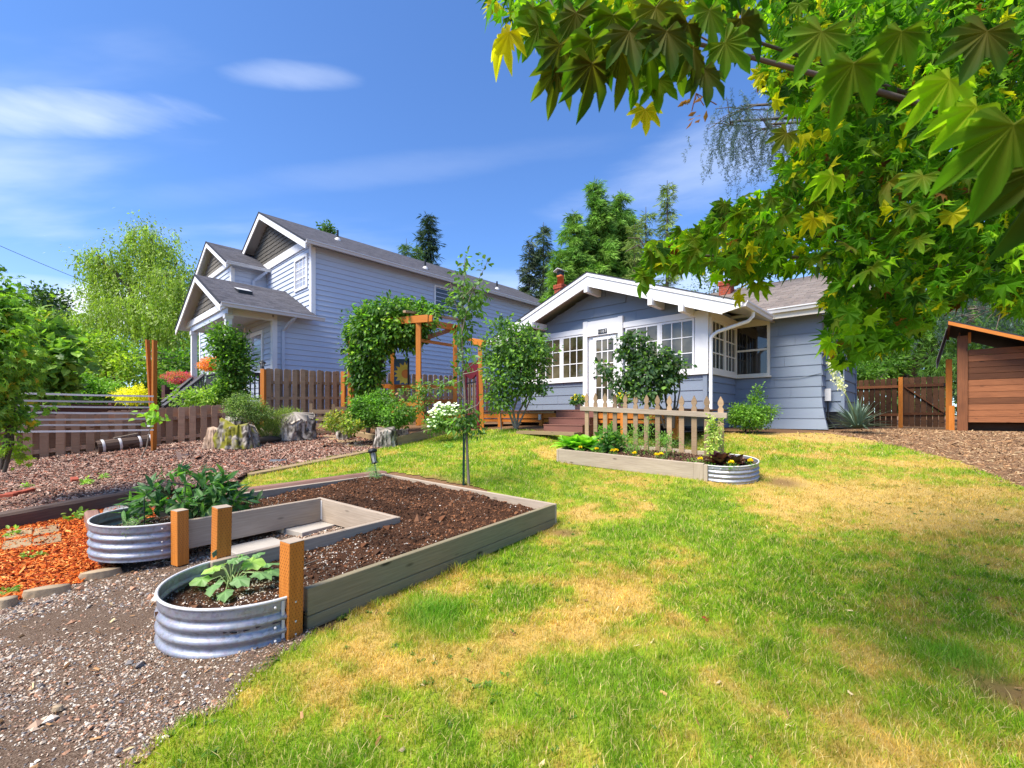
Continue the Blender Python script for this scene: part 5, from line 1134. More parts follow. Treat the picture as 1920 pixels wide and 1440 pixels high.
def rocky(name, c, rx, ry, h, mat, label, cat, seed=0, group=None, top=0.8, rough=0.18, col=None, ang=0.0, n=72, m=36, cfun=None, flat=False):
    """a weathered lump: a closed noisy barrel"""
    V = []; 
    for i in range(m + 1):
        q = i / m
        for k in range(n):
            a = 2 * math.pi * k / n; r = (1 + (top - 1) * q) * (1.0 if not flat else 1.0)
            if i == 0: r *= .92
            x, y = math.cos(a) * rx * r, math.sin(a) * ry * r; V.append((x, y, h * q))
    V.append((0, 0, 0)); V.append((0, 0, h)); V = np.array(V)
    nz = fbm(V[:, 0] / rx * 1.6 + seed * 9, V[:, 1] / ry * 1.6, V[:, 2] / h * 1.2, seed, 4) - .5; nv = fbm(np.cos(np.arctan2(V[:, 1], V[:, 0])) * 4.2 + seed + 9, np.sin(np.arctan2(V[:, 1], V[:, 0])) * 4.2 + 9, V[:, 2] / h * .9, seed + 3, 4) - .5
    s = 1 + rough * 2.2 * nz + rough * 2.6 * nv; V[:, 0] *= s; V[:, 1] *= s; V[:, 2] *= 1 + 2.4 * (rough - .06 if rough > .1 else 0) * (fbm(V[:, 0] / rx * 1.3 + seed * 3, V[:, 1] / ry * 1.3 + 5, 0, seed + 8, 3) - .5) * (V[:, 2] / h) - .35 * (rough if rough > .1 else 0) * (np.hypot(V[:, 0] / rx, V[:, 1] / ry) > .85) * (V[:, 2] > h * .95); V[:, 2] += h * rough * 1.6 * (fbm(V[:, 0] * 7 + seed, V[:, 1] * 7, 0, seed + 5) - .5) * (V[:, 2] > h * .1)
    ca, sa = math.cos(ang), math.sin(ang); W_ = np.c_[V[:, 0] * ca - V[:, 1] * sa, V[:, 0] * sa + V[:, 1] * ca, V[:, 2]] + np.array(c)
    F_ = [(i * n + k, i * n + (k + 1) % n, (i + 1) * n + (k + 1) % n) for i in range(m) for k in range(n)] + [(i * n + k, (i + 1) * n + (k + 1) % n, (i + 1) * n + k) for i in range(m) for k in range(n)]
    F_ += [((k + 1) % n, k, n * (m + 1)) for k in range(n)] + [(m * n + k, m * n + (k + 1) % n, n * (m + 1) + 1) for k in range(n)]
    cc = cfun(V) if cfun else None
    o = np_obj(name, W_, np.array(F_), mat, col=cc, smooth=not flat); return tag(o, label, cat, group)
for k, (x0, x1, y, lab) in enumerate(((-10, 36, 1136, 'edge stone cut by the left side of the photo'), (36, 136, 1120, 'long rounded edge stone in the middle of the row'), (143, 234, 1086, 'edge stone touching the end of the reddish timber'))):
    a, b = gp(x0, y + 8), gp(x1, y - 10 if x0 > 0 else y); c = (a + b) / 2 - (0, 0, .02); L = np.linalg.norm(b - a)
    rocky('edge_stone', c, L / 2, .055, .085, M_STONE, lab, 'stone', k + 3, 'edge stones of the orange chip bed', .85, .07, ang=math.atan2(b[1] - a[1], b[0] - a[0]))
def logs():
    M_OLD = attrmat('old_wood', .85, .15, 45)
    def oldcol(V):
        g = fbm(V[:, 0] * 26, V[:, 1] * 26, V[:, 2] * 6, 7, 3)[:, None]; return np.array((.06, .05, .04)) + (np.array((.42, .38, .34)) - .05) * np.clip(g * 4.2 - 1.65, 0, 1)
    def moss(V):
        c = oldcol(V) * .8; g = fbm(V[:, 0] * 7, V[:, 1] * 7, V[:, 2] * 7, 9, 3); k = np.clip((g - .47) * 7, 0, 1)[:, None] * (V[:, 1:2] < .12); return c * (1 - k) + np.array((.20, .19, .025)) * k
    def tanc(V):
        g = fbm(V[:, 0] * 20, V[:, 1] * 20, V[:, 2] * 6, 8, 3)[:, None]; return np.array((.14, .09, .06)) + np.array((.36, .27, .20)) * np.clip(g * 2 - .5, 0, 1)
    def at(px, py): return gp(px, py) + (0, 0, float(0))
    rocky('mossy_stump', at(443, 842), .44, .30, .58, M_OLD, 'yellow mossed upturned stump in front of the low fence', 'stump', 2, None, .66, .34, cfun=moss)
    rocky('log_chunk', at(400, 842), .24, .2, .42, M_OLD, 'pale torn log chunk leaning on the mossy stump', 'log', 4, 'log pieces around the stump', .5, .3, cfun=tanc)
    rocky('log_chunk', at(428, 836) + (0, .3, .0), .42, .22, .70, M_OLD, 'grey splintered log standing behind the mossy stump', 'log', 14, 'log pieces around the stump', .5, .32, cfun=oldcol)
    a, b = at(468, 822) + (0, 0, .28), at(518, 828); m = MB(); m.tube([a, (a + b) / 2 + (0, 0, .06), b + (0, 0, .03)], [.11, .10, .03], 8); o = m.build('split_root', M_BARKL); tag(o, 'long tan split root sloping right from the mossy stump', 'root')
    a, b = at(470, 838) + (0, 0, .12), at(545, 826) + (0, 0, .04); m = MB(); m.tube([a, (a + b) / 2 + (0, 0, .03), b], [.10, .08, .02], 8); o = m.build('split_root', M_BARK); tag(o, 'lower dark root lying on the bark right of the stump', 'root')
    rocky('grey_stump', at(552, 826), .50, .32, .62, M_OLD, 'big grey fluted stump below the tall fence', 'stump', 6, None, 1.0, .30, cfun=oldcol)
    rocky('hollow_stump', at(722, 839), .26, .22, .40, M_OLD, 'grey knotty stump with a dark hole beside the lawn', 'stump', 8, None, .8, .36, cfun=oldcol)
    rocky('hole_stump', at(748, 822) + (0, .1, -.02), .26, .18, .26, M_OLD, 'flat topped stump with weeds behind the knotty stump', 'stump', 18, None, .95, .15, cfun=oldcol)
    rocky('planter_stump', at(645, 825), .19, .17, .30, M_OLD, 'small round stump under the yellow green shrub', 'stump', 10, None, .9, .2, cfun=oldcol)
    for k, (px, py, r) in enumerate(((481, 838, .16), (458, 834, .12), (522, 866, .2))): rocky('slate_piece', at(px, py), r, r * .5, .045, plain('slate' + str(k), (.10, .11, .13), .6), ('slate lying right of the mossy stump', 'small slate right against the mossy stump', 'longer slate alone on the bark near the edging board')[k], 'slate', k + 30, 'flat slate pieces', .8, .15)
    # hollow barrel log with straps
    a = gp(181, 851) + (0, 0, .15); b = gp(287, 838) + (0, 0, .16); d = nrm(b - a); r0 = .155; ey = nrm(np.cross((0, 0, 1), d)); ez = np.cross(d, ey); L = np.linalg.norm(b - a)
    H = thing('barrel_log', a - (0, 0, .15), 'hollow dark barrel lying on bark with grey metal straps', 'barrel'); n = 14
    for k in range(n):
        t0, t1 = 2 * math.pi * k / n, 2 * math.pi * (k + .93) / n; m = MB(); q = []
        for s_, rr in ((0, r0 * .93), (L * .5, r0), (L, r0 * .93)):
            for t in (t0, t1):
                for r in (rr, rr - .02): q.append(a + d * s_ + (ey * math.cos(t) + ez * math.sin(t)) * r)
        fs = []
        for i in range(2):
            o_ = i * 4; fs += [(o_, o_ + 4, o_ + 6, o_ + 2), (o_ + 1, o_ + 3, o_ + 7, o_ + 5), (o_, o_ + 1, o_ + 5, o_ + 4), (o_ + 2, o_ + 6, o_ + 7, o_ + 3)]
        fs += [(0, 2, 3, 1), (8, 9, 11, 10)]; m.add(q, fs, [[(p * .3, k * .1), (p * .3 + .3, k * .1), (p * .3 + .3, k * .1 + .05), (p * .3, k * .1 + .05)] for p in range(len(fs))]); m.build('stave', M_TIMBER, H)
    for s_ in (.10, .40, L - .28, L - .07): MB().lathe(a + d * s_, [(r0 * 1.0, -.025), (r0 * 1.015, -.02), (r0 * 1.015, .02), (r0, .025)], 24, ey, ez, d).build('strap', M_GUTTER, H)
    MB().lathe(a + d * (L - .02), [(0, 0), (r0 * .9, 0)], 14, ey, ez, d).build('barrel_head', M_TIMBER, H)
    MB().beam(a + d * .3 + (0, 0, r0), a + d * .75 + (0, 0, r0 + .05), .1, .03).build('loose_bark', M_BARKL, H)
logs()
def compost():
    a = gp(584, 812) + (0, .4, 0); H = thing('compost_bin', a, 'low slatted grey wooden bin below the orange gate post', 'bin'); D = 12.6
    fr = Fr(P(581, 812, D), (.95, .31, 0), (-.31, .95, 0)); w = .62
    for z0, z1 in ((.00, .07), (.16, .27), (.34, .45), (.54, .65)): MB().box(fr, 0, w, 0, .025, z0, z1).build('slat', M_FENCE2, H)
    fr2 = fr
    for z0, z1 in ((.40, .5), (.62, .74)): MB().box(fr, w - .08, w + .58, .3, .325, z0, z1).build('slat', M_FENCE2, H)
    for x, y, z in ((-.02, .03, .82), (w - .06, .03, .8), (w + .5, .33, .85)): MB().box(fr, x, x + .08, y, y + .05, 0, z).build('bin_post', M_FENCE2, H)
    for z0, z1 in ((.16, .27), (.34, .45)): MB().box(fr, 0, .025, .05, .6, z0, z1).build('slat', M_FENCE2, H)
compost()

# ---------------------------------------------------------------- pergola and the things in it
def pergola():
    H = thing('pergola', P(785, 800, 12), 'orange stained timber pergola with a vine on its left half', 'pergola')
    p1b, p1t = P(785, 798, 12.0), P(785, 603, 12.0); p4 = P(904, 806, 11.4); p2b, p2t = P(853.5, 800, 14.2), P(853.5, 617, 14.2); p3b, p3t = P(736.5, 800, 14.0), P(736.5, 620, 14.0)
    def post(b, t, w, name='post'): MB().beam(b, t, w, w, (0, 1, 0)).build(name, M_ORANGE, H, bevel=.003)
    post(p1b, p1t, .125); post(p2b, p2t, .12); post(p3b, p3t, .12); post(P(904, 808, 11.4), P(900, 648, 11.4), .10); post(P(661, 806, 13.6), P(657, 640, 13.6), .11)
    MB().beam(P(790.5, 797, 11.98), P(790.5, 752, 11.98), .14, .10, (0, 1, 0)).build('post_sleeve', M_ORANGE, H)
    def bm(x0, y0, D0, x1, y1, D1, w, h, name='beam', mat=M_ORANGE): MB().beam(P(x0, y0, D0), P(x1, y1, D1), w, h).build(name, mat, H, bevel=.003)
    bm(702, 605, 12.9, 803, 597, 11.7, .045, .19); bm(716, 604, 13.0, 811, 597, 11.85, .045, .17)       # head beams pointing at us
    bm(798, 605, 12.1, 853, 614, 14.1, .045, .19); bm(853, 616, 14.2, 862, 614, 13.6, .045, .19)
    bm(758, 584, 11.9, 862, 599, 14.3, .09, .06, 'rafter', M_FENCE2); bm(700, 590, 12.6, 800, 597, 14.6, .09, .07, 'rafter'); bm(680, 588, 12.8, 770, 594, 14.8, .09, .07, 'rafter')
    bm(803, 632, 12.1, 850, 617, 14.15, .04, .12, 'brace', M_SHEDW)
    bm(788, 638, 12.0, 850, 648, 14.1, .04, .085, 'cross_rail'); bm(886, 640, 11.9, 909, 644, 11.3, .05, .16); bm(858, 634, 13.6, 905, 640, 11.4, .05, .07)
    bm(700, 724, 14.1, 856, 727, 14.2, .04, .12, 'rail'); bm(735, 754, 14.0, 856, 752, 14.2, .04, .12, 'rail'); bm(735, 757, 13.9, 785, 758, 12.1, .04, .12, 'rail')
    # sunflower picture
    c = P(752, 697, 13.3); f = Fr(c, nrm((.95, .3, 0)), nrm((.3, -.95, 0))); S = MB().box(f, -.20, .20, -.012, .012, -.37, .37).build('sunflower_panel', paint('deep_blue_paint', (.045, .10, .19), var=.3)); tag(S, 'blue panel painted with a yellow sunflower hanging in the pergola', 'picture')
    MB().box(f, .185, .235, -.03, .03, -.38, .40).build('dark_edge', M_BLACK, S)
    yel = paint('sunflower_yellow', (.80, .58, .06), var=.15); cc = f.p(.14, .014, -.06); m = MB()
    for ring, (rn, ro, nn, off) in enumerate(((.10, .36, 15, 0), (.10, .30, 15, .21))):
        for k in range(nn):
            a = math.pi * 2 * (k + off) / nn; ca, sa = math.cos(a), math.sin(a); w = .055
            q = [(rn, -w * .5), (rn + (ro - rn) * .55, -w), (ro, 0), (rn + (ro - rn) * .55, w), (rn, w * .5)]; P2 = [(u * ca - v * sa, u * sa + v * ca) for u, v in q]; P2 = [(min(u, .044), max(-.30, v)) for u, v in P2]
            m.add([f.p(.14 + u, .014 + .003 * ring, -.06 + v) for u, v in P2], [(0, 1, 2, 3, 4)])
    m.build('painted_petal', yel, S); m = MB(); q = [(.13 * math.cos(math.pi * 2 * k / 20), .13 * math.sin(math.pi * 2 * k / 20)) for k in range(20)]
    m.add([f.p(.14 + min(u, .044), .021, -.06 + v) for u, v in q], [tuple(range(20))]); m.build('painted_centre', paint('sunflower_orange', (.70, .20, .015), var=.2), S)
    # dark red arched frame
    a, b = P(872, 800, 12.6), P(899, 806, 11.75); d = nrm((b - a) * (1, 1, 0)); n = np.array((-d[1], d[0], 0)); L = np.linalg.norm((b - a)[:2]); f = Fr((a[0], a[1], 0), d, n); zb, zt = .92, 2.68
    G = thing('arched_gate', (a[0], a[1], zb), 'open dark red wooden gate with an arched top panel by the pergola', 'gate')
    MB().box(f, 0, .12, -.03, .03, zb, zt).build('stile', M_MAROON, G); MB().box(f, L - .14, L, -.03, .03, zb, zt).build('stile', M_MAROON, G); MB().box(f, .12, L - .14, -.025, .025, zb + .1, zb + .4).build('lower_panel', M_MAROON, G)
    arc = [(.12 + (L - .26) * i / 10, zt - .32 - .12 * math.sin(math.pi * i / 10) * -1 * -1) for i in range(11)]
    MB().prism(f, [(.12, zt)] + [(x, z) for x, z in arc] + [(L - .14, zt)], -.025, .025, 'y').build('arched_panel', M_MAROON, G)
    MB().box(f, .12, L - .14, -.01, .01, zt - .55, zt - .52).build('crossbar', M_BLACK, G)
    for i in range(1, 5): x = .12 + (L - .26) * i / 5; MB().box(f, x - .01, x + .01, -.008, .008, zb + .4, zt - .55).build('gate_bar', M_FENCE2, G)
    o = MB().tube([f.p(L + .35, 0, 2.2), f.p(L + .40, 0, 2.28), f.p(L + .46, 0, 2.24), f.p(L + .43, 0, 2.15), f.p(L + .38, 0, 2.02)], .012, 6).build('iron_hook', M_BLACK); tag(o, 'curly black iron hook right of the dark red gate', 'hook')
pergola()
def solar():
    b = BED1.p(2.78, 2.68, .12); t = P(698, 842, b[1] + .03); d = nrm(t - b); ey = nrm(np.cross((0, 0, 1), (1, 0, 0))); ex = nrm(np.cross(ey, d)); ey = np.cross(d, ex); L = np.linalg.norm(t - b)
    H = thing('solar_light', b, 'black solar path light leaning at the back corner of the big bed', 'garden light')
    MB().tube([b - d * .1, b + d * (L - .20)], .011, 8).build('stake', M_BLACK, H)
    MB().lathe(b + d * (L - .20), [(.0, -.01), (.035, -.005), (.052, .0), (.052, .012), (.02, .014)], 14, ex, ey, d).build('base_ring', M_BLACK, H)
    MB().lathe(b + d * (L - .19), [(.026, .0), (.034, .14)], 14, ex, ey, d).build('glass', M_GLASSW, H)
    m = MB()
    for k in range(6): a = k * math.pi / 3; v = ex * math.cos(a) + ey * math.sin(a); m.tube([b + d * (L - .19) + v * .038, b + d * (L - .045) + v * .048], .004, 5)
    m.build('cage_bar', M_BLACK, H); MB().lathe(b + d * (L - .05), [(.05, 0), (.068, .01), (.062, .03), (.058, .045), (.03, .055), (0, .057)], 16, ex, ey, d).build('cap', M_BLACK, H)
solar()
def misc():
    def wire(a, b, sag, r, label):
        pts = [a + (b - a) * t + np.array((0, 0, -4 * sag * t * (1 - t))) for t in np.linspace(0, 1, 14)]; o = MB().tube(pts, r, 5).build('power_cable', M_BLACK); tag(o, label, 'cable')
    wire(P(-80, 425, 20), P(345, 592, 31), .25, .012, 'thin black overhead cable crossing the sky to the willow')
    # green stake by the sapling
    b = gp(869, 909); o = MB().beam(b - (0, 0, .1), P(870, 812, b[1]), .03, .03, (0, 1, 0)).build('green_stake', M_GREENM); tag(o, 'dark green metal stake beside the young apple tree', 'stake')
    # stick, leaf on lawn, tomato-cage wire
    c = BED1.p(.33, .55, .16); o = MB().tube([c, c + BED1.ex * .12 + (0, 0, .01)], .004, 5).build('twig', M_BARKL); tag(o, 'short twig on the soil behind the squash plant', 'twig')
misc()
# ---------------------------------------------------------------- leaves
def fan(outline, c=(0.35, 0, 0)):
    V = [c] + list(outline); n = len(outline); return np.array(V, float), np.array([(0, 1 + i, 1 + (i + 1) % n) for i in range(n)])
# x along the leaf (base 0, tip 1), y across, z up
OVAL_V = np.array([(0, 0, 0), (.35, .27, .07), (.35, -.27, .07), (.75, .20, .04), (.75, -.20, .04), (1, 0, -.06), (.5, 0, -.02)], float)
OVAL_T = np.array([(0, 6, 1), (0, 2, 6), (6, 3, 1), (6, 2, 4), (6, 5, 3), (6, 4, 5)])
LEAF2_V = np.array([(0, 0, 0), (.5, .26, .05), (.5, -.26, .05), (1, 0, -.05)], float); LEAF2_T = np.array([(0, 3, 1), (0, 2, 3)])
LANCE_V = np.array([(0, 0, 0), (.3, .15, .05), (.3, -.15, .05), (.65, .13, .06), (.65, -.13, .06), (1, 0, -.10), (.5, 0, .0)], float)
SPRAY_V = np.array([(0, 0, 0), (.45, .22, .02), (.9, .30, -.08), (.5, .03, .03), (1, 0, -.12), (.9, -.28, -.08), (.45, -.2, .02)], float)
SPRAY_T = np.array([(0, 2, 1), (0, 4, 3), (0, 6, 5)])
HEART_V, HEART_T = fan([(0, 0, 0), (-.10, .22, .05), (.10, .42, .07), (.45, .40, .05), (.75, .2, .0), (1, 0, -.1), (.75, -.2, .0), (.45, -.40, .05), (.10, -.42, .07), (-.10, -.22, .05)], (.4, 0, -.01))
def palmate(lobes=7, notch=.42, wid=.30, droop=.28, spread=2.2):
    out = []
    for k in range(lobes):
        a = (k / (lobes - 1) - .5) * 2 * spread; L = 1.0 - .38 * abs(k / (lobes - 1) - .5) * 2
        if k == 0: out.append((-.04, -.03 * 0 - .02, 0)) if False else None
        a0 = a - spread / (lobes - 1); 
        if k > 0: out.append((notch * .9 * math.cos(a0), notch * .9 * math.sin(a0), .0))
        for (r, w) in ((.62, -wid * .5), (1.0, 0), (.62, wid * .5)):
            rr = r * L; th = a + math.atan2(w * .36, .62) * (1 if r < 1 else 0); out.append((rr * math.cos(th), rr * math.sin(th), -droop * rr ** 2))
    out.append((-.02, .0, 0)); V, T = fan(out, (0.02, 0, .02)); return V, T
MAPLE_V, MAPLE_T = palmate(7, .56, .34, .35); MAPLE3_V, MAPLE3_T = palmate(7, .50, .32, .75)
SQ_V, SQ_T = palmate(5, .80, .75, .22, 2.6)
def leaf_frames(d, n):
    d = d / (np.linalg.norm(d, axis=1, keepdims=True) + 1e-9); y = np.cross(n, d); y /= np.linalg.norm(y, axis=1, keepdims=True) + 1e-9; z = np.cross(d, y)
    return np.stack([d, y, z], 2)
def leaves(name, parent, pos, d, n, size, col, TV=OVAL_V, TT=OVAL_T, mat=None, kind=None, jit=0.06, rng=RNG, **kw):
    N = len(pos); R = leaf_frames(d, n); v = TV[None] * (1 + rng.uniform(-jit, jit, (N, len(TV), 3))) * size[:, None, None]
    v = np.einsum('nij,nkj->nki', R, v) + pos[:, None, :]; k = len(TV)
    T = (TT[None] + (np.arange(N) * k)[:, None, None]).reshape(-1, 3)
    return np_obj(name, v.reshape(-1, 3), T, mat or M_LEAF, parent, col=np.repeat(np.clip(col, .004, .95), k, 0), kind=kind, **kw)
def ell(px, py, D, rx, ry, rz=None):
    c = P(px, py, D); return (c, np.array((rx / F * D, (rz or rx / F * D * .9), ry / F * D)))
def clump_pts(ells, n, per, rc, rng, shell=.35, flat=1.0):
    vol = np.array([np.prod(r) ** .72 for _, r in ells]); w = vol / vol.sum(); C = []; O = []
    for (c, r), ww in zip(ells, w):
        k = max(3, int(n * ww)); u = rng.normal(0, 1, (k, 3)); u /= np.linalg.norm(u, axis=1, keepdims=True); q = (shell + (1 - shell) * rng.random(k) ** .6)
        bump_ = 1 + .35 * (fbm(u[:, 0] * 2.3 + c[0], u[:, 1] * 2.3 + c[1], u[:, 2] * 2.3, 5, 3) - .5) * 2
        C.append(c + u * r * (q * bump_)[:, None]); O.append(u)
    C = np.vstack(C); O = np.vstack(O); return C, O
def crown(parent, ells, n, per, rc, ls, cols, rng, TV=OVAL_V, TT=OVAL_T, droop=.3, mat=None, name='foliage', shell=.35, var=.16, kind='stuff', new=None):
    C, O = clump_pts(ells, n, per, rc, rng, shell); m = len(C)
    ci = rng.choice(len(cols), m); cc = np.array(cols)[ci] * (1 + rng.normal(0, .16, (m, 1)))
    pos = np.repeat(C, per, 0) + rng.normal(0, 1, (m * per, 3)) * rc * np.array((1, 1, .7)); o = np.repeat(O, per, 0)
    d = rng.normal(0, .7, pos.shape) + o * .7 + (pos - np.repeat(C, per, 0)) / rc * .4 - np.array((0, 0, droop)); nn = rng.normal(0, .55, pos.shape) + np.array((0, 0, .9)) + o * .5
    col = np.repeat(cc, per, 0) * (1 + rng.normal(0, var, (len(pos), 1)))
    if new is not None:
        k = rng.random(len(pos)) < new[1]; col[k] = np.array(new[0]) * (1 + rng.normal(0, .2, (k.sum(), 1)))
    leaves(name, parent, pos, d, nn, ls * rng.uniform(.6, 1.25, len(pos)), col, TV, TT, mat, kind, rng=rng); return C
def trunk(parent, base, C, r, rng, mat=None, hub=None, nl=10, name='trunk', lname='limb', hubh=.45):
    C = np.asarray(C); top = C.mean(0) if hub is None else np.array(hub); b = np.array(base, float); m = MB()
    k = 5; pts = [b + (top - b) * (i / k) + rng.normal(0, 1, 3) * r * .5 * (0 < i < k) for i in range(k + 1)]; pts[0] = b - (0, 0, .1)
    m.tube(pts, [r * (1.15 - .6 * i / k) for i in range(k + 1)], 8); t = m.build(name, mat or M_BARK, parent)
    idx = rng.choice(len(C), min(nl, len(C)), replace=False); L = MB()
    for i in idx:
        s = pts[int(rng.integers(max(1, int(k * hubh)), k + 1))]; e = C[i]; mid = (s + e) / 2 + (0, 0, .12 * np.linalg.norm(e - s)); L.tube([s, mid, e], [r * .42, r * .26, r * .08], 5)
    L.build(lname, mat or M_BARK, parent); return t
def plant(name, base, label, cat, ells, n, per, rc, ls, cols, r=.03, seed=1, group=None, nl=8, bark=None, hub=None, **kw):
    rng = np.random.default_rng(seed); H = thing(name, base, label, cat, group); C = crown(H, ells, n, per, rc, ls, cols, rng, **kw)
    if r: trunk(H, base, C, r, rng, bark, hub, nl)
    return H
for w_ in WEED: leaves('lawn_weeds', None, w_[0], w_[1], np.tile((0, 0, 1.), (len(w_[0]), 1)) + RNG.normal(0, .2, (len(w_[0]), 3)), w_[2], w_[3], OVAL_V, OVAL_T, M_LEAF, 'stuff')
G1, G2, G3, G4 = (.06, .15, .018), (.10, .22, .025), (.17, .32, .035), (.035, .085, .015)
YG, LIME = (.24, .36, .03), (.40, .50, .03)
WG, WG2 = (.15, .22, .04), (.23, .31, .06)

# ---------------------------------------------------------------- background trees
def far_trees():
    # weeping willow
    rng = np.random.default_rng(11); b = P(312, 760, 29); H = thing('willow_tree', b, 'tall weeping willow with hanging yellow green strands left of the house', 'tree')
    ells = [ell(262, 450, 29, 34, 40), ell(300, 470, 29, 40, 42), ell(225, 505, 29, 60, 38), ell(170, 485, 28, 22, 26), ell(195, 555, 28, 36, 30), ell(320, 545, 28, 55, 50), ell(270, 590, 27.5, 75, 45), ell(330, 620, 27, 45, 50), ell(352, 520, 29, 18, 36), ell(160, 605, 27, 50, 20), ell(120, 615, 27, 34, 22)]
    C, O = clump_pts(ells, 1500, 1, 1, rng, .15); pos = []; dd = []; col = []; cols = np.array(((.24, .34, .05), (.34, .44, .07), (.44, .54, .10), (.18, .26, .04)))
    for c, o in zip(C, O):
        k = int(rng.integers(14, 48)); L = k * .062; sway = rng.normal(0, .06, 2); t = np.arange(k) / k; p = np.stack([c[0] + sway[0] * L * t + o[0] * .25 * np.sin(t * 2), c[1] + sway[1] * L * t, c[2] + .25 * np.sin(t * 2.4) - L * t ** 1.25], 1)
        pos.append(p + rng.normal(0, .05, p.shape)); dd.append(rng.normal(0, .30, p.shape) + np.array((0, 0, -1))); q = cols[rng.integers(4)] * (1 + rng.normal(0, .12)); col.append(q * (1 + rng.normal(0, .16, (k, 1))))
    pos, dd, col = np.vstack(pos), np.vstack(dd), np.vstack(col); leaves('foliage', H, pos, dd, rng.normal(0, 1, pos.shape), .17 * rng.uniform(.6, 1.2, len(pos)), col, LEAF2_V * (1, .8, 1), LEAF2_T, M_LEAF, 'stuff', rng=rng)
    crown(H, ells, 620, 16, .45, .19, [(.22, .31, .05), (.18, .26, .04)], rng, LEAF2_V, LEAF2_T, droop=1.4, name='inner_foliage')
    trunk(H, b, C, .45, rng, M_BARK, P(285, 560, 29), 22)
    def tree(name, base, label, ells, n, per, rc, ls, cols, r, seed, group='trees beyond the fences', TV=LEAF2_V, TT=LEAF2_T, **kw): return plant(name, base, label, 'tree', ells, n, per, rc, ls, cols, r, seed, group, TV=TV, TT=TT, **kw)
    tree('dark_tree', P(78, 770, 40), 'distant dark round tree seen low in the gap left of the willow', [ell(80, 585, 40, 32, 42), ell(55, 620, 40, 22, 24), ell(105, 612, 38, 26, 22)], 160, 26, .55, .42, [(.05, .10, .03), (.08, .14, .04)], .3, 12)
    tree('japanese_maple_tree', P(226, 780, 19), 'bright green broad tree with bare dark limbs under the willow', [ell(185, 650, 19, 34, 22), ell(225, 672, 19, 30, 26), ell(190, 700, 19, 36, 18), ell(250, 690, 18.5, 28, 22)], 190, 26, .24, .17, [(.22, .34, .03), (.30, .40, .04), (.12, .22, .03)], .12, 13)
    tree('broadleaf_tree', P(140, 790, 23), 'mid green leafy tree behind the big leaved shrub', [ell(115, 665, 23, 55, 42), ell(150, 705, 22, 60, 30), ell(60, 690, 23, 50, 40), ell(330, 690, 24, 42, 28), ell(375, 680, 25, 30, 35)], 330, 28, .35, .26, [G2, (.09, .17, .03), G1, (.16, .26, .04)], .2, 14)
    tree('roof_top_tree', P(611, 700, 46), 'tip of a far tree poking over the main ridge', [ell(611, 432, 46, 6, 10)], 30, 14, .3, .35, [(.06, .13, .03)], 0.1, 15)
    def conifer(name, px, ytop, ybase_px, D, wpx, label, cols, seed, dens=1.0, ls=.42, power=.9, group='conifers behind the houses', gap=0.0, lean=0):
        rng = np.random.default_rng(seed); top = P(px, ytop, D); b = P(px - lean, 790, D); b[2] = 1.0; H = thing(name, b, label, 'tree', group); Ht = top[2] - b[2]; R = wpx / F * D
        MB().tube([b, (b + top) / 2, top], [Ht * .012 + .06, Ht * .006 + .03, .015], 7).build('trunk', M_BARK, H); pos = []; dd = []; cc = []; br = MB(); z = .12
        while z < .985:
            L = R * ((1 - z) ** power) * 1.0 + .15; nb = int(rng.integers(5, 8)) if (1 - z) > .1 else 4
            for k in range(nb):
                if rng.random() < gap: continue
                a = rng.uniform(0, 2 * math.pi); l = L * rng.uniform(.55, 1.12); s = b + (top - b) * z; u = np.array((math.cos(a), math.sin(a), -.10)); m = max(3, int(l / (ls * .38) * dens)); t = (np.arange(m) + rng.random(m)) / m
                p = s + u * (l * t)[:, None]; p[:, 2] += .22 * l * t * (1 - t) * 1.5 - .18 * l * t ** 2; q = int(4.5 * dens) + 2
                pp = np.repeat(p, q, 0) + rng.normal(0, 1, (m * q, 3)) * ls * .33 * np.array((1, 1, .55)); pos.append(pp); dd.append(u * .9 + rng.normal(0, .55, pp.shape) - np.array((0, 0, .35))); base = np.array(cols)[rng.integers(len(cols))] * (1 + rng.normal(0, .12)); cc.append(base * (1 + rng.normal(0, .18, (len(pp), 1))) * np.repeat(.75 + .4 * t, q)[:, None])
                if l > .8: br.tube([s, s + u * l * .5 + (0, 0, .08 * l), s + u * l * .9 - (0, 0, .05 * l)], [.03, .018, .008], 4, False)
            z += .30 / Ht * (1.3 if dens > 1 else 1.8) + .004
        if br.v: br.build('limb', M_BARK, H)
        pos = np.vstack(pos); leaves('foliage', H, pos, np.vstack(dd), rng.normal(0, .5, pos.shape) + (0, 0, 1), ls * rng.uniform(.6, 1.2, len(pos)), np.vstack(cc), SPRAY_V, SPRAY_T, M_NEEDLE, 'stuff', rng=rng)
    conifer('fir_tree', 803, 402, 0, 45, 58, 'dark pointed fir rising over the long roof of the two storey house', [(.028, .06, .028), (.045, .085, .035)], 31, 1.1, .75, .8)
    conifer('young_fir', 762, 447, 0, 40, 22, 'small green conifer just left of the dark fir', [(.09, .17, .03), (.06, .12, .03)], 32, 1.0, .5, .6)
    conifer('young_fir', 781, 455, 0, 41, 20, 'second small lighter conifer touching the dark fir', [(.10, .19, .03), (.07, .14, .03)], 33, 1.0, .5, .6)
    conifer('thin_conifer', 992, 448, 0, 33, 34, 'sparse grey green conifer at the left end of the group behind the bungalow', [(.06, .09, .045), (.09, .12, .055)], 34, 1.2, .5, .6, gap=.05)
    conifer('thin_conifer', 1019, 417, 0, 33, 30, 'thin tall conifer between the sparse one and the big bright cedar', [(.06, .10, .04), (.09, .135, .05)], 35, 1.2, .5, .6, gap=.1)
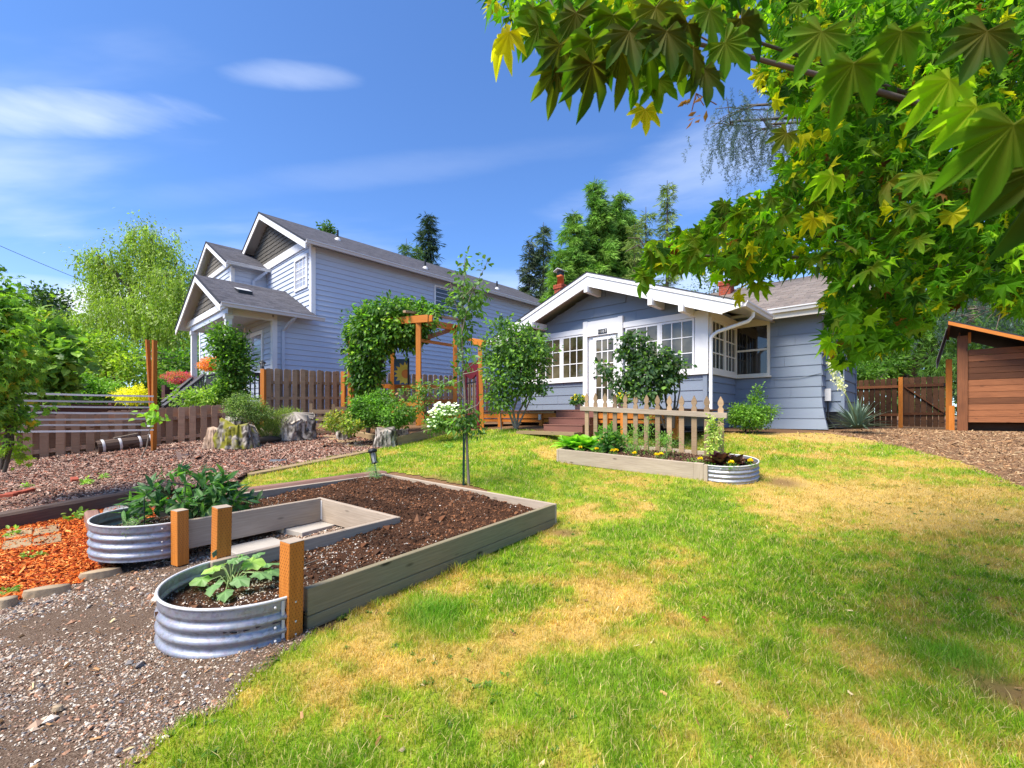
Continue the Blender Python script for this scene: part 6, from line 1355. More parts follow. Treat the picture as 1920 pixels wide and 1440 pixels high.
    for (px, yt, D, w, sd, lab) in ((1118, 336, 29, 100, 36, 'tallest bright green cedar above the bungalow gable'), (1164, 354, 29.5, 84, 37, 'bright green cedar joined to the right side of the tallest'), (1076, 396, 28, 74, 38, 'lower bright cedar leaning on the left of the tallest')):
        conifer('cedar_tree', px, yt, 0, D, w, lab, [(.085, .19, .03), (.13, .27, .04), (.19, .35, .05)], sd, 2.3, .42, .72)
    conifer('cedar_tree', 1048, 470, 0, 27, 46, 'short bright cedar right behind the red chimney', [(.12, .25, .03), (.17, .32, .04)], 39, 1.8, .45, .45)
    for (px, yt, D, w, sd, lab) in ((1211, 388, 27, 26, 41, 'airy slim tree right of the bright cedars'), (1251, 338, 27, 27, 42, 'tallest airy slim tree beside the maple branch'), (1190, 420, 26, 24, 40, 'airy slim tree half merged with the cedars')):
        conifer('slim_tree', px, yt, 0, D, w, lab, [(.16, .24, .05), (.22, .30, .07)], sd, 1.2, .38, .45, gap=.25)
    tree('distant_tree', P(1345, 760, 45), 'faint thin tree showing over the bungalow roof beside the second chimney', [ell(1322, 545, 45, 26, 28), ell(1360, 560, 45, 24, 20)], 46, 14, .4, .32, [(.09, .14, .06)], .15, 43)
    # right side beyond the gate
    tree('cypress_hedge_tree', P(1700, 800, 21), 'light green drooping cypress beyond the garden gate', [ell(1650, 660, 20, 34, 45), ell(1735, 640, 20, 40, 40), ell(1690, 610, 20.5, 60, 40), ell(1765, 690, 19, 26, 34), ell(1640, 600, 21, 60, 40), ell(1815, 600, 19, 60, 45)], 430, 26, .30, .26, [(.10, .22, .035), (.16, .30, .05), (.06, .13, .025)], .2, 44, TV=SPRAY_V, TT=SPRAY_T, droop=1.0)
    tree('dark_shrub_tree', P(1700, 800, 24), 'deep green trees filling the gap behind the cypress', [ell(1610, 640, 26, 70, 70), ell(1700, 660, 25, 90, 80), ell(1850, 640, 26, 110, 90), ell(1960, 600, 26, 120, 120)], 480, 22, .6, .48, [(.03, .07, .02), (.05, .11, .025)], .2, 45)
    tree('understorey_bush', P(1625, 800, 19), 'green leafy bush right above the fence next to the bungalow', [ell(1622, 700, 19, 26, 16), ell(1660, 690, 20, 30, 20)], 110, 24, .2, .16, [G2, G3, G1], .06, 46)
    # a belt of woods closing the horizon, counted by nobody
    rng = np.random.default_rng(17); e = []
    for k in range(46):
        a = -1.25 + 2.5 * k / 45; D = 62 + 10 * rng.random(); e.append((np.array((D * a, D, 2.8 + rng.random() * 1.5)), np.array((4.2, 3, 4.0 + rng.random() * 2))))
    C, O = clump_pts(e, 2600, 1, 1, rng, .3); n = len(C); per = 9; pos = np.repeat(C, per, 0) + rng.normal(0, .6, (n * per, 3)); col = pick([(.05, .10, .03), (.08, .14, .035), (.10, .17, .04)], n * per, rng=rng)
    leaves('distant_woods', None, pos, rng.normal(0, 1, pos.shape), rng.normal(0, 1, pos.shape), .9 * rng.uniform(.6, 1.2, len(pos)), col, LEAF2_V, LEAF2_T, M_LEAF, 'stuff', rng=rng)
    # blue cedar with long hanging branches
    rng = np.random.default_rng(19); b = P(2120, 800, 14); b[2] = .9; H = thing('blue_cedar', b, 'blue green cedar with long drooping strands behind the maple', 'tree'); pos = []; dd = []; col = []; br = MB()
    top = P(1950, -60, 15)
    br.tube([b, (b + top) / 2, top], [.3, .22, .1], 8)
    for (px, py, D, n_, wx, hy, L) in ((1395, 205, 13, 50, 60, 28, 1.5), (1440, 240, 13, 52, 50, 50, 1.4), (1370, 235, 13.2, 26, 34, 30, 1.2), (1500, 180, 13.5, 60, 60, 60, 1.5), (1600, 150, 14, 80, 90, 80, 1.6), (1880, 575, 12.0, 70, 70, 55, .75), (1800, 560, 13, 50, 60, 40, .8), (1900, 480, 12, 80, 90, 70, 1.2), (1760, 520, 13.5, 60, 80, 60, 1.0), (1770, 300, 14, 120, 150, 150, 1.5), (1755, 590, 13.0, 16, 14, 20, .9)):
        c = P(px, py, D); s = b + (top - b) * min(1, max(.3, (c[2] + .9 - b[2]) / (top[2] - b[2]))); br.tube([s, (s + c) / 2 + (0, 0, .5), c + (0, 0, .1)], [.12, .07, .03], 6)
        for k in range(n_):
            q = c + np.array((rng.normal(0, wx / F * D * .55), rng.normal(0, .5), rng.normal(0, hy / F * D * .5))); ln = L * rng.uniform(.4, 1.1); m = int(ln / .015); t = np.arange(m) / m; sw = rng.normal(0, .22, 2)
            p = np.stack([q[0] + sw[0] * ln * t + .05 * np.sin(t * 9 + k), q[1] + sw[1] * ln * t, q[2] - ln * t], 1); pos.append(p + rng.normal(0, .012, p.shape)); dd.append(rng.normal(0, .7, p.shape) - np.array((0, 0, .5))); g = np.array(((.075, .125, .105), (.11, .165, .14), (.05, .09, .07))[rng.integers(3)]); col.append(g * (1 + rng.normal(0, .15, (m, 1))))
            if k % 3 == 0: br.tube([c, (c + q) / 2 + (0, 0, .05), q], [.02, .014, .008], 4, False)
    br.build('limb', M_BARK, H); pos = np.vstack(pos); leaves('foliage', H, pos, np.vstack(dd), rng.normal(0, 1, pos.shape), .095 * rng.uniform(.6, 1.2, len(pos)), np.vstack(col), SPRAY_V * (1, .9, 1), SPRAY_T, M_NEEDLE, 'stuff', rng=rng)
    m = MB()
    for k in range(9):
        a = P(1850 - k * 4, 575 + k * 3, 12.6); q = P(1780 + rng.uniform(-20, 40), 590 + rng.uniform(-18, 14), 12.8); m.tube([a, (a + q) / 2 + rng.normal(0, .12, 3), q], [.025, .016, .006], 5)
    m.build('bare_branch', M_BARKL, H)
far_trees()

# ---------------------------------------------------------------- shrubs of the yard
def shrubs():
    PL = plant
    PL('big_leaf_shrub', P(75, 800, 12.2), 'tall shrub with broad light green leaves behind the slat trellis', 'shrub', [ell(92, 655, 12.2, 42, 42), ell(70, 615, 12.2, 22, 30), ell(120, 680, 12, 26, 24), ell(55, 690, 12.2, 40, 45), ell(85, 730, 12.2, 50, 22)], 170, 13, .16, .21, [(.17, .30, .045), (.25, .40, .06), (.11, .21, .035)], .05, 51, TV=HEART_V, TT=HEART_T, new=((.50, .40, .05), .03))
    PL('shoot', P(75, 600, 12.2), 'upright leafy shoot with an orange tip above the broad leaved shrub', 'shoot', [ell(75, 590, 12.2, 8, 9)], 5, 5, .07, .2, [(.30, .42, .06)], .012, 52, TV=HEART_V, TT=HEART_T, new=((.7, .25, .05), .2), nl=3)
    rng = np.random.default_rng(53); b = gp(8, 880); H = thing('edge_tree', b, 'young lobed leaf tree at the very left edge with thin dark stems', 'tree')
    C = crown(H, [ell(-8, 610, 5.4, 42, 75), ell(10, 690, 5.6, 36, 50), ell(-12, 565, 5.6, 38, 42), ell(-2, 770, 5.4, 34, 40), ell(-20, 680, 5.2, 50, 90)], 210, 15, .10, .085, [(.17, .31, .035), (.26, .42, .05), (.11, .22, .03)], rng, MAPLE_V, MAPLE_T, droop=.7, new=((.55, .42, .04), .03))
    crown(H, [ell(35, 848, 5.6, 22, 12), ell(5, 835, 5.4, 20, 20)], 14, 8, .06, .07, [(.3, .42, .04)], rng, MAPLE_V, MAPLE_T, droop=.4, name='low_shoot')
    for k, pts in enumerate((((8, 885), (24, 830), (22, 770), (2, 735)), ((2, 880), (14, 800), (-10, 760), (-14, 690)), ((10, 860), (30, 740), (20, 640), (8, 570)))):
        MB().tube([P(x, y, 5.45) for x, y in pts], [.022, .016, .012, .008], 6).build('stem', M_BARK, H)
    PL('clipped_bush', gp(452, 836) + (0, 1.2, 0), 'rounded pale green bush clipped into a dome behind the mossy stump', 'bush', [ell(462, 765, 11.0, 34, 24), ell(445, 758, 11, 20, 18), ell(487, 775, 11, 20, 16)], 330, 22, .05, .045, [(.16, .24, .06), (.24, .32, .10), (.07, .13, .03)], .035, 54, TV=LEAF2_V, TT=LEAF2_T, shell=.6)
    PL('heath_bush', gp(520, 822) + (0, .5, 0), 'fine yellow green heath bush left of the grey fluted stump', 'bush', [ell(520, 790, 11.6, 34, 22), ell(500, 805, 11.4, 28, 16), ell(545, 780, 11.9, 18, 14)], 300, 18, .06, .07, [(.24, .32, .07), (.30, .36, .10), (.14, .20, .05)], 0, 55, TV=LEAF2_V * (1, .35, 1), TT=LEAF2_T, droop=-1.5)
    PL('fence_weeds', P(400, 770, 13.6), 'light green leafy weeds rising above the low fence', 'weeds', [ell(352, 748, 13.8, 26, 14), ell(395, 748, 13.8, 28, 18), ell(425, 735, 14, 18, 24)], 110, 14, .10, .11, [(.24, .38, .06), (.32, .45, .08), (.16, .28, .04)], 0, 56, TV=OVAL_V, TT=OVAL_T)
    PL('yellow_bush', P(250, 790, 15.5), 'bright yellow round bush behind the slat trellis', 'bush', [ell(250, 742, 15.5, 28, 15)], 120, 20, .09, .08, [(.70, .62, .03), (.62, .58, .05)], 0, 57, TV=LEAF2_V, TT=LEAF2_T)
    for k, (px, py, D, rx, ry, cols, lab) in enumerate(((140, 718, 16, 34, 20, [G2, G3], 'leftmost of the green shrubs above the vinyl fence'), (195, 728, 16.5, 34, 17, [(.16, .32, .04), (.22, .38, .05)], 'lighter green shrub left of the yellow bush'), (325, 712, 21, 40, 16, [(.10, .24, .04), (.14, .30, .05)], 'flat topped green hedge above the tall vinyl panel'), (290, 735, 19, 22, 20, [G1, G2], 'dark green shrub just right of the orange trellis boards'), (110, 745, 15, 30, 14, [G1, G2], 'dark low shrub behind the left half of the trellis'), (395, 712, 19, 30, 40, [G4, G1], 'dark green tree seen between the porch posts'))):
        PL('green_shrub', P(px, 790, D), lab, 'shrub', [ell(px, py, D, rx, ry), ell(px - rx * .4, py + ry * .8, D, rx * .8, ry), ell(px + rx * .4, py + ry * .8, D, rx * .8, ry)], 150, 22, .13, .11, cols, .05, 60 + k, 'green shrubs beyond the low fence', TV=LEAF2_V, TT=LEAF2_T)
    PL('porch_vine', P(430, 800, 14.2), 'dark green climbing shrub covering the corner post of the porch', 'climbing plant', [ell(425, 640, 14.2, 26, 32), ell(437, 690, 14.2, 28, 40), ell(432, 740, 14.2, 26, 30), ell(448, 665, 14.2, 14, 24)], 300, 20, .12, .12, [(.055, .13, .02), (.10, .21, .03), (.15, .28, .04)], .05, 67)
    # pergola vine
    PL('pergola_vine', P(690, 805, 13.2), 'thick green vine draped over the left half of the pergola', 'vine', [ell(740, 588, 12.9, 56, 22), ell(700, 618, 12.8, 42, 42), ell(682, 670, 12.9, 26, 48), ell(672, 715, 13, 15, 34), ell(757, 622, 12.6, 38, 28), ell(715, 645, 12.7, 28, 28), ell(700, 705, 12.9, 16, 30), ell(790, 608, 12.4, 22, 24), ell(680, 750, 13, 16, 22), ell(775, 577, 13, 22, 12), ell(812, 585, 13, 18, 6), ell(668, 625, 12.9, 12, 40)], 720, 20, .13, .125, [(.05, .125, .02), (.09, .20, .028), (.14, .29, .035), (.06, .14, .02)], .06, 68, new=((.30, .46, .05), .10), droop=.8, nl=14)
    PL('leafy_bush', gp(720, 818) + (0, .8, .2), 'dense fresh green bush in the flower bed below the vine', 'bush', [ell(700, 775, 10.9, 34, 24), ell(742, 778, 10.7, 32, 24), ell(668, 785, 11, 22, 18), ell(715, 752, 11.1, 30, 16), ell(680, 760, 11, 20, 20)], 400, 22, .075, .065, [(.11, .24, .03), (.17, .33, .045), (.07, .15, .02)], .03, 69, TV=OVAL_V, TT=OVAL_T)
    PL('stump_shrub', gp(640, 822) + (0, 0, .2), 'small yellow green shrub growing on the round stump', 'shrub', [ell(635, 788, 10.6, 20, 14), ell(655, 800, 10.4, 20, 12), ell(620, 792, 10.7, 12, 8)], 90, 14, .06, .075, [(.26, .34, .05), (.14, .24, .04), (.32, .30, .06)], .02, 70)
    # rose by the pergola + white flowers
    PL('rose_bush', gp(800, 815) + (0, .9, .1), 'loose rose bush with arching stems in front of the pergola posts', 'bush', [ell(800, 728, 10.4, 30, 16), ell(770, 735, 10.4, 22, 12), ell(790, 758, 10.4, 24, 14), ell(748, 760, 10.4, 20, 20)], 70, 11, .07, .075, [(.12, .22, .04), (.20, .30, .06), (.07, .14, .03)], .012, 71, new=((.45, .22, .08), .05), nl=14)
    rng = np.random.default_rng(72); b = gp(835, 812) + (0, .5, .1); H = thing('daisy_bush', b, 'bush crowded with small white flowers behind the green stake', 'flowers')
    crown(H, [ell(835, 785, 10.1, 30, 24), ell(815, 798, 10.1, 18, 14)], 120, 16, .06, .06, [(.10, .20, .035), (.16, .27, .05)], rng)
    e = [ell(835, 765, 9.95, 28, 14), ell(812, 785, 9.9, 13, 18)]; C, O = clump_pts(e, 95, 1, 1, rng, .6); fl = np.repeat(C, 8, 0); a = np.tile(np.arange(8) * math.pi / 4, len(C)); up = np.repeat(rng.normal(0, .3, C.shape) + (0, -.5, .9), 8, 0); ex = nrm((1, 0, 0)); d = np.stack([np.cos(a), np.sin(a) * .8, np.sin(a) * .4], 1)
    leaves('white_petal', H, fl, d, up, .045 * np.ones(len(fl)), np.full((len(fl), 3), .85), LEAF2_V * (1, 1.3, 1), LEAF2_T, M_LEAF, 'stuff', rng=rng)
    # the shrub trees at the sunroom
    rng = np.random.default_rng(73); b = gp(968, 806) ; b2 = b.copy(); H = thing('hibiscus_shrub', b, 'big multi stemmed shrub hiding the left corner of the sunroom', 'shrub')
    crown(H, [ell(975, 650, 10.3, 50, 40), ell(950, 700, 10.3, 42, 50), ell(1005, 660, 10.2, 30, 36), ell(925, 655, 10.4, 22, 40), ell(985, 715, 10.3, 34, 30), ell(935, 748, 10.3, 24, 24), ell(945, 612, 10.3, 26, 14), ell(1018, 655, 10, 12, 8)], 400, 16, .085, .095, [(.055, .125, .03), (.10, .20, .05), (.15, .28, .05), (.085, .16, .06)], rng, new=((.26, .42, .06), .12))
    crown(H, [ell(1012, 728, 10.1, 20, 8)], 12, 8, .05, .09, [(.05, .11, .03)], rng, name='low_spray')
    for pts, r in ((((968, 806), (972, 775), (990, 740), (1010, 690)), .035), (((968, 806), (962, 770), (975, 735), (960, 680)), .04), (((968, 806), (985, 770), (1000, 735), (985, 690)), .025), (((966, 806), (950, 760), (945, 700), (930, 650)), .03), (((940, 806), (938, 770), (930, 720), (935, 690)), .018)): MB().tube([P(x, y, b[1] + .05 * i) for i, (x, y) in enumerate(pts)], [r, r * .8, r * .55, r * .25], 6).build('stem', M_BARKL, H)
    rng = np.random.default_rng(74); D = 8.35; b = P(1250, 803, D); b[2] = g1(b[0], b[1]); H = thing('lilac_shrub', b, 'wide dark leaved shrub with leaning stems in front of the door', 'shrub')
    crown(H, [ell(1208, 692, D, 36, 30), ell(1175, 708, D, 22, 22), ell(1245, 705, D, 28, 30), ell(1210, 735, D, 38, 16), ell(1190, 655, D, 26, 22), ell(1268, 690, D, 14, 26), ell(1240, 668, D, 20, 24), ell(1133, 695, D, 14, 12), ell(1222, 645, D, 8, 14), ell(1165, 655, D, 12, 22), ell(1180, 635, D, 8, 12), ell(1150, 720, D, 12, 14)], 250, 14, .075, .078, [(.04, .085, .035), (.06, .12, .05), (.09, .165, .06), (.05, .10, .03)], rng, HEART_V * (1, .8, 1), HEART_T, droop=.7, new=((.16, .30, .04), .14))
    for pts, r in ((((1250, 803), (1247, 775), (1225, 745), (1180, 700)), .03), (((1252, 803), (1252, 765), (1245, 730), (1225, 680)), .035), (((1262, 803), (1264, 770), (1266, 745), (1262, 690)), .03), (((1256, 803), (1270, 760), (1275, 730), (1272, 680)), .02), (((1246, 803), (1232, 760), (1200, 735), (1150, 715)), .018)): MB().tube([P(x, y, D + .03 * i) for i, (x, y) in enumerate(pts)], [r, r * .8, r * .55, r * .25], 6).build('stem', M_BARK, H)
    PL('corner_bush', gp(1408, 812) + (0, .3, 0), 'small bright green bush with one tall shoot by the slate blue wall', 'bush', [ell(1405, 783, 10.3, 36, 20), ell(1385, 775, 10.3, 18, 18), ell(1430, 775, 10.2, 16, 14), ell(1418, 752, 10.3, 10, 16), ell(1420, 732, 10.3, 3.5, 16), ell(1448, 768, 10.2, 7, 8)], 300, 20, .055, .05, [(.13, .27, .03), (.20, .36, .045), (.08, .17, .02)], .02, 75, nl=12)
    # young apple tree
    rng = np.random.default_rng(76); b = gp(879, 909); D = b[1]; H = thing('apple_sapling', b, 'tall thin young apple tree standing on the lawn beside a green stake', 'tree')
    MB().tube([P(x, y, D) for x, y in ((879, 912), (876, 850), (873, 760), (868, 690), (866, 620), (868, 560), (872, 480))], [.021, .018, .016, .013, .011, .008, .004], 8).build('trunk', M_BARKL, H)
    for k, pts in enumerate((((869, 712), (845, 722), (800, 732)), ((868, 698), (890, 680), (905, 668)), ((868, 702), (890, 697), (912, 686)), ((867, 620), (880, 560), (915, 488)), ((867, 600), (850, 560), (845, 530)), ((868, 560), (895, 530), (905, 525)), ((872, 750), (862, 735), (858, 725)), ((873, 770), (895, 760), (905, 745)))): MB().tube([P(x, y, D - .05 * k % .2) for x, y in pts], [.009, .006, .003], 5).build('branch', M_BARKL, H)
    lc = [(.10, .20, .035), (.16, .30, .045), (.07, .14, .03), (.13, .22, .07)]
    crown(H, [ell(870, 570, D, 30, 36), ell(868, 620, D, 26, 26), ell(885, 545, D, 30, 16)], 54, 8, .055, .088, lc, rng, droop=.9, kind=None)
    crown(H, [ell(868, 520, D, 14, 28), ell(873, 478, D, 9, 14), ell(910, 495, D, 12, 12)], 24, 4, .05, .085, lc, rng, droop=.2, name='top_leaves', kind=None)
    crown(H, [ell(870, 665, D, 18, 26), ell(842, 725, D, 22, 12), ell(866, 700, D, 12, 20)], 28, 7, .05, .075, lc, rng, droop=.9, name='mid_leaves', kind=None)
    crown(H, [ell(873, 775, D, 18, 26), ell(860, 800, D, 12, 16), ell(890, 805, D, 14, 10)], 56, 8, .055, .07, lc, rng, droop=.8, name='low_leaves', kind=None)
    # fig seedling
    rng = np.random.default_rng(77); b = gp(263, 862); D = b[1]; H = thing('seedling', b, 'thin leaning seedling with a tuft of bright leaves before the barrel', 'plant'); MB().tube([P(x, y, D) for x, y in ((263, 862), (275, 838), (281, 805), (282, 780))], [.014, .011, .009, .006], 6).build('stem', M_BARKL, H)
    crown(H, [ell(288, 777, D, 18, 10), ell(272, 785, D, 8, 10), ell(302, 783, D, 9, 6)], 12, 4, .05, .12, [(.26, .44, .05), (.20, .36, .05)], rng, HEART_V, HEART_T, droop=.6, kind=None); MB().box(Fr(P(281, 799, D - .02), (1, 0, 0), (0, 1, 0)), -.05, .07, -.01, .01, -.012, .02).build('plant_label', M_WHITE, H)
    # yucca
    b = gp(1607, 812); H = thing('yucca', b, 'spiky grey green yucca with a bent stalk of cream flowers', 'plant'); rng = np.random.default_rng(78)
    for k in range(95):
        a = rng.uniform(0, 2 * math.pi); el = rng.uniform(.05, 1.35) ** 1.0; L = rng.uniform(.45, .78); u = np.array((math.cos(a) * math.cos(el), math.sin(a) * math.cos(el), math.sin(el))); s = nrm(np.cross(u, (0, 0, 1))); w = .022; c0 = b + (0, 0, .1) + u * .04; p1 = c0 + u * L * .5 + (0, 0, .02); p2 = c0 + u * L - (0, 0, .12 * L * math.cos(el)); up = nrm(np.cross(s, u)) * .006
        m = MB(); m.add([c0 - s * w * .6, c0 + s * w * .6, p1 + s * w + up, p1 - up, p1 - s * w + up, p2, c0 - up], [(6, 1, 2, 3), (0, 6, 3, 4), (3, 2, 5), (4, 3, 5)]); m.build('leaf', MATS.get('yucca') or plain('yucca', (.13, .20, .13), .5), H)
    st = [b + (0, 0, .2), P(1598, 765, b[1] - .05), P(1584, 735, b[1] - .05), P(1572, 715, b[1] - .05), P(1553, 672, b[1] - .05)]; MB().tube(st, [.016, .014, .012, .010, .006], 6).build('flower_stalk', plain('stalk', (.22, .30, .10)), H)
    S = np.array(st[1:]); pos = []
    for k in range(150): t = rng.random() ** .7 * 1.9 + 1.0; i = min(int(t), 2); f = t - i; q = S[i] * (1 - f) + S[i + 1] * f; pos.append(q + rng.normal(0, .045, 3))
    for k in range(26): pos.append(P(1578 + rng.normal(0, 3), 712 + rng.normal(0, 7), b[1] - .05))
    pos = np.array(pos); leaves('cream_bell', H, pos, rng.normal(0, .4, pos.shape) - (0, 0, 1), rng.normal(0, 1, pos.shape), .055 * np.ones(len(pos)), np.full((len(pos), 3), .7) * (1, .98, .72), OVAL_V * (1, 1.3, 1), OVAL_T, M_LEAF, 'stuff', rng=rng)
shrubs()

# ---------------------------------------------------------------- bed plants, pots and baskets
def leafmesh(name, TV, TT, col, mat=None):
    me = bpy.data.meshes.new(name); me.from_pydata([tuple(v) for v in TV], [], [tuple(int(q) for q in t) for t in TT]); a = me.attributes.new('col', 'FLOAT_COLOR', 'POINT')
    for i, v in enumerate(TV): k = 1.0 + .25 * (1 if abs(v[1]) < .03 else 0); a.data[i].color = (min(1, col[0] * k), min(1, col[1] * k), min(1, col[2] * k), 1)
    me.materials.append(mat or M_LEAF); return me
def leaf_objs(parent, meshes, pos, d, n, size, rng, name='leaf'):
    R = leaf_frames(np.asarray(d, float), np.asarray(n, float))
    for i in range(len(pos)):
        M = Matrix([[R[i, r, c] * size[i] for c in range(3)] + [pos[i][r]] for r in range(3)] + [[0, 0, 0, 1]]); inst(name, meshes[int(rng.integers(len(meshes)))], parent, M)
def leafgrid(L=5, wfun=None, fold=.10, droop=.35, curl=.0, wave=.0, nseg=6):
    """a leaf as strips: better shaped for close views"""
    V = []; T = []
    for i in range(nseg + 1):
        t = i / nseg; w = wfun(t); z = -droop * t * t
        V += [(t, w, z + fold * w + wave * math.sin(i * 2.1)), (t, w * .5, z + fold * w * .3), (t, 0, z - .012), (t, -w * .5, z + fold * w * .3), (t, -w, z + fold * w - wave * math.sin(i * 2.1))]
    for i in range(nseg):
        for k in range(4): a = i * 5 + k; T += [(a, a + 5, a + 1), (a + 1, a + 5, a + 6)]
    return np.array(V), np.array(T)
def bedplants():
    # peony in the far tank
    rng = np.random.default_rng(81); b = BED1.p(.35, 2.44, .14); H = thing('peony_plant', b, 'lush dark green peony filling the far round tank end', 'plant'); V, T = leafgrid(wfun=lambda t: .17 * math.sin(math.pi * min(1, t * .96 + .04)) ** .85 + .002, droop=.3)
    ms = [leafmesh('peony_leaf', V, T, c) for c in ((.035, .10, .03), (.055, .14, .035), (.08, .19, .04), (.045, .12, .04), (.12, .25, .05))]; st = MB(); n = 0
    P_, D_, N_, S_ = [], [], [], []
    for k in range(52):
        a = rng.uniform(0, 2 * math.pi); rr = rng.random() ** .6; tip = b + BED1.ex * (math.cos(a) * .54 * rr + .08) + BED1.ey * math.sin(a) * .42 * rr + np.array((0, 0, .08 + .34 * rng.random() * (1.15 - .5 * rr))); st.tube([b + rng.normal(0, .05, 3) * (1, 1, 0), (b + tip) / 2 + (0, 0, .06), tip], [.005, .004, .003], 5)
        out = nrm(tip - b)
        for q in range(6 if k else 5):
            if n >= 296: break
            u = nrm(out * .7 + rng.normal(0, .65, 3) + (0, 0, .1 - .25 * rr)); P_.append(tip + rng.normal(0, .025, 3)); D_.append(u); N_.append(np.array((0, -.2, 1.)) + rng.normal(0, .35, 3)); S_.append(rng.uniform(.09, .15)); n += 1
    leaf_objs(H, ms, P_, D_, N_, S_, rng); k_ = rng.integers(0, len(P_), 260); leaves('foliage', H, np.array(P_)[k_] - (0, 0, .05) + rng.normal(0, .04, (260, 3)), np.array(D_)[k_] + rng.normal(0, .5, (260, 3)), rng.normal(0, .4, (260, 3)) + (0, 0, 1), rng.uniform(.08, .13, 260), pick([(.035, .10, .03), (.06, .15, .035), (.09, .2, .04)], 260, rng=rng), V, T, None, 'stuff', rng=rng); st.build('stem', plain('green_stem', (.08, .13, .04)), H, kind='stuff')
    # wire hoop + grey herb
    c = BED1.p(-.02, 2.25, .13); o = MB().tube([c, c + (0, 0, .30), c + BED1.ex * .1 + (.05, 0, .42), c + BED1.ex * .25 + (.1, 0, .36), c + BED1.ex * .3 + (.12, 0, .1)], .004, 5).build('wire_hoop', M_BLACK); tag(o, 'thin black wire hoop beside the peony', 'wire hoop')
    plant('grey_herb', BED1.p(-.12, 2.2, .13), 'fine silvery herb at the rim of the far tank end', 'herb', [(BED1.p(-.12, 2.2, .20), np.array((.06, .06, .06)))], 40, 8, .02, .035, [(.20, .28, .16), (.28, .36, .22)], 0, 82, TV=LEAF2_V * (1, .3, 1), TT=LEAF2_T)
    plant('grey_herb', BED1.p(2.62, 2.58, .22), 'small fine grey green herb left of the solar light', 'herb', [(BED1.p(2.62, 2.58, .32), np.array((.07, .07, .11)))], 50, 8, .025, .04, [(.22, .34, .16), (.30, .42, .22)], 0, 83, TV=LEAF2_V * (1, .3, 1), TT=LEAF2_T)
    # squash in the near tank
    rng = np.random.default_rng(84); b = BED1.p(-.11, .60, .13); H = thing('squash_plant', b, 'young squash plant with broad pale green leaves in the near tank end', 'plant')
    def sq(w=1.0):
        out = [(-.06, 0, .0)]
        for k in range(15):
            a = -2.75 + 5.5 * k / 14; r = (.62 + .12 * math.cos(a * 2.5) + (.06 if k % 2 else -.04)) * (1 + .25 * math.cos(a)); out.append((.30 + r * .62 * math.cos(a), r * .66 * math.sin(a) * w, -.20 * r * r + .05 * math.sin(k * 2.4)))
        V, T = fan(out, (.32, 0, .03)); return V, T
    V, T = sq(); ms = [leafmesh('squash_leaf', V, T, c) for c in ((.20, .34, .10), (.26, .42, .13), (.33, .50, .10), (.16, .29, .10))]
    L = [(-.16, .10, .19, .16), (-.05, .16, .25, .15), (.06, .10, .24, .15), (.16, .14, .20, .15), (-.14, -.06, .14, .14), (-.02, -.14, .15, .14), (.10, -.10, .17, .13), (.20, -.02, .19, .14), (.0, .02, .29, .11), (-.20, .20, .18, .12), (.05, .24, .26, .10), (.08, -.20, .10, .12), (-.1, .0, .24, .12), (.22, .1, .15, .12), (0.02, .30, .18, .10), (.05, .05, .31, .07), (.02, .09, .33, .06)]
    for k, (x, y, z, s) in enumerate(L):
        right = np.array((1., 0, 0)); back = np.array((0, 1., 0)); p = b + right * x * .85 + back * y * .8 + (0, 0, z * .62 - .02); d = nrm(right * x + back * y + rng.normal(0, .05, 3) + (0, 0, .0)) * (1, 1, .3); pet = p - nrm(d) * .02
        MB().tube([b + rng.normal(0, .008, 3), (b + pet) / 2 + (0, 0, .05), pet], [.0045, .004, .0035], 6).build('leaf_stalk', MATS.get('stalk'), H)
        R = leaf_frames(np.array([d]), np.array([np.array((0, -.25, 1.)) + rng.normal(0, .18, 3)]))[0]; inst('leaf', ms[int(rng.integers(4))], H, Matrix([[R[r, c] * s * .98 for c in range(3)] + [pet[r]] for r in range(3)] + [[0, 0, 0, 1]]))
    # bed 2
    def b2(px, t=.4, h=.19): s, _ = onp(BED2.p(0, t), BED2.ex, px, 800); return BED2.p(s, t, h)
    Vc, Tc = leafgrid(wfun=lambda t: .04 + .30 * max(0, math.sin(math.pi * min(1, t * 1.0))) ** .8 * (t > .12) * (1.1 - .2 * t), droop=.45, fold=.3, wave=.03)
    for k, (px, t, lab) in enumerate(((1072, .35, 'leftmost bright green lettuce in the plank planter'), (1100, .45, 'bright green lettuce beside the leftmost one'))):
        rng = np.random.default_rng(85 + k); b = b2(px, t); H = thing('lettuce', b, lab, 'lettuce', 'green lettuces in the plank planter'); ms = [leafmesh('lettuce_leaf', Vc, Tc, c) for c in ((.20, .42, .04), (.27, .52, .06), (.15, .34, .03))]; P_ = [b] * 24; D_ = []; N_ = []
        for i in range(24): a = 2.4 * i; e = .35 + .9 * i / 24; u = np.array((math.cos(a) * math.cos(e), math.sin(a) * math.cos(e), math.sin(e))); D_.append(u); N_.append(np.array((-u[0] * .5, -u[1] * .5, 1)))
        leaf_objs(H, ms, P_, D_, N_, rng.uniform(.27, .40, 24), rng)
    plant('bean_plant', b2(1150, .45), 'low heart leaved bean plant right of the lettuces', 'plant', [(b2(1148, .45) + (0, 0, .16), np.array((.24, .2, .15)))], 46, 7, .05, .085, [(.08, .20, .04), (.14, .28, .06)], 0, 88, TV=HEART_V, TT=HEART_T)
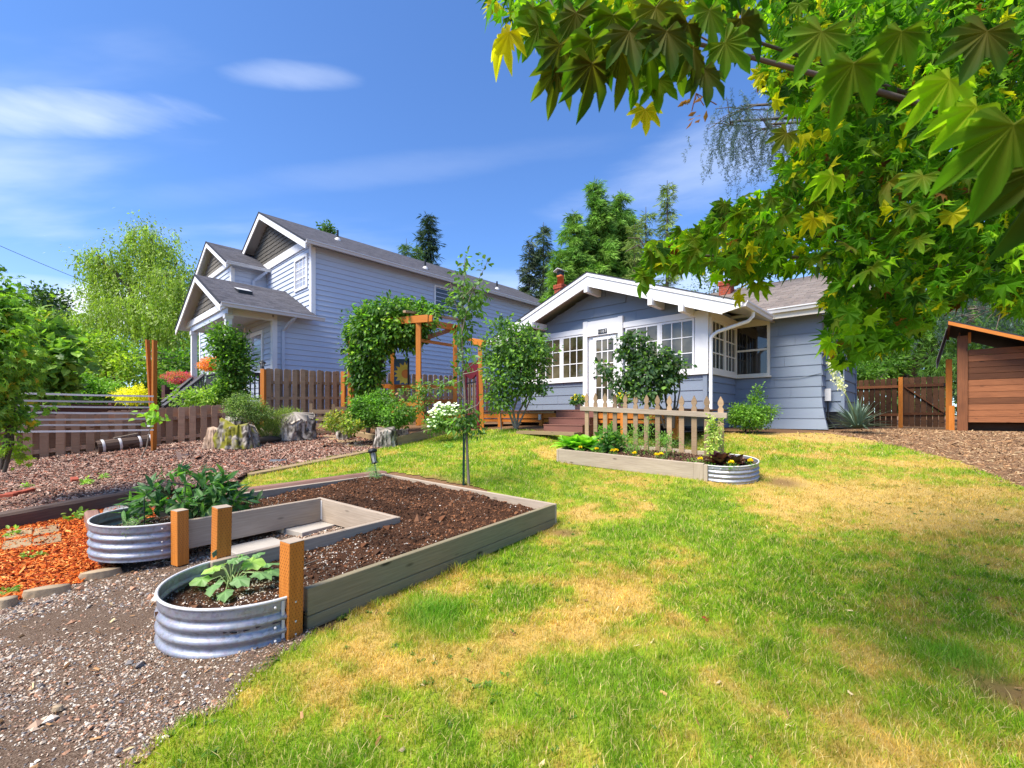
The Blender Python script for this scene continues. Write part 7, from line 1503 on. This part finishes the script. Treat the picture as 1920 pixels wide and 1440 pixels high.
    for k, (px, hh, ww, lab) in enumerate(((1188, .42, .13, 'feathery green plant at the middle of the plank planter'), (1250, .40, .16, 'taller feathery plant right of the middle of the planter'), (1216, .62, .05, 'thin high feathery shoot leaning on the pickets'))):
        plant('feathery_plant', b2(px, .35 if k != 2 else .6), lab, 'plant', [(b2(px, .35) + (0, 0, hh * .5), np.array((ww, ww, hh * .5))), (b2(px, .35) + (0, 0, hh * .8), np.array((ww * .8, ww * .8, hh * .2)))], 60 if k != 2 else 26, 9, .05, .05, [(.14, .28, .05), (.22, .38, .08)], .006, 90 + k, 'feathery plants in the plank planter', TV=LEAF2_V * (1, .5, 1), TT=LEAF2_T, nl=14, bark=MATS.get('stalk'))
    plant('variegated_vine', b2(1338, .62), 'yellow and green climbing vine on the last pickets', 'vine', [(b2(1338, .62) + (0, 0, z), np.array((.10 + .03 * math.sin(z * 9), .07, .12))) for z in (.1, .25, .4, .52)], 80, 9, .03, .045, [(.42, .50, .10), (.55, .60, .22), (.24, .36, .06)], .005, 94, bark=MATS.get('stalk'))
    rng = np.random.default_rng(95); V, T = leafgrid(wfun=lambda t: .04 + .26 * max(0, math.sin(math.pi * min(1, t))) ** .8, droop=.25, fold=.35, wave=.03)
    for k, (px, t, n_, sz, lab) in enumerate(((1350, .28, 22, .24, 'large dark purple lettuce near the steel end'), (1378, .34, 12, .20, 'smaller dark purple lettuce inside the steel end'), (1402, .36, 4, .13, 'tiny dark red seedling at the rim of the steel end'))):
        b = b2(px, t, .18); H = thing('purple_lettuce', b, lab, 'lettuce', 'dark purple lettuces'); ms = [leafmesh('purple_leaf', V, T, c) for c in ((.045, .012, .014), (.07, .025, .02), (.035, .02, .015))]; D_ = []; N_ = []
        for i in range(n_): a = 2.4 * i; e = .35 + .95 * i / n_; u = np.array((math.cos(a) * math.cos(e), math.sin(a) * math.cos(e), math.sin(e))); D_.append(u); N_.append(np.array((-u[0] * .5, -u[1] * .5, 1)))
        leaf_objs(H, ms, [b] * n_, D_, N_, rng.uniform(.8, 1.1, n_) * sz, rng)
    yel = leafmat('marigold_petal', .2, .6, 1.0)
    for k, (px, t, nf, lab) in enumerate(((1088, .12, 1, 'yellow marigold in front of the left lettuce'), (1119, .14, 1, 'small yellow marigold between lettuces and the plank'), (1152, .12, 2, 'pair of yellow marigolds before the bean plant'), (1190, .10, 1, 'yellow marigold at the foot of the first feathery plant'), (1235, .13, 2, 'yellow marigold pair left of the second feathery plant'), (1313, .12, 1, 'big yellow marigold left of the purple lettuce'), (1371, .10, 1, 'marigold between the two purple lettuces'), (1407, .30, 1, 'marigold nearest the round steel rim'))):
        rng = np.random.default_rng(100 + k); b = b2(px, t, .19); H = thing('marigold', b, lab, 'flower', 'yellow marigolds in the plank planter'); crown(H, [(b + (0, 0, .03), np.array((.055, .05, .03)))], 14, 6, .02, .035, [(.10, .22, .04), (.16, .3, .05)], rng, LEAF2_V, LEAF2_T, kind=None)
        for q in range(nf):
            c = b + (.035 * (q * 2 - 1) * (nf > 1), 0, .085 + .01 * q); m = 34; u = rng.normal(0, 1, (m, 3)); u[:, 2] = np.abs(u[:, 2]) * .7; u /= np.linalg.norm(u, axis=1, keepdims=True); leaves('bloom', H, np.repeat(c[None], m, 0) + u * .012, u, rng.normal(0, 1, u.shape), np.full(m, .030), np.array((.80, .60, .01)) * (1 + rng.normal(0, .12, (m, 1))), OVAL_V * (1, 1.6, 1), OVAL_T, yel, rng=rng)
    for k, (px, t) in enumerate(((1295, .2), (1330, .18))): plant('seedling', b2(px, t, .2), ('tiny ferny seedling left of the biggest marigold', 'tiny seedling just right of the biggest marigold')[k], 'seedling', [(b2(px, t, .21), np.array((.06, .05, .02)))], 14, 5, .02, .03, [(.14, .28, .04)], 0, 110 + k, 'tiny seedlings', TV=LEAF2_V, TT=LEAF2_T)
    # flower pots on the deck
    for k, (px, py, D, lab) in enumerate(((1084, 768, 11.2, 'grey pot of yellow flowers at the top of the deck steps'), (1166, 768, 10.6, 'pot of yellow flowers behind the pickets by the door'))):
        rng = np.random.default_rng(120 + k); b = P(px, py, D); b[2] = 1.395; H = thing('flower_pot', b, lab, 'flower pot', 'pots of yellow flowers on the deck'); MB().lathe(b, [(0, 0), (.07, 0), (.09, .14), (.10, .145), (.10, .16), (.085, .16), (.08, .14), (0, .14)], 16).build('pot', M_GUTTER, H)
        crown(H, [(b + (0, 0, .23), np.array((.17, .15, .09)))], 60, 9, .04, .06, [(.06, .15, .03), (.12, .24, .04)], rng)
        C, O = clump_pts([(b + (0, 0, .30), np.array((.17, .13, .08)))], 15, 1, 1, rng, .9); n_ = 9; fl = np.repeat(C, n_, 0); u = rng.normal(0, 1, fl.shape) + (0, -.6, .5); leaves('yellow_bloom', H, fl, u, rng.normal(0, 1, u.shape), np.full(len(fl), .05), np.array((.85, .72, .10)) * (1 + rng.normal(0, .1, (len(fl), 1))), OVAL_V * (1, 1.5, 1), OVAL_T, yel, rng=rng)
    b = P(1145, 800, 8.9); b[2] = g1(b[0], b[1]); H = thing('blue_pot', b, 'dark blue pot with a green plant behind the pickets', 'flower pot'); MB().lathe(b, [(0, 0), (.1, 0), (.14, .22), (.15, .23), (.15, .25), (.12, .25), (0, .2)], 16).build('pot', plain('blue_glaze', (.02, .06, .12), .25), H); rng = np.random.default_rng(125); crown(H, [(b + (0, 0, .34), np.array((.14, .12, .10)))], 40, 8, .04, .06, [(.16, .34, .05)], rng)
    # hanging baskets
    for k, (px, py, D, rx, ry, cols, lab) in enumerate(((394, 683, 16.2, 19, 13, [(.75, .26, .05), (.85, .36, .10), (.60, .18, .05)], 'hanging basket of orange blooms beside the porch post'), (336, 708, 17.5, 25, 12, [(.50, .06, .10), (.62, .20, .10), (.55, .04, .26), (.30, .08, .05)], 'wide hanging basket of pink and rust blooms over the hedge'))):
        rng = np.random.default_rng(130 + k); c = P(px, py, D); H = thing('hanging_basket', c - (0, 0, .15), lab, 'hanging basket', 'hanging flower baskets'); crown(H, [ell(px, py, D, rx, ry)], 200, 14, .04, .05, cols, rng, LEAF2_V, LEAF2_T, name='blooms', shell=.5)
        MB().lathe(c, [(0, -.16), (.1, -.14), (.17, .0), (.15, .0), (0, -.1)], 12).build('basket', M_TIMBER, H); top = c + (0, 0, 1.1 if k == 0 else 1.5)
        m = MB()
        for a in (0, 2.1, 4.2): m.tube([c + (.16 * math.cos(a), .16 * math.sin(a), 0), top], .004, 4)
        m.build('hanger_wire', M_BLACK, H)
    # little weeds in bark and chips
    for k, (px, py, s, lab) in enumerate(((52, 918, .05, 'small weed on the bark left of the lone brick'), (165, 917, .07, 'small weed just right of the lone brick'), (195, 903, .05, 'pale weed in the middle of the bark bed'), (15, 1010, .06, 'small leafy weed at the left edge of the orange chips'), (145, 975, .08, 'leafy weed beside the top of the reddish timber'), (58, 1050, .05, 'pale leaf weed below the four pavers'), (20, 1118, .05, 'weed on orange chips above the edge stones'), (730, 822, .16, 'green sprout growing on the hollow stump'), (842, 840, .07, 'weed at the foot of the flower bed plank'))):
        b = gp(px, py); b[2] = float(gzb(b[0], b[1])[0]) if py < 960 and px < 500 else b[2]; b[2] += .26 if k == 7 else .01; plant('weed', b, lab, 'weed', [(b + (0, 0, s * .5), np.array((s, s * .8, s * .6)))], 12, 5, s * .35, s * .8, [(.20, .34, .05), (.28, .42, .08)], 0, 140 + k, 'small weeds')
    # fallen leaves and stones
    for k, (px, py, s, c, lab) in enumerate(((1322, 1166, .022, (.30, .05, .02), 'reddish dead leaf lying in the lawn'), (1876, 1128, .022, (.40, .16, .05), 'tan curled leaf at the right side of the lawn'), (108, 1340, .022, (.5, .36, .24), 'pale tan pebble at the bottom of the gravel'))):
        b = gp(px, py) + (0, 0, .02); (rocky('pebble', b, s, s * .7, s * .8, M_STONE, lab, 'stone', 50 + k, None, .8, .1) if k == 2 else tag(leaves('dead_leaf', None, np.array([b]), np.array([(1., .3, .1)]), np.array([(0, -.3, 1.)]), np.array([s * 2.2]), np.array([c]), MAPLE_V, MAPLE_T), lab, 'leaf'))
bedplants()

# ---------------------------------------------------------------- the maple overhead
def maple():
    rng = np.random.default_rng(200); base = np.array((3.9, 1.3, 0.0)); base[2] = g1(3.9, 1.3)
    H = thing('maple_tree', base, 'large maple whose lobed green and yellow leaves hang across the upper right', 'tree')
    GR, DG, YL, LM, RB, OL = (.075, .19, .010), (.030, .085, .010), (.50, .46, .015), (.24, .40, .014), (.16, .07, .015), (.10, .15, .012)  # yellow and lime tones hold the look of light through the leaves
    pal = [GR, GR, DG, OL, LM, (.16, .30, .02), YL, RB]
    # finer template for leaves close to the lens
    def fine(droop, fold):
        lob = 7; out = []; spread = 2.15
        def pt(r, th): x, y = r * math.cos(th), r * math.sin(th); return (x, y, -droop * r * r + .0)
        for k in range(lob):
            q = k / (lob - 1) - .5; a = q * 2 * spread; L = 1.0 - .42 * (abs(q) * 2) ** 1.3; st = spread / (lob - 1)
            if k: out.append(pt(.50 + .04 * (k % 2), a - st))
            for r, w in ((.62, -.17), (.76, -.165), (.87, -.10), (1.0, 0), (.87, .10), (.76, .165), (.62, .17)):
                q_ = pt(r * L, a + math.atan2(w * L * .95, r * L)); out.append((q_[0], q_[1], q_[2] + fold * abs(w) * 1.6 + rng.normal(0, .012)))
        out.append((-.03, 0, 0)); V, T = fan(out, (.0, 0, .01)); return V, T
    ms = []
    for c in pal:
        for dr, fo in ((.25, .25), (.75, .45)):
            V, T = fine(dr, fo); me = bpy.data.meshes.new('maple_leaf'); me.from_pydata([tuple(v) for v in V], [], [tuple(int(q) for q in t) for t in T]); a = me.attributes.new('col', 'FLOAT_COLOR', 'POINT'); c2 = np.array(c)
            for i, v in enumerate(V): r = math.hypot(v[0], v[1]); k = np.clip(1 - r * 1.4, 0, 1) if i else .9; vein = 1.28 if (i and (i - 4) % 8 == 0) else .92; cc = c2 * vein * (1 - k * .4) + np.array((.26, .12, .02)) * k * .4; a.data[i].color = (cc[0], cc[1], cc[2], 1)
            me.materials.append(M_LEAFM)
            vm = MB()
            ms.append(me)
    def pinp(poly, n, D0, D1, e=1.0):
        poly = np.array(poly, float); out = []
        while len(out) < n:
            x = rng.uniform(poly[:, 0].min(), poly[:, 0].max(), n * 3); y = rng.uniform(poly[:, 1].min(), poly[:, 1].max(), n * 3); k = inpoly(x, y, poly)
            out += [P(a, b, D0 + (D1 - D0) * rng.random() ** e) for a, b in zip(x[k], y[k])]
        return np.array(out[:n])
    def dn(n, left=.35, camn=.4):
        d = rng.normal(0, .5, (n, 3)) + np.array((-left, .0, -.75)); nn = rng.normal(0, .55, (n, 3)) + np.array((.25, -camn * .55, .9)); return d, nn
    # single leaves near the lens
    near = []
    TOPC = [(1075, 55), (1400, 40), (1400, 110), (1355, 150), (1300, 170), (1235, 160), (1190, 190), (1120, 140), (1040, 120), (1020, 60)]
    spec = [(955, 60, .78, .10, YL, -.9), (1010, 50, .8, .10, GR, -.5), (1050, 85, .74, .10, DG, -.2), (1110, 75, .72, .12, GR, 0), (1110, 120, .70, .11, DG, .1), (1165, 95, .72, .11, OL, .2), (1180, 60, .70, .12, DG, 0), (1215, 85, .74, .11, GR, .2), (1250, 60, .7, .12, DG, .1), (1235, 150, .78, .09, GR, 0), (1300, 90, .74, .10, OL, .5), (1320, 130, .76, .11, DG, .1), (1360, 80, .78, .11, GR, .8), (1210, 205, .82, .075, YL, -.2), (1045, 130, .75, .10, OL, -.2), (1290, 45, .75, .12, DG, 0), (1150, 30, .74, .12, GR, 0), (1080, 25, .76, .11, DG, -.3), (1000, 15, .8, .11, GR, -.6), (1230, 15, .75, .12, OL, .1), (1330, 20, .78, .12, GR, .2), (1390, 35, .8, .11, DG, .5), (1270, 110, .8, .10, LM, 0), (1060, 60, .85, .10, GR, -.4), (1190, 130, .8, .10, GR, .1)]
    P_, D_, N_, S_, I_ = [], [], [], [], []
    def idx(c): return pal.index(c) * 2
    for (px, py, D, s, c, lean) in spec:
        P_.append(P(px, py, D)); D_.append(np.array((lean + rng.normal(0, .12), rng.normal(0, .15), -1))); N_.append(np.array((rng.normal(0, .3), -1, .35 + rng.normal(0, .2)))); S_.append(s * .60); I_.append(idx(c) + int(rng.integers(2)))
    for (px, py, D, s, c, d) in ((1600, 120, .44, .062, GR, (-.35, 0, -1)), (1540, 60, .5, .065, GR, (-.5, .1, -.9)), (1900, 235, .40, .085, GR, (-.35, 0, -1)), (1985, 300, .42, .10, DG, (-.2, 0, -1)), (1780, 150, .62, .075, LM, (-.9, .1, -.75)), (1830, 200, .6, .07, LM, (-1, .0, -.7)), (1800, 230, .62, .07, LM, (-.9, 0, -.9)), (1690, 60, .6, .07, GR, (-.5, 0, -.9)), (1850, 60, .5, .07, DG, (-.4, 0, -.9)), (1475, 250, .9, .055, OL, (-.6, .2, -.8)), (1730, 330, .8, .06, GR, (-.8, 0, -.7)), (1560, 330, .9, .06, LM, (-.8, 0, -.7))):
        P_.append(P(px, py, D)); D_.append(np.array(d, float)); N_.append(np.array((-.1, -.8, .6)) + rng.normal(0, .15, 3)); S_.append(s * .78); I_.append(idx(c) + int(rng.integers(2)))
    def add(poly, n, D0, D1, s0, s1, w, left=.6, e=1.0):
        q = pinp(poly, n, D0, D1, e); d, nn = dn(n, left)
        for i in range(n): P_.append(q[i]); D_.append(d[i]); N_.append(nn[i]); S_.append(rng.uniform(s0, s1) * .72); I_.append(int(rng.choice(8, p=w)) * 2 + int(rng.integers(2)))
    W1 = [.28, .20, .12, .08, .12, .10, .07, .03]
    add([(1195, 470), (1260, 430), (1320, 395), (1400, 365), (1450, 400), (1430, 470), (1380, 500), (1290, 490), (1215, 500)], 66, 1.25, 1.75, .060, .080, W1)
    add([(1180, 510), (1240, 470), (1235, 520), (1190, 535)], 9, 1.3, 1.5, .060, .075, W1)
    add([(1380, 490), (1430, 480), (1440, 540), (1385, 555)], 12, 1.4, 1.7, .06, .08, [.1, .1, .0, .1, .25, .05, .4, 0])
    add([(1400, 90), (1500, 60), (1540, 240), (1480, 330), (1440, 330), (1500, 230), (1440, 170)], 40, 1.5, 2.3, .06, .085, [.1, .1, .03, .05, .25, .1, .34, .03])
    add([(1440, 330), (1640, 250), (1760, 420), (1700, 520), (1520, 480), (1440, 420)], 62, 1.2, 2.2, .06, .085, W1)
    add([(1540, 500), (1700, 450), (1760, 560), (1660, 640), (1590, 650), (1555, 600)], 40, 1.5, 2.1, .065, .085, W1)
    n = len(P_); keep = min(n, 290); R = leaf_frames(np.array(D_), np.array(N_))
    for i in range(keep): inst('leaf', ms[I_[i]], H, Matrix([[R[i, r, c] * S_[i] for c in range(3)] + [P_[i][r]] for r in range(3)] + [[0, 0, 0, 1]]))
    # the rest of the crown, one mass
    polyA = [(1430, -40), (1990, -60), (1990, 560), (1900, 590), (1830, 545), (1760, 590), (1700, 650), (1640, 655), (1580, 690), (1545, 650), (1560, 590), (1535, 560), (1575, 520), (1490, 505), (1440, 520), (1330, 520), (1270, 500), (1200, 505), (1215, 478), (1290, 430), (1370, 385), (1450, 350), (1490, 300), (1505, 220), (1455, 190), (1420, 130), (1450, 70)]
    pos = np.vstack([pinp(polyA, 7600, 1.3, 2.9), pinp([(1500, -60), (2050, -60), (2050, 560), (1830, 550), (1700, 560), (1600, 500), (1520, 420), (1480, 330), (1540, 200)], 6000, 1.8, 4.0), pinp([(900, -40), (1480, -60), (1440, 30), (1300, 55), (1060, 45), (940, 35)], 260, .85, 1.6)])
    n = len(pos); d, nn = dn(n, .5, .35); w = np.array(W1) + np.array((.1, .1, 0, .05, 0, .05, 0, 0)); ci = rng.choice(8, n, p=w / w.sum()); ol = rng.random(n)
    # backlit yellow-green painted into some leaf colours at the left and far fringe
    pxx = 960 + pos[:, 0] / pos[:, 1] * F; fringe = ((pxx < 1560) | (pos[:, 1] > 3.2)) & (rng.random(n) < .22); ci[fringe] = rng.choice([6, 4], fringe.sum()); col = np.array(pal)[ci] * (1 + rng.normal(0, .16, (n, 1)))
    size = .049 * rng.uniform(.65, 1.25, n); k = rng.random(n) < .5
    leaves('foliage', H, pos[k], d[k], nn[k], size[k], col[k], MAPLE_V, MAPLE_T, M_LEAFM, 'stuff', rng=rng); k = ~k; leaves('foliage', H, pos[k], d[k], nn[k], size[k], col[k], MAPLE3_V, MAPLE3_T, M_LEAFM, 'stuff', rng=rng)
    # trunk, limbs, twigs
    fork = base + (-.25, .5, 1.5); MB().tube([base - (0, 0, .1), base + (-.05, .15, .7), fork], [.17, .14, .12], 10).build('trunk', M_BARK, H)
    ends = [P(1220, 480, 1.55), P(1400, 440, 1.75), P(1590, 560, 1.9), P(1500, 120, 2.2), P(1300, 40, 1.3), P(1040, 20, 1.05), P(1700, 420, 2.6), P(1620, 250, 3.2), P(1850, 380, 2.9), P(1800, 120, 2.5), P(1700, 560, 2.8), P(1560, 330, 2.1)]
    for i, e in enumerate(ends):
        s = fork + rng.normal(0, .05, 3); mid = s * .5 + e * .5 + np.array((0, .25 if i in (4, 5) else .1, .28 if i not in (4, 5) else .45)); q = [s * (1 - t) ** 2 + 2 * mid * t * (1 - t) + e * t * t for t in np.linspace(0, 1, 9)]; l = MB().tube(q, [.030 * (1 - t) ** 1.3 + .0035 for t in np.linspace(0, 1, 9)], 7).build('limb', M_BARK, H)
        tw = MB()
        for k in range(10):
            a = q[int(rng.integers(3, 9))]; dd = nrm(rng.normal(0, .5, 3) + (-.5, 0, -.3)); ln = rng.uniform(.06, .2); 
            if a[1] < 1.0: ln *= .4
            tw.tube([a, a + dd * ln * .5 + (0, 0, .03), a + dd * ln], [.0035, .0025, .0015], 5, False)
        tw.build('twig', M_BARK, l, kind='stuff')
    # winged seeds hanging by the top leaves
    c = P(1305, 175, .95)
    for k in range(5): u = nrm(rng.normal(0, .5, 3) + (0, 0, -1)); q = c + u * rng.uniform(.02, .06); MB().tube([c, q], .0012, 4).build('seed_stalk', M_SHEDW, H)
    pos = c + rng.normal(0, .018, (10, 3)) - (0, 0, .035); leaves('winged_seed', H, pos, rng.normal(0, .6, (10, 3)) - (.3, 0, .6), rng.normal(0, 1, (10, 3)), np.full(10, .022), np.tile((.30, .14, .05), (10, 1)), LEAF2_V * (1, .8, 1), LEAF2_T, M_LEAFM, 'stuff', rng=rng)
maple()
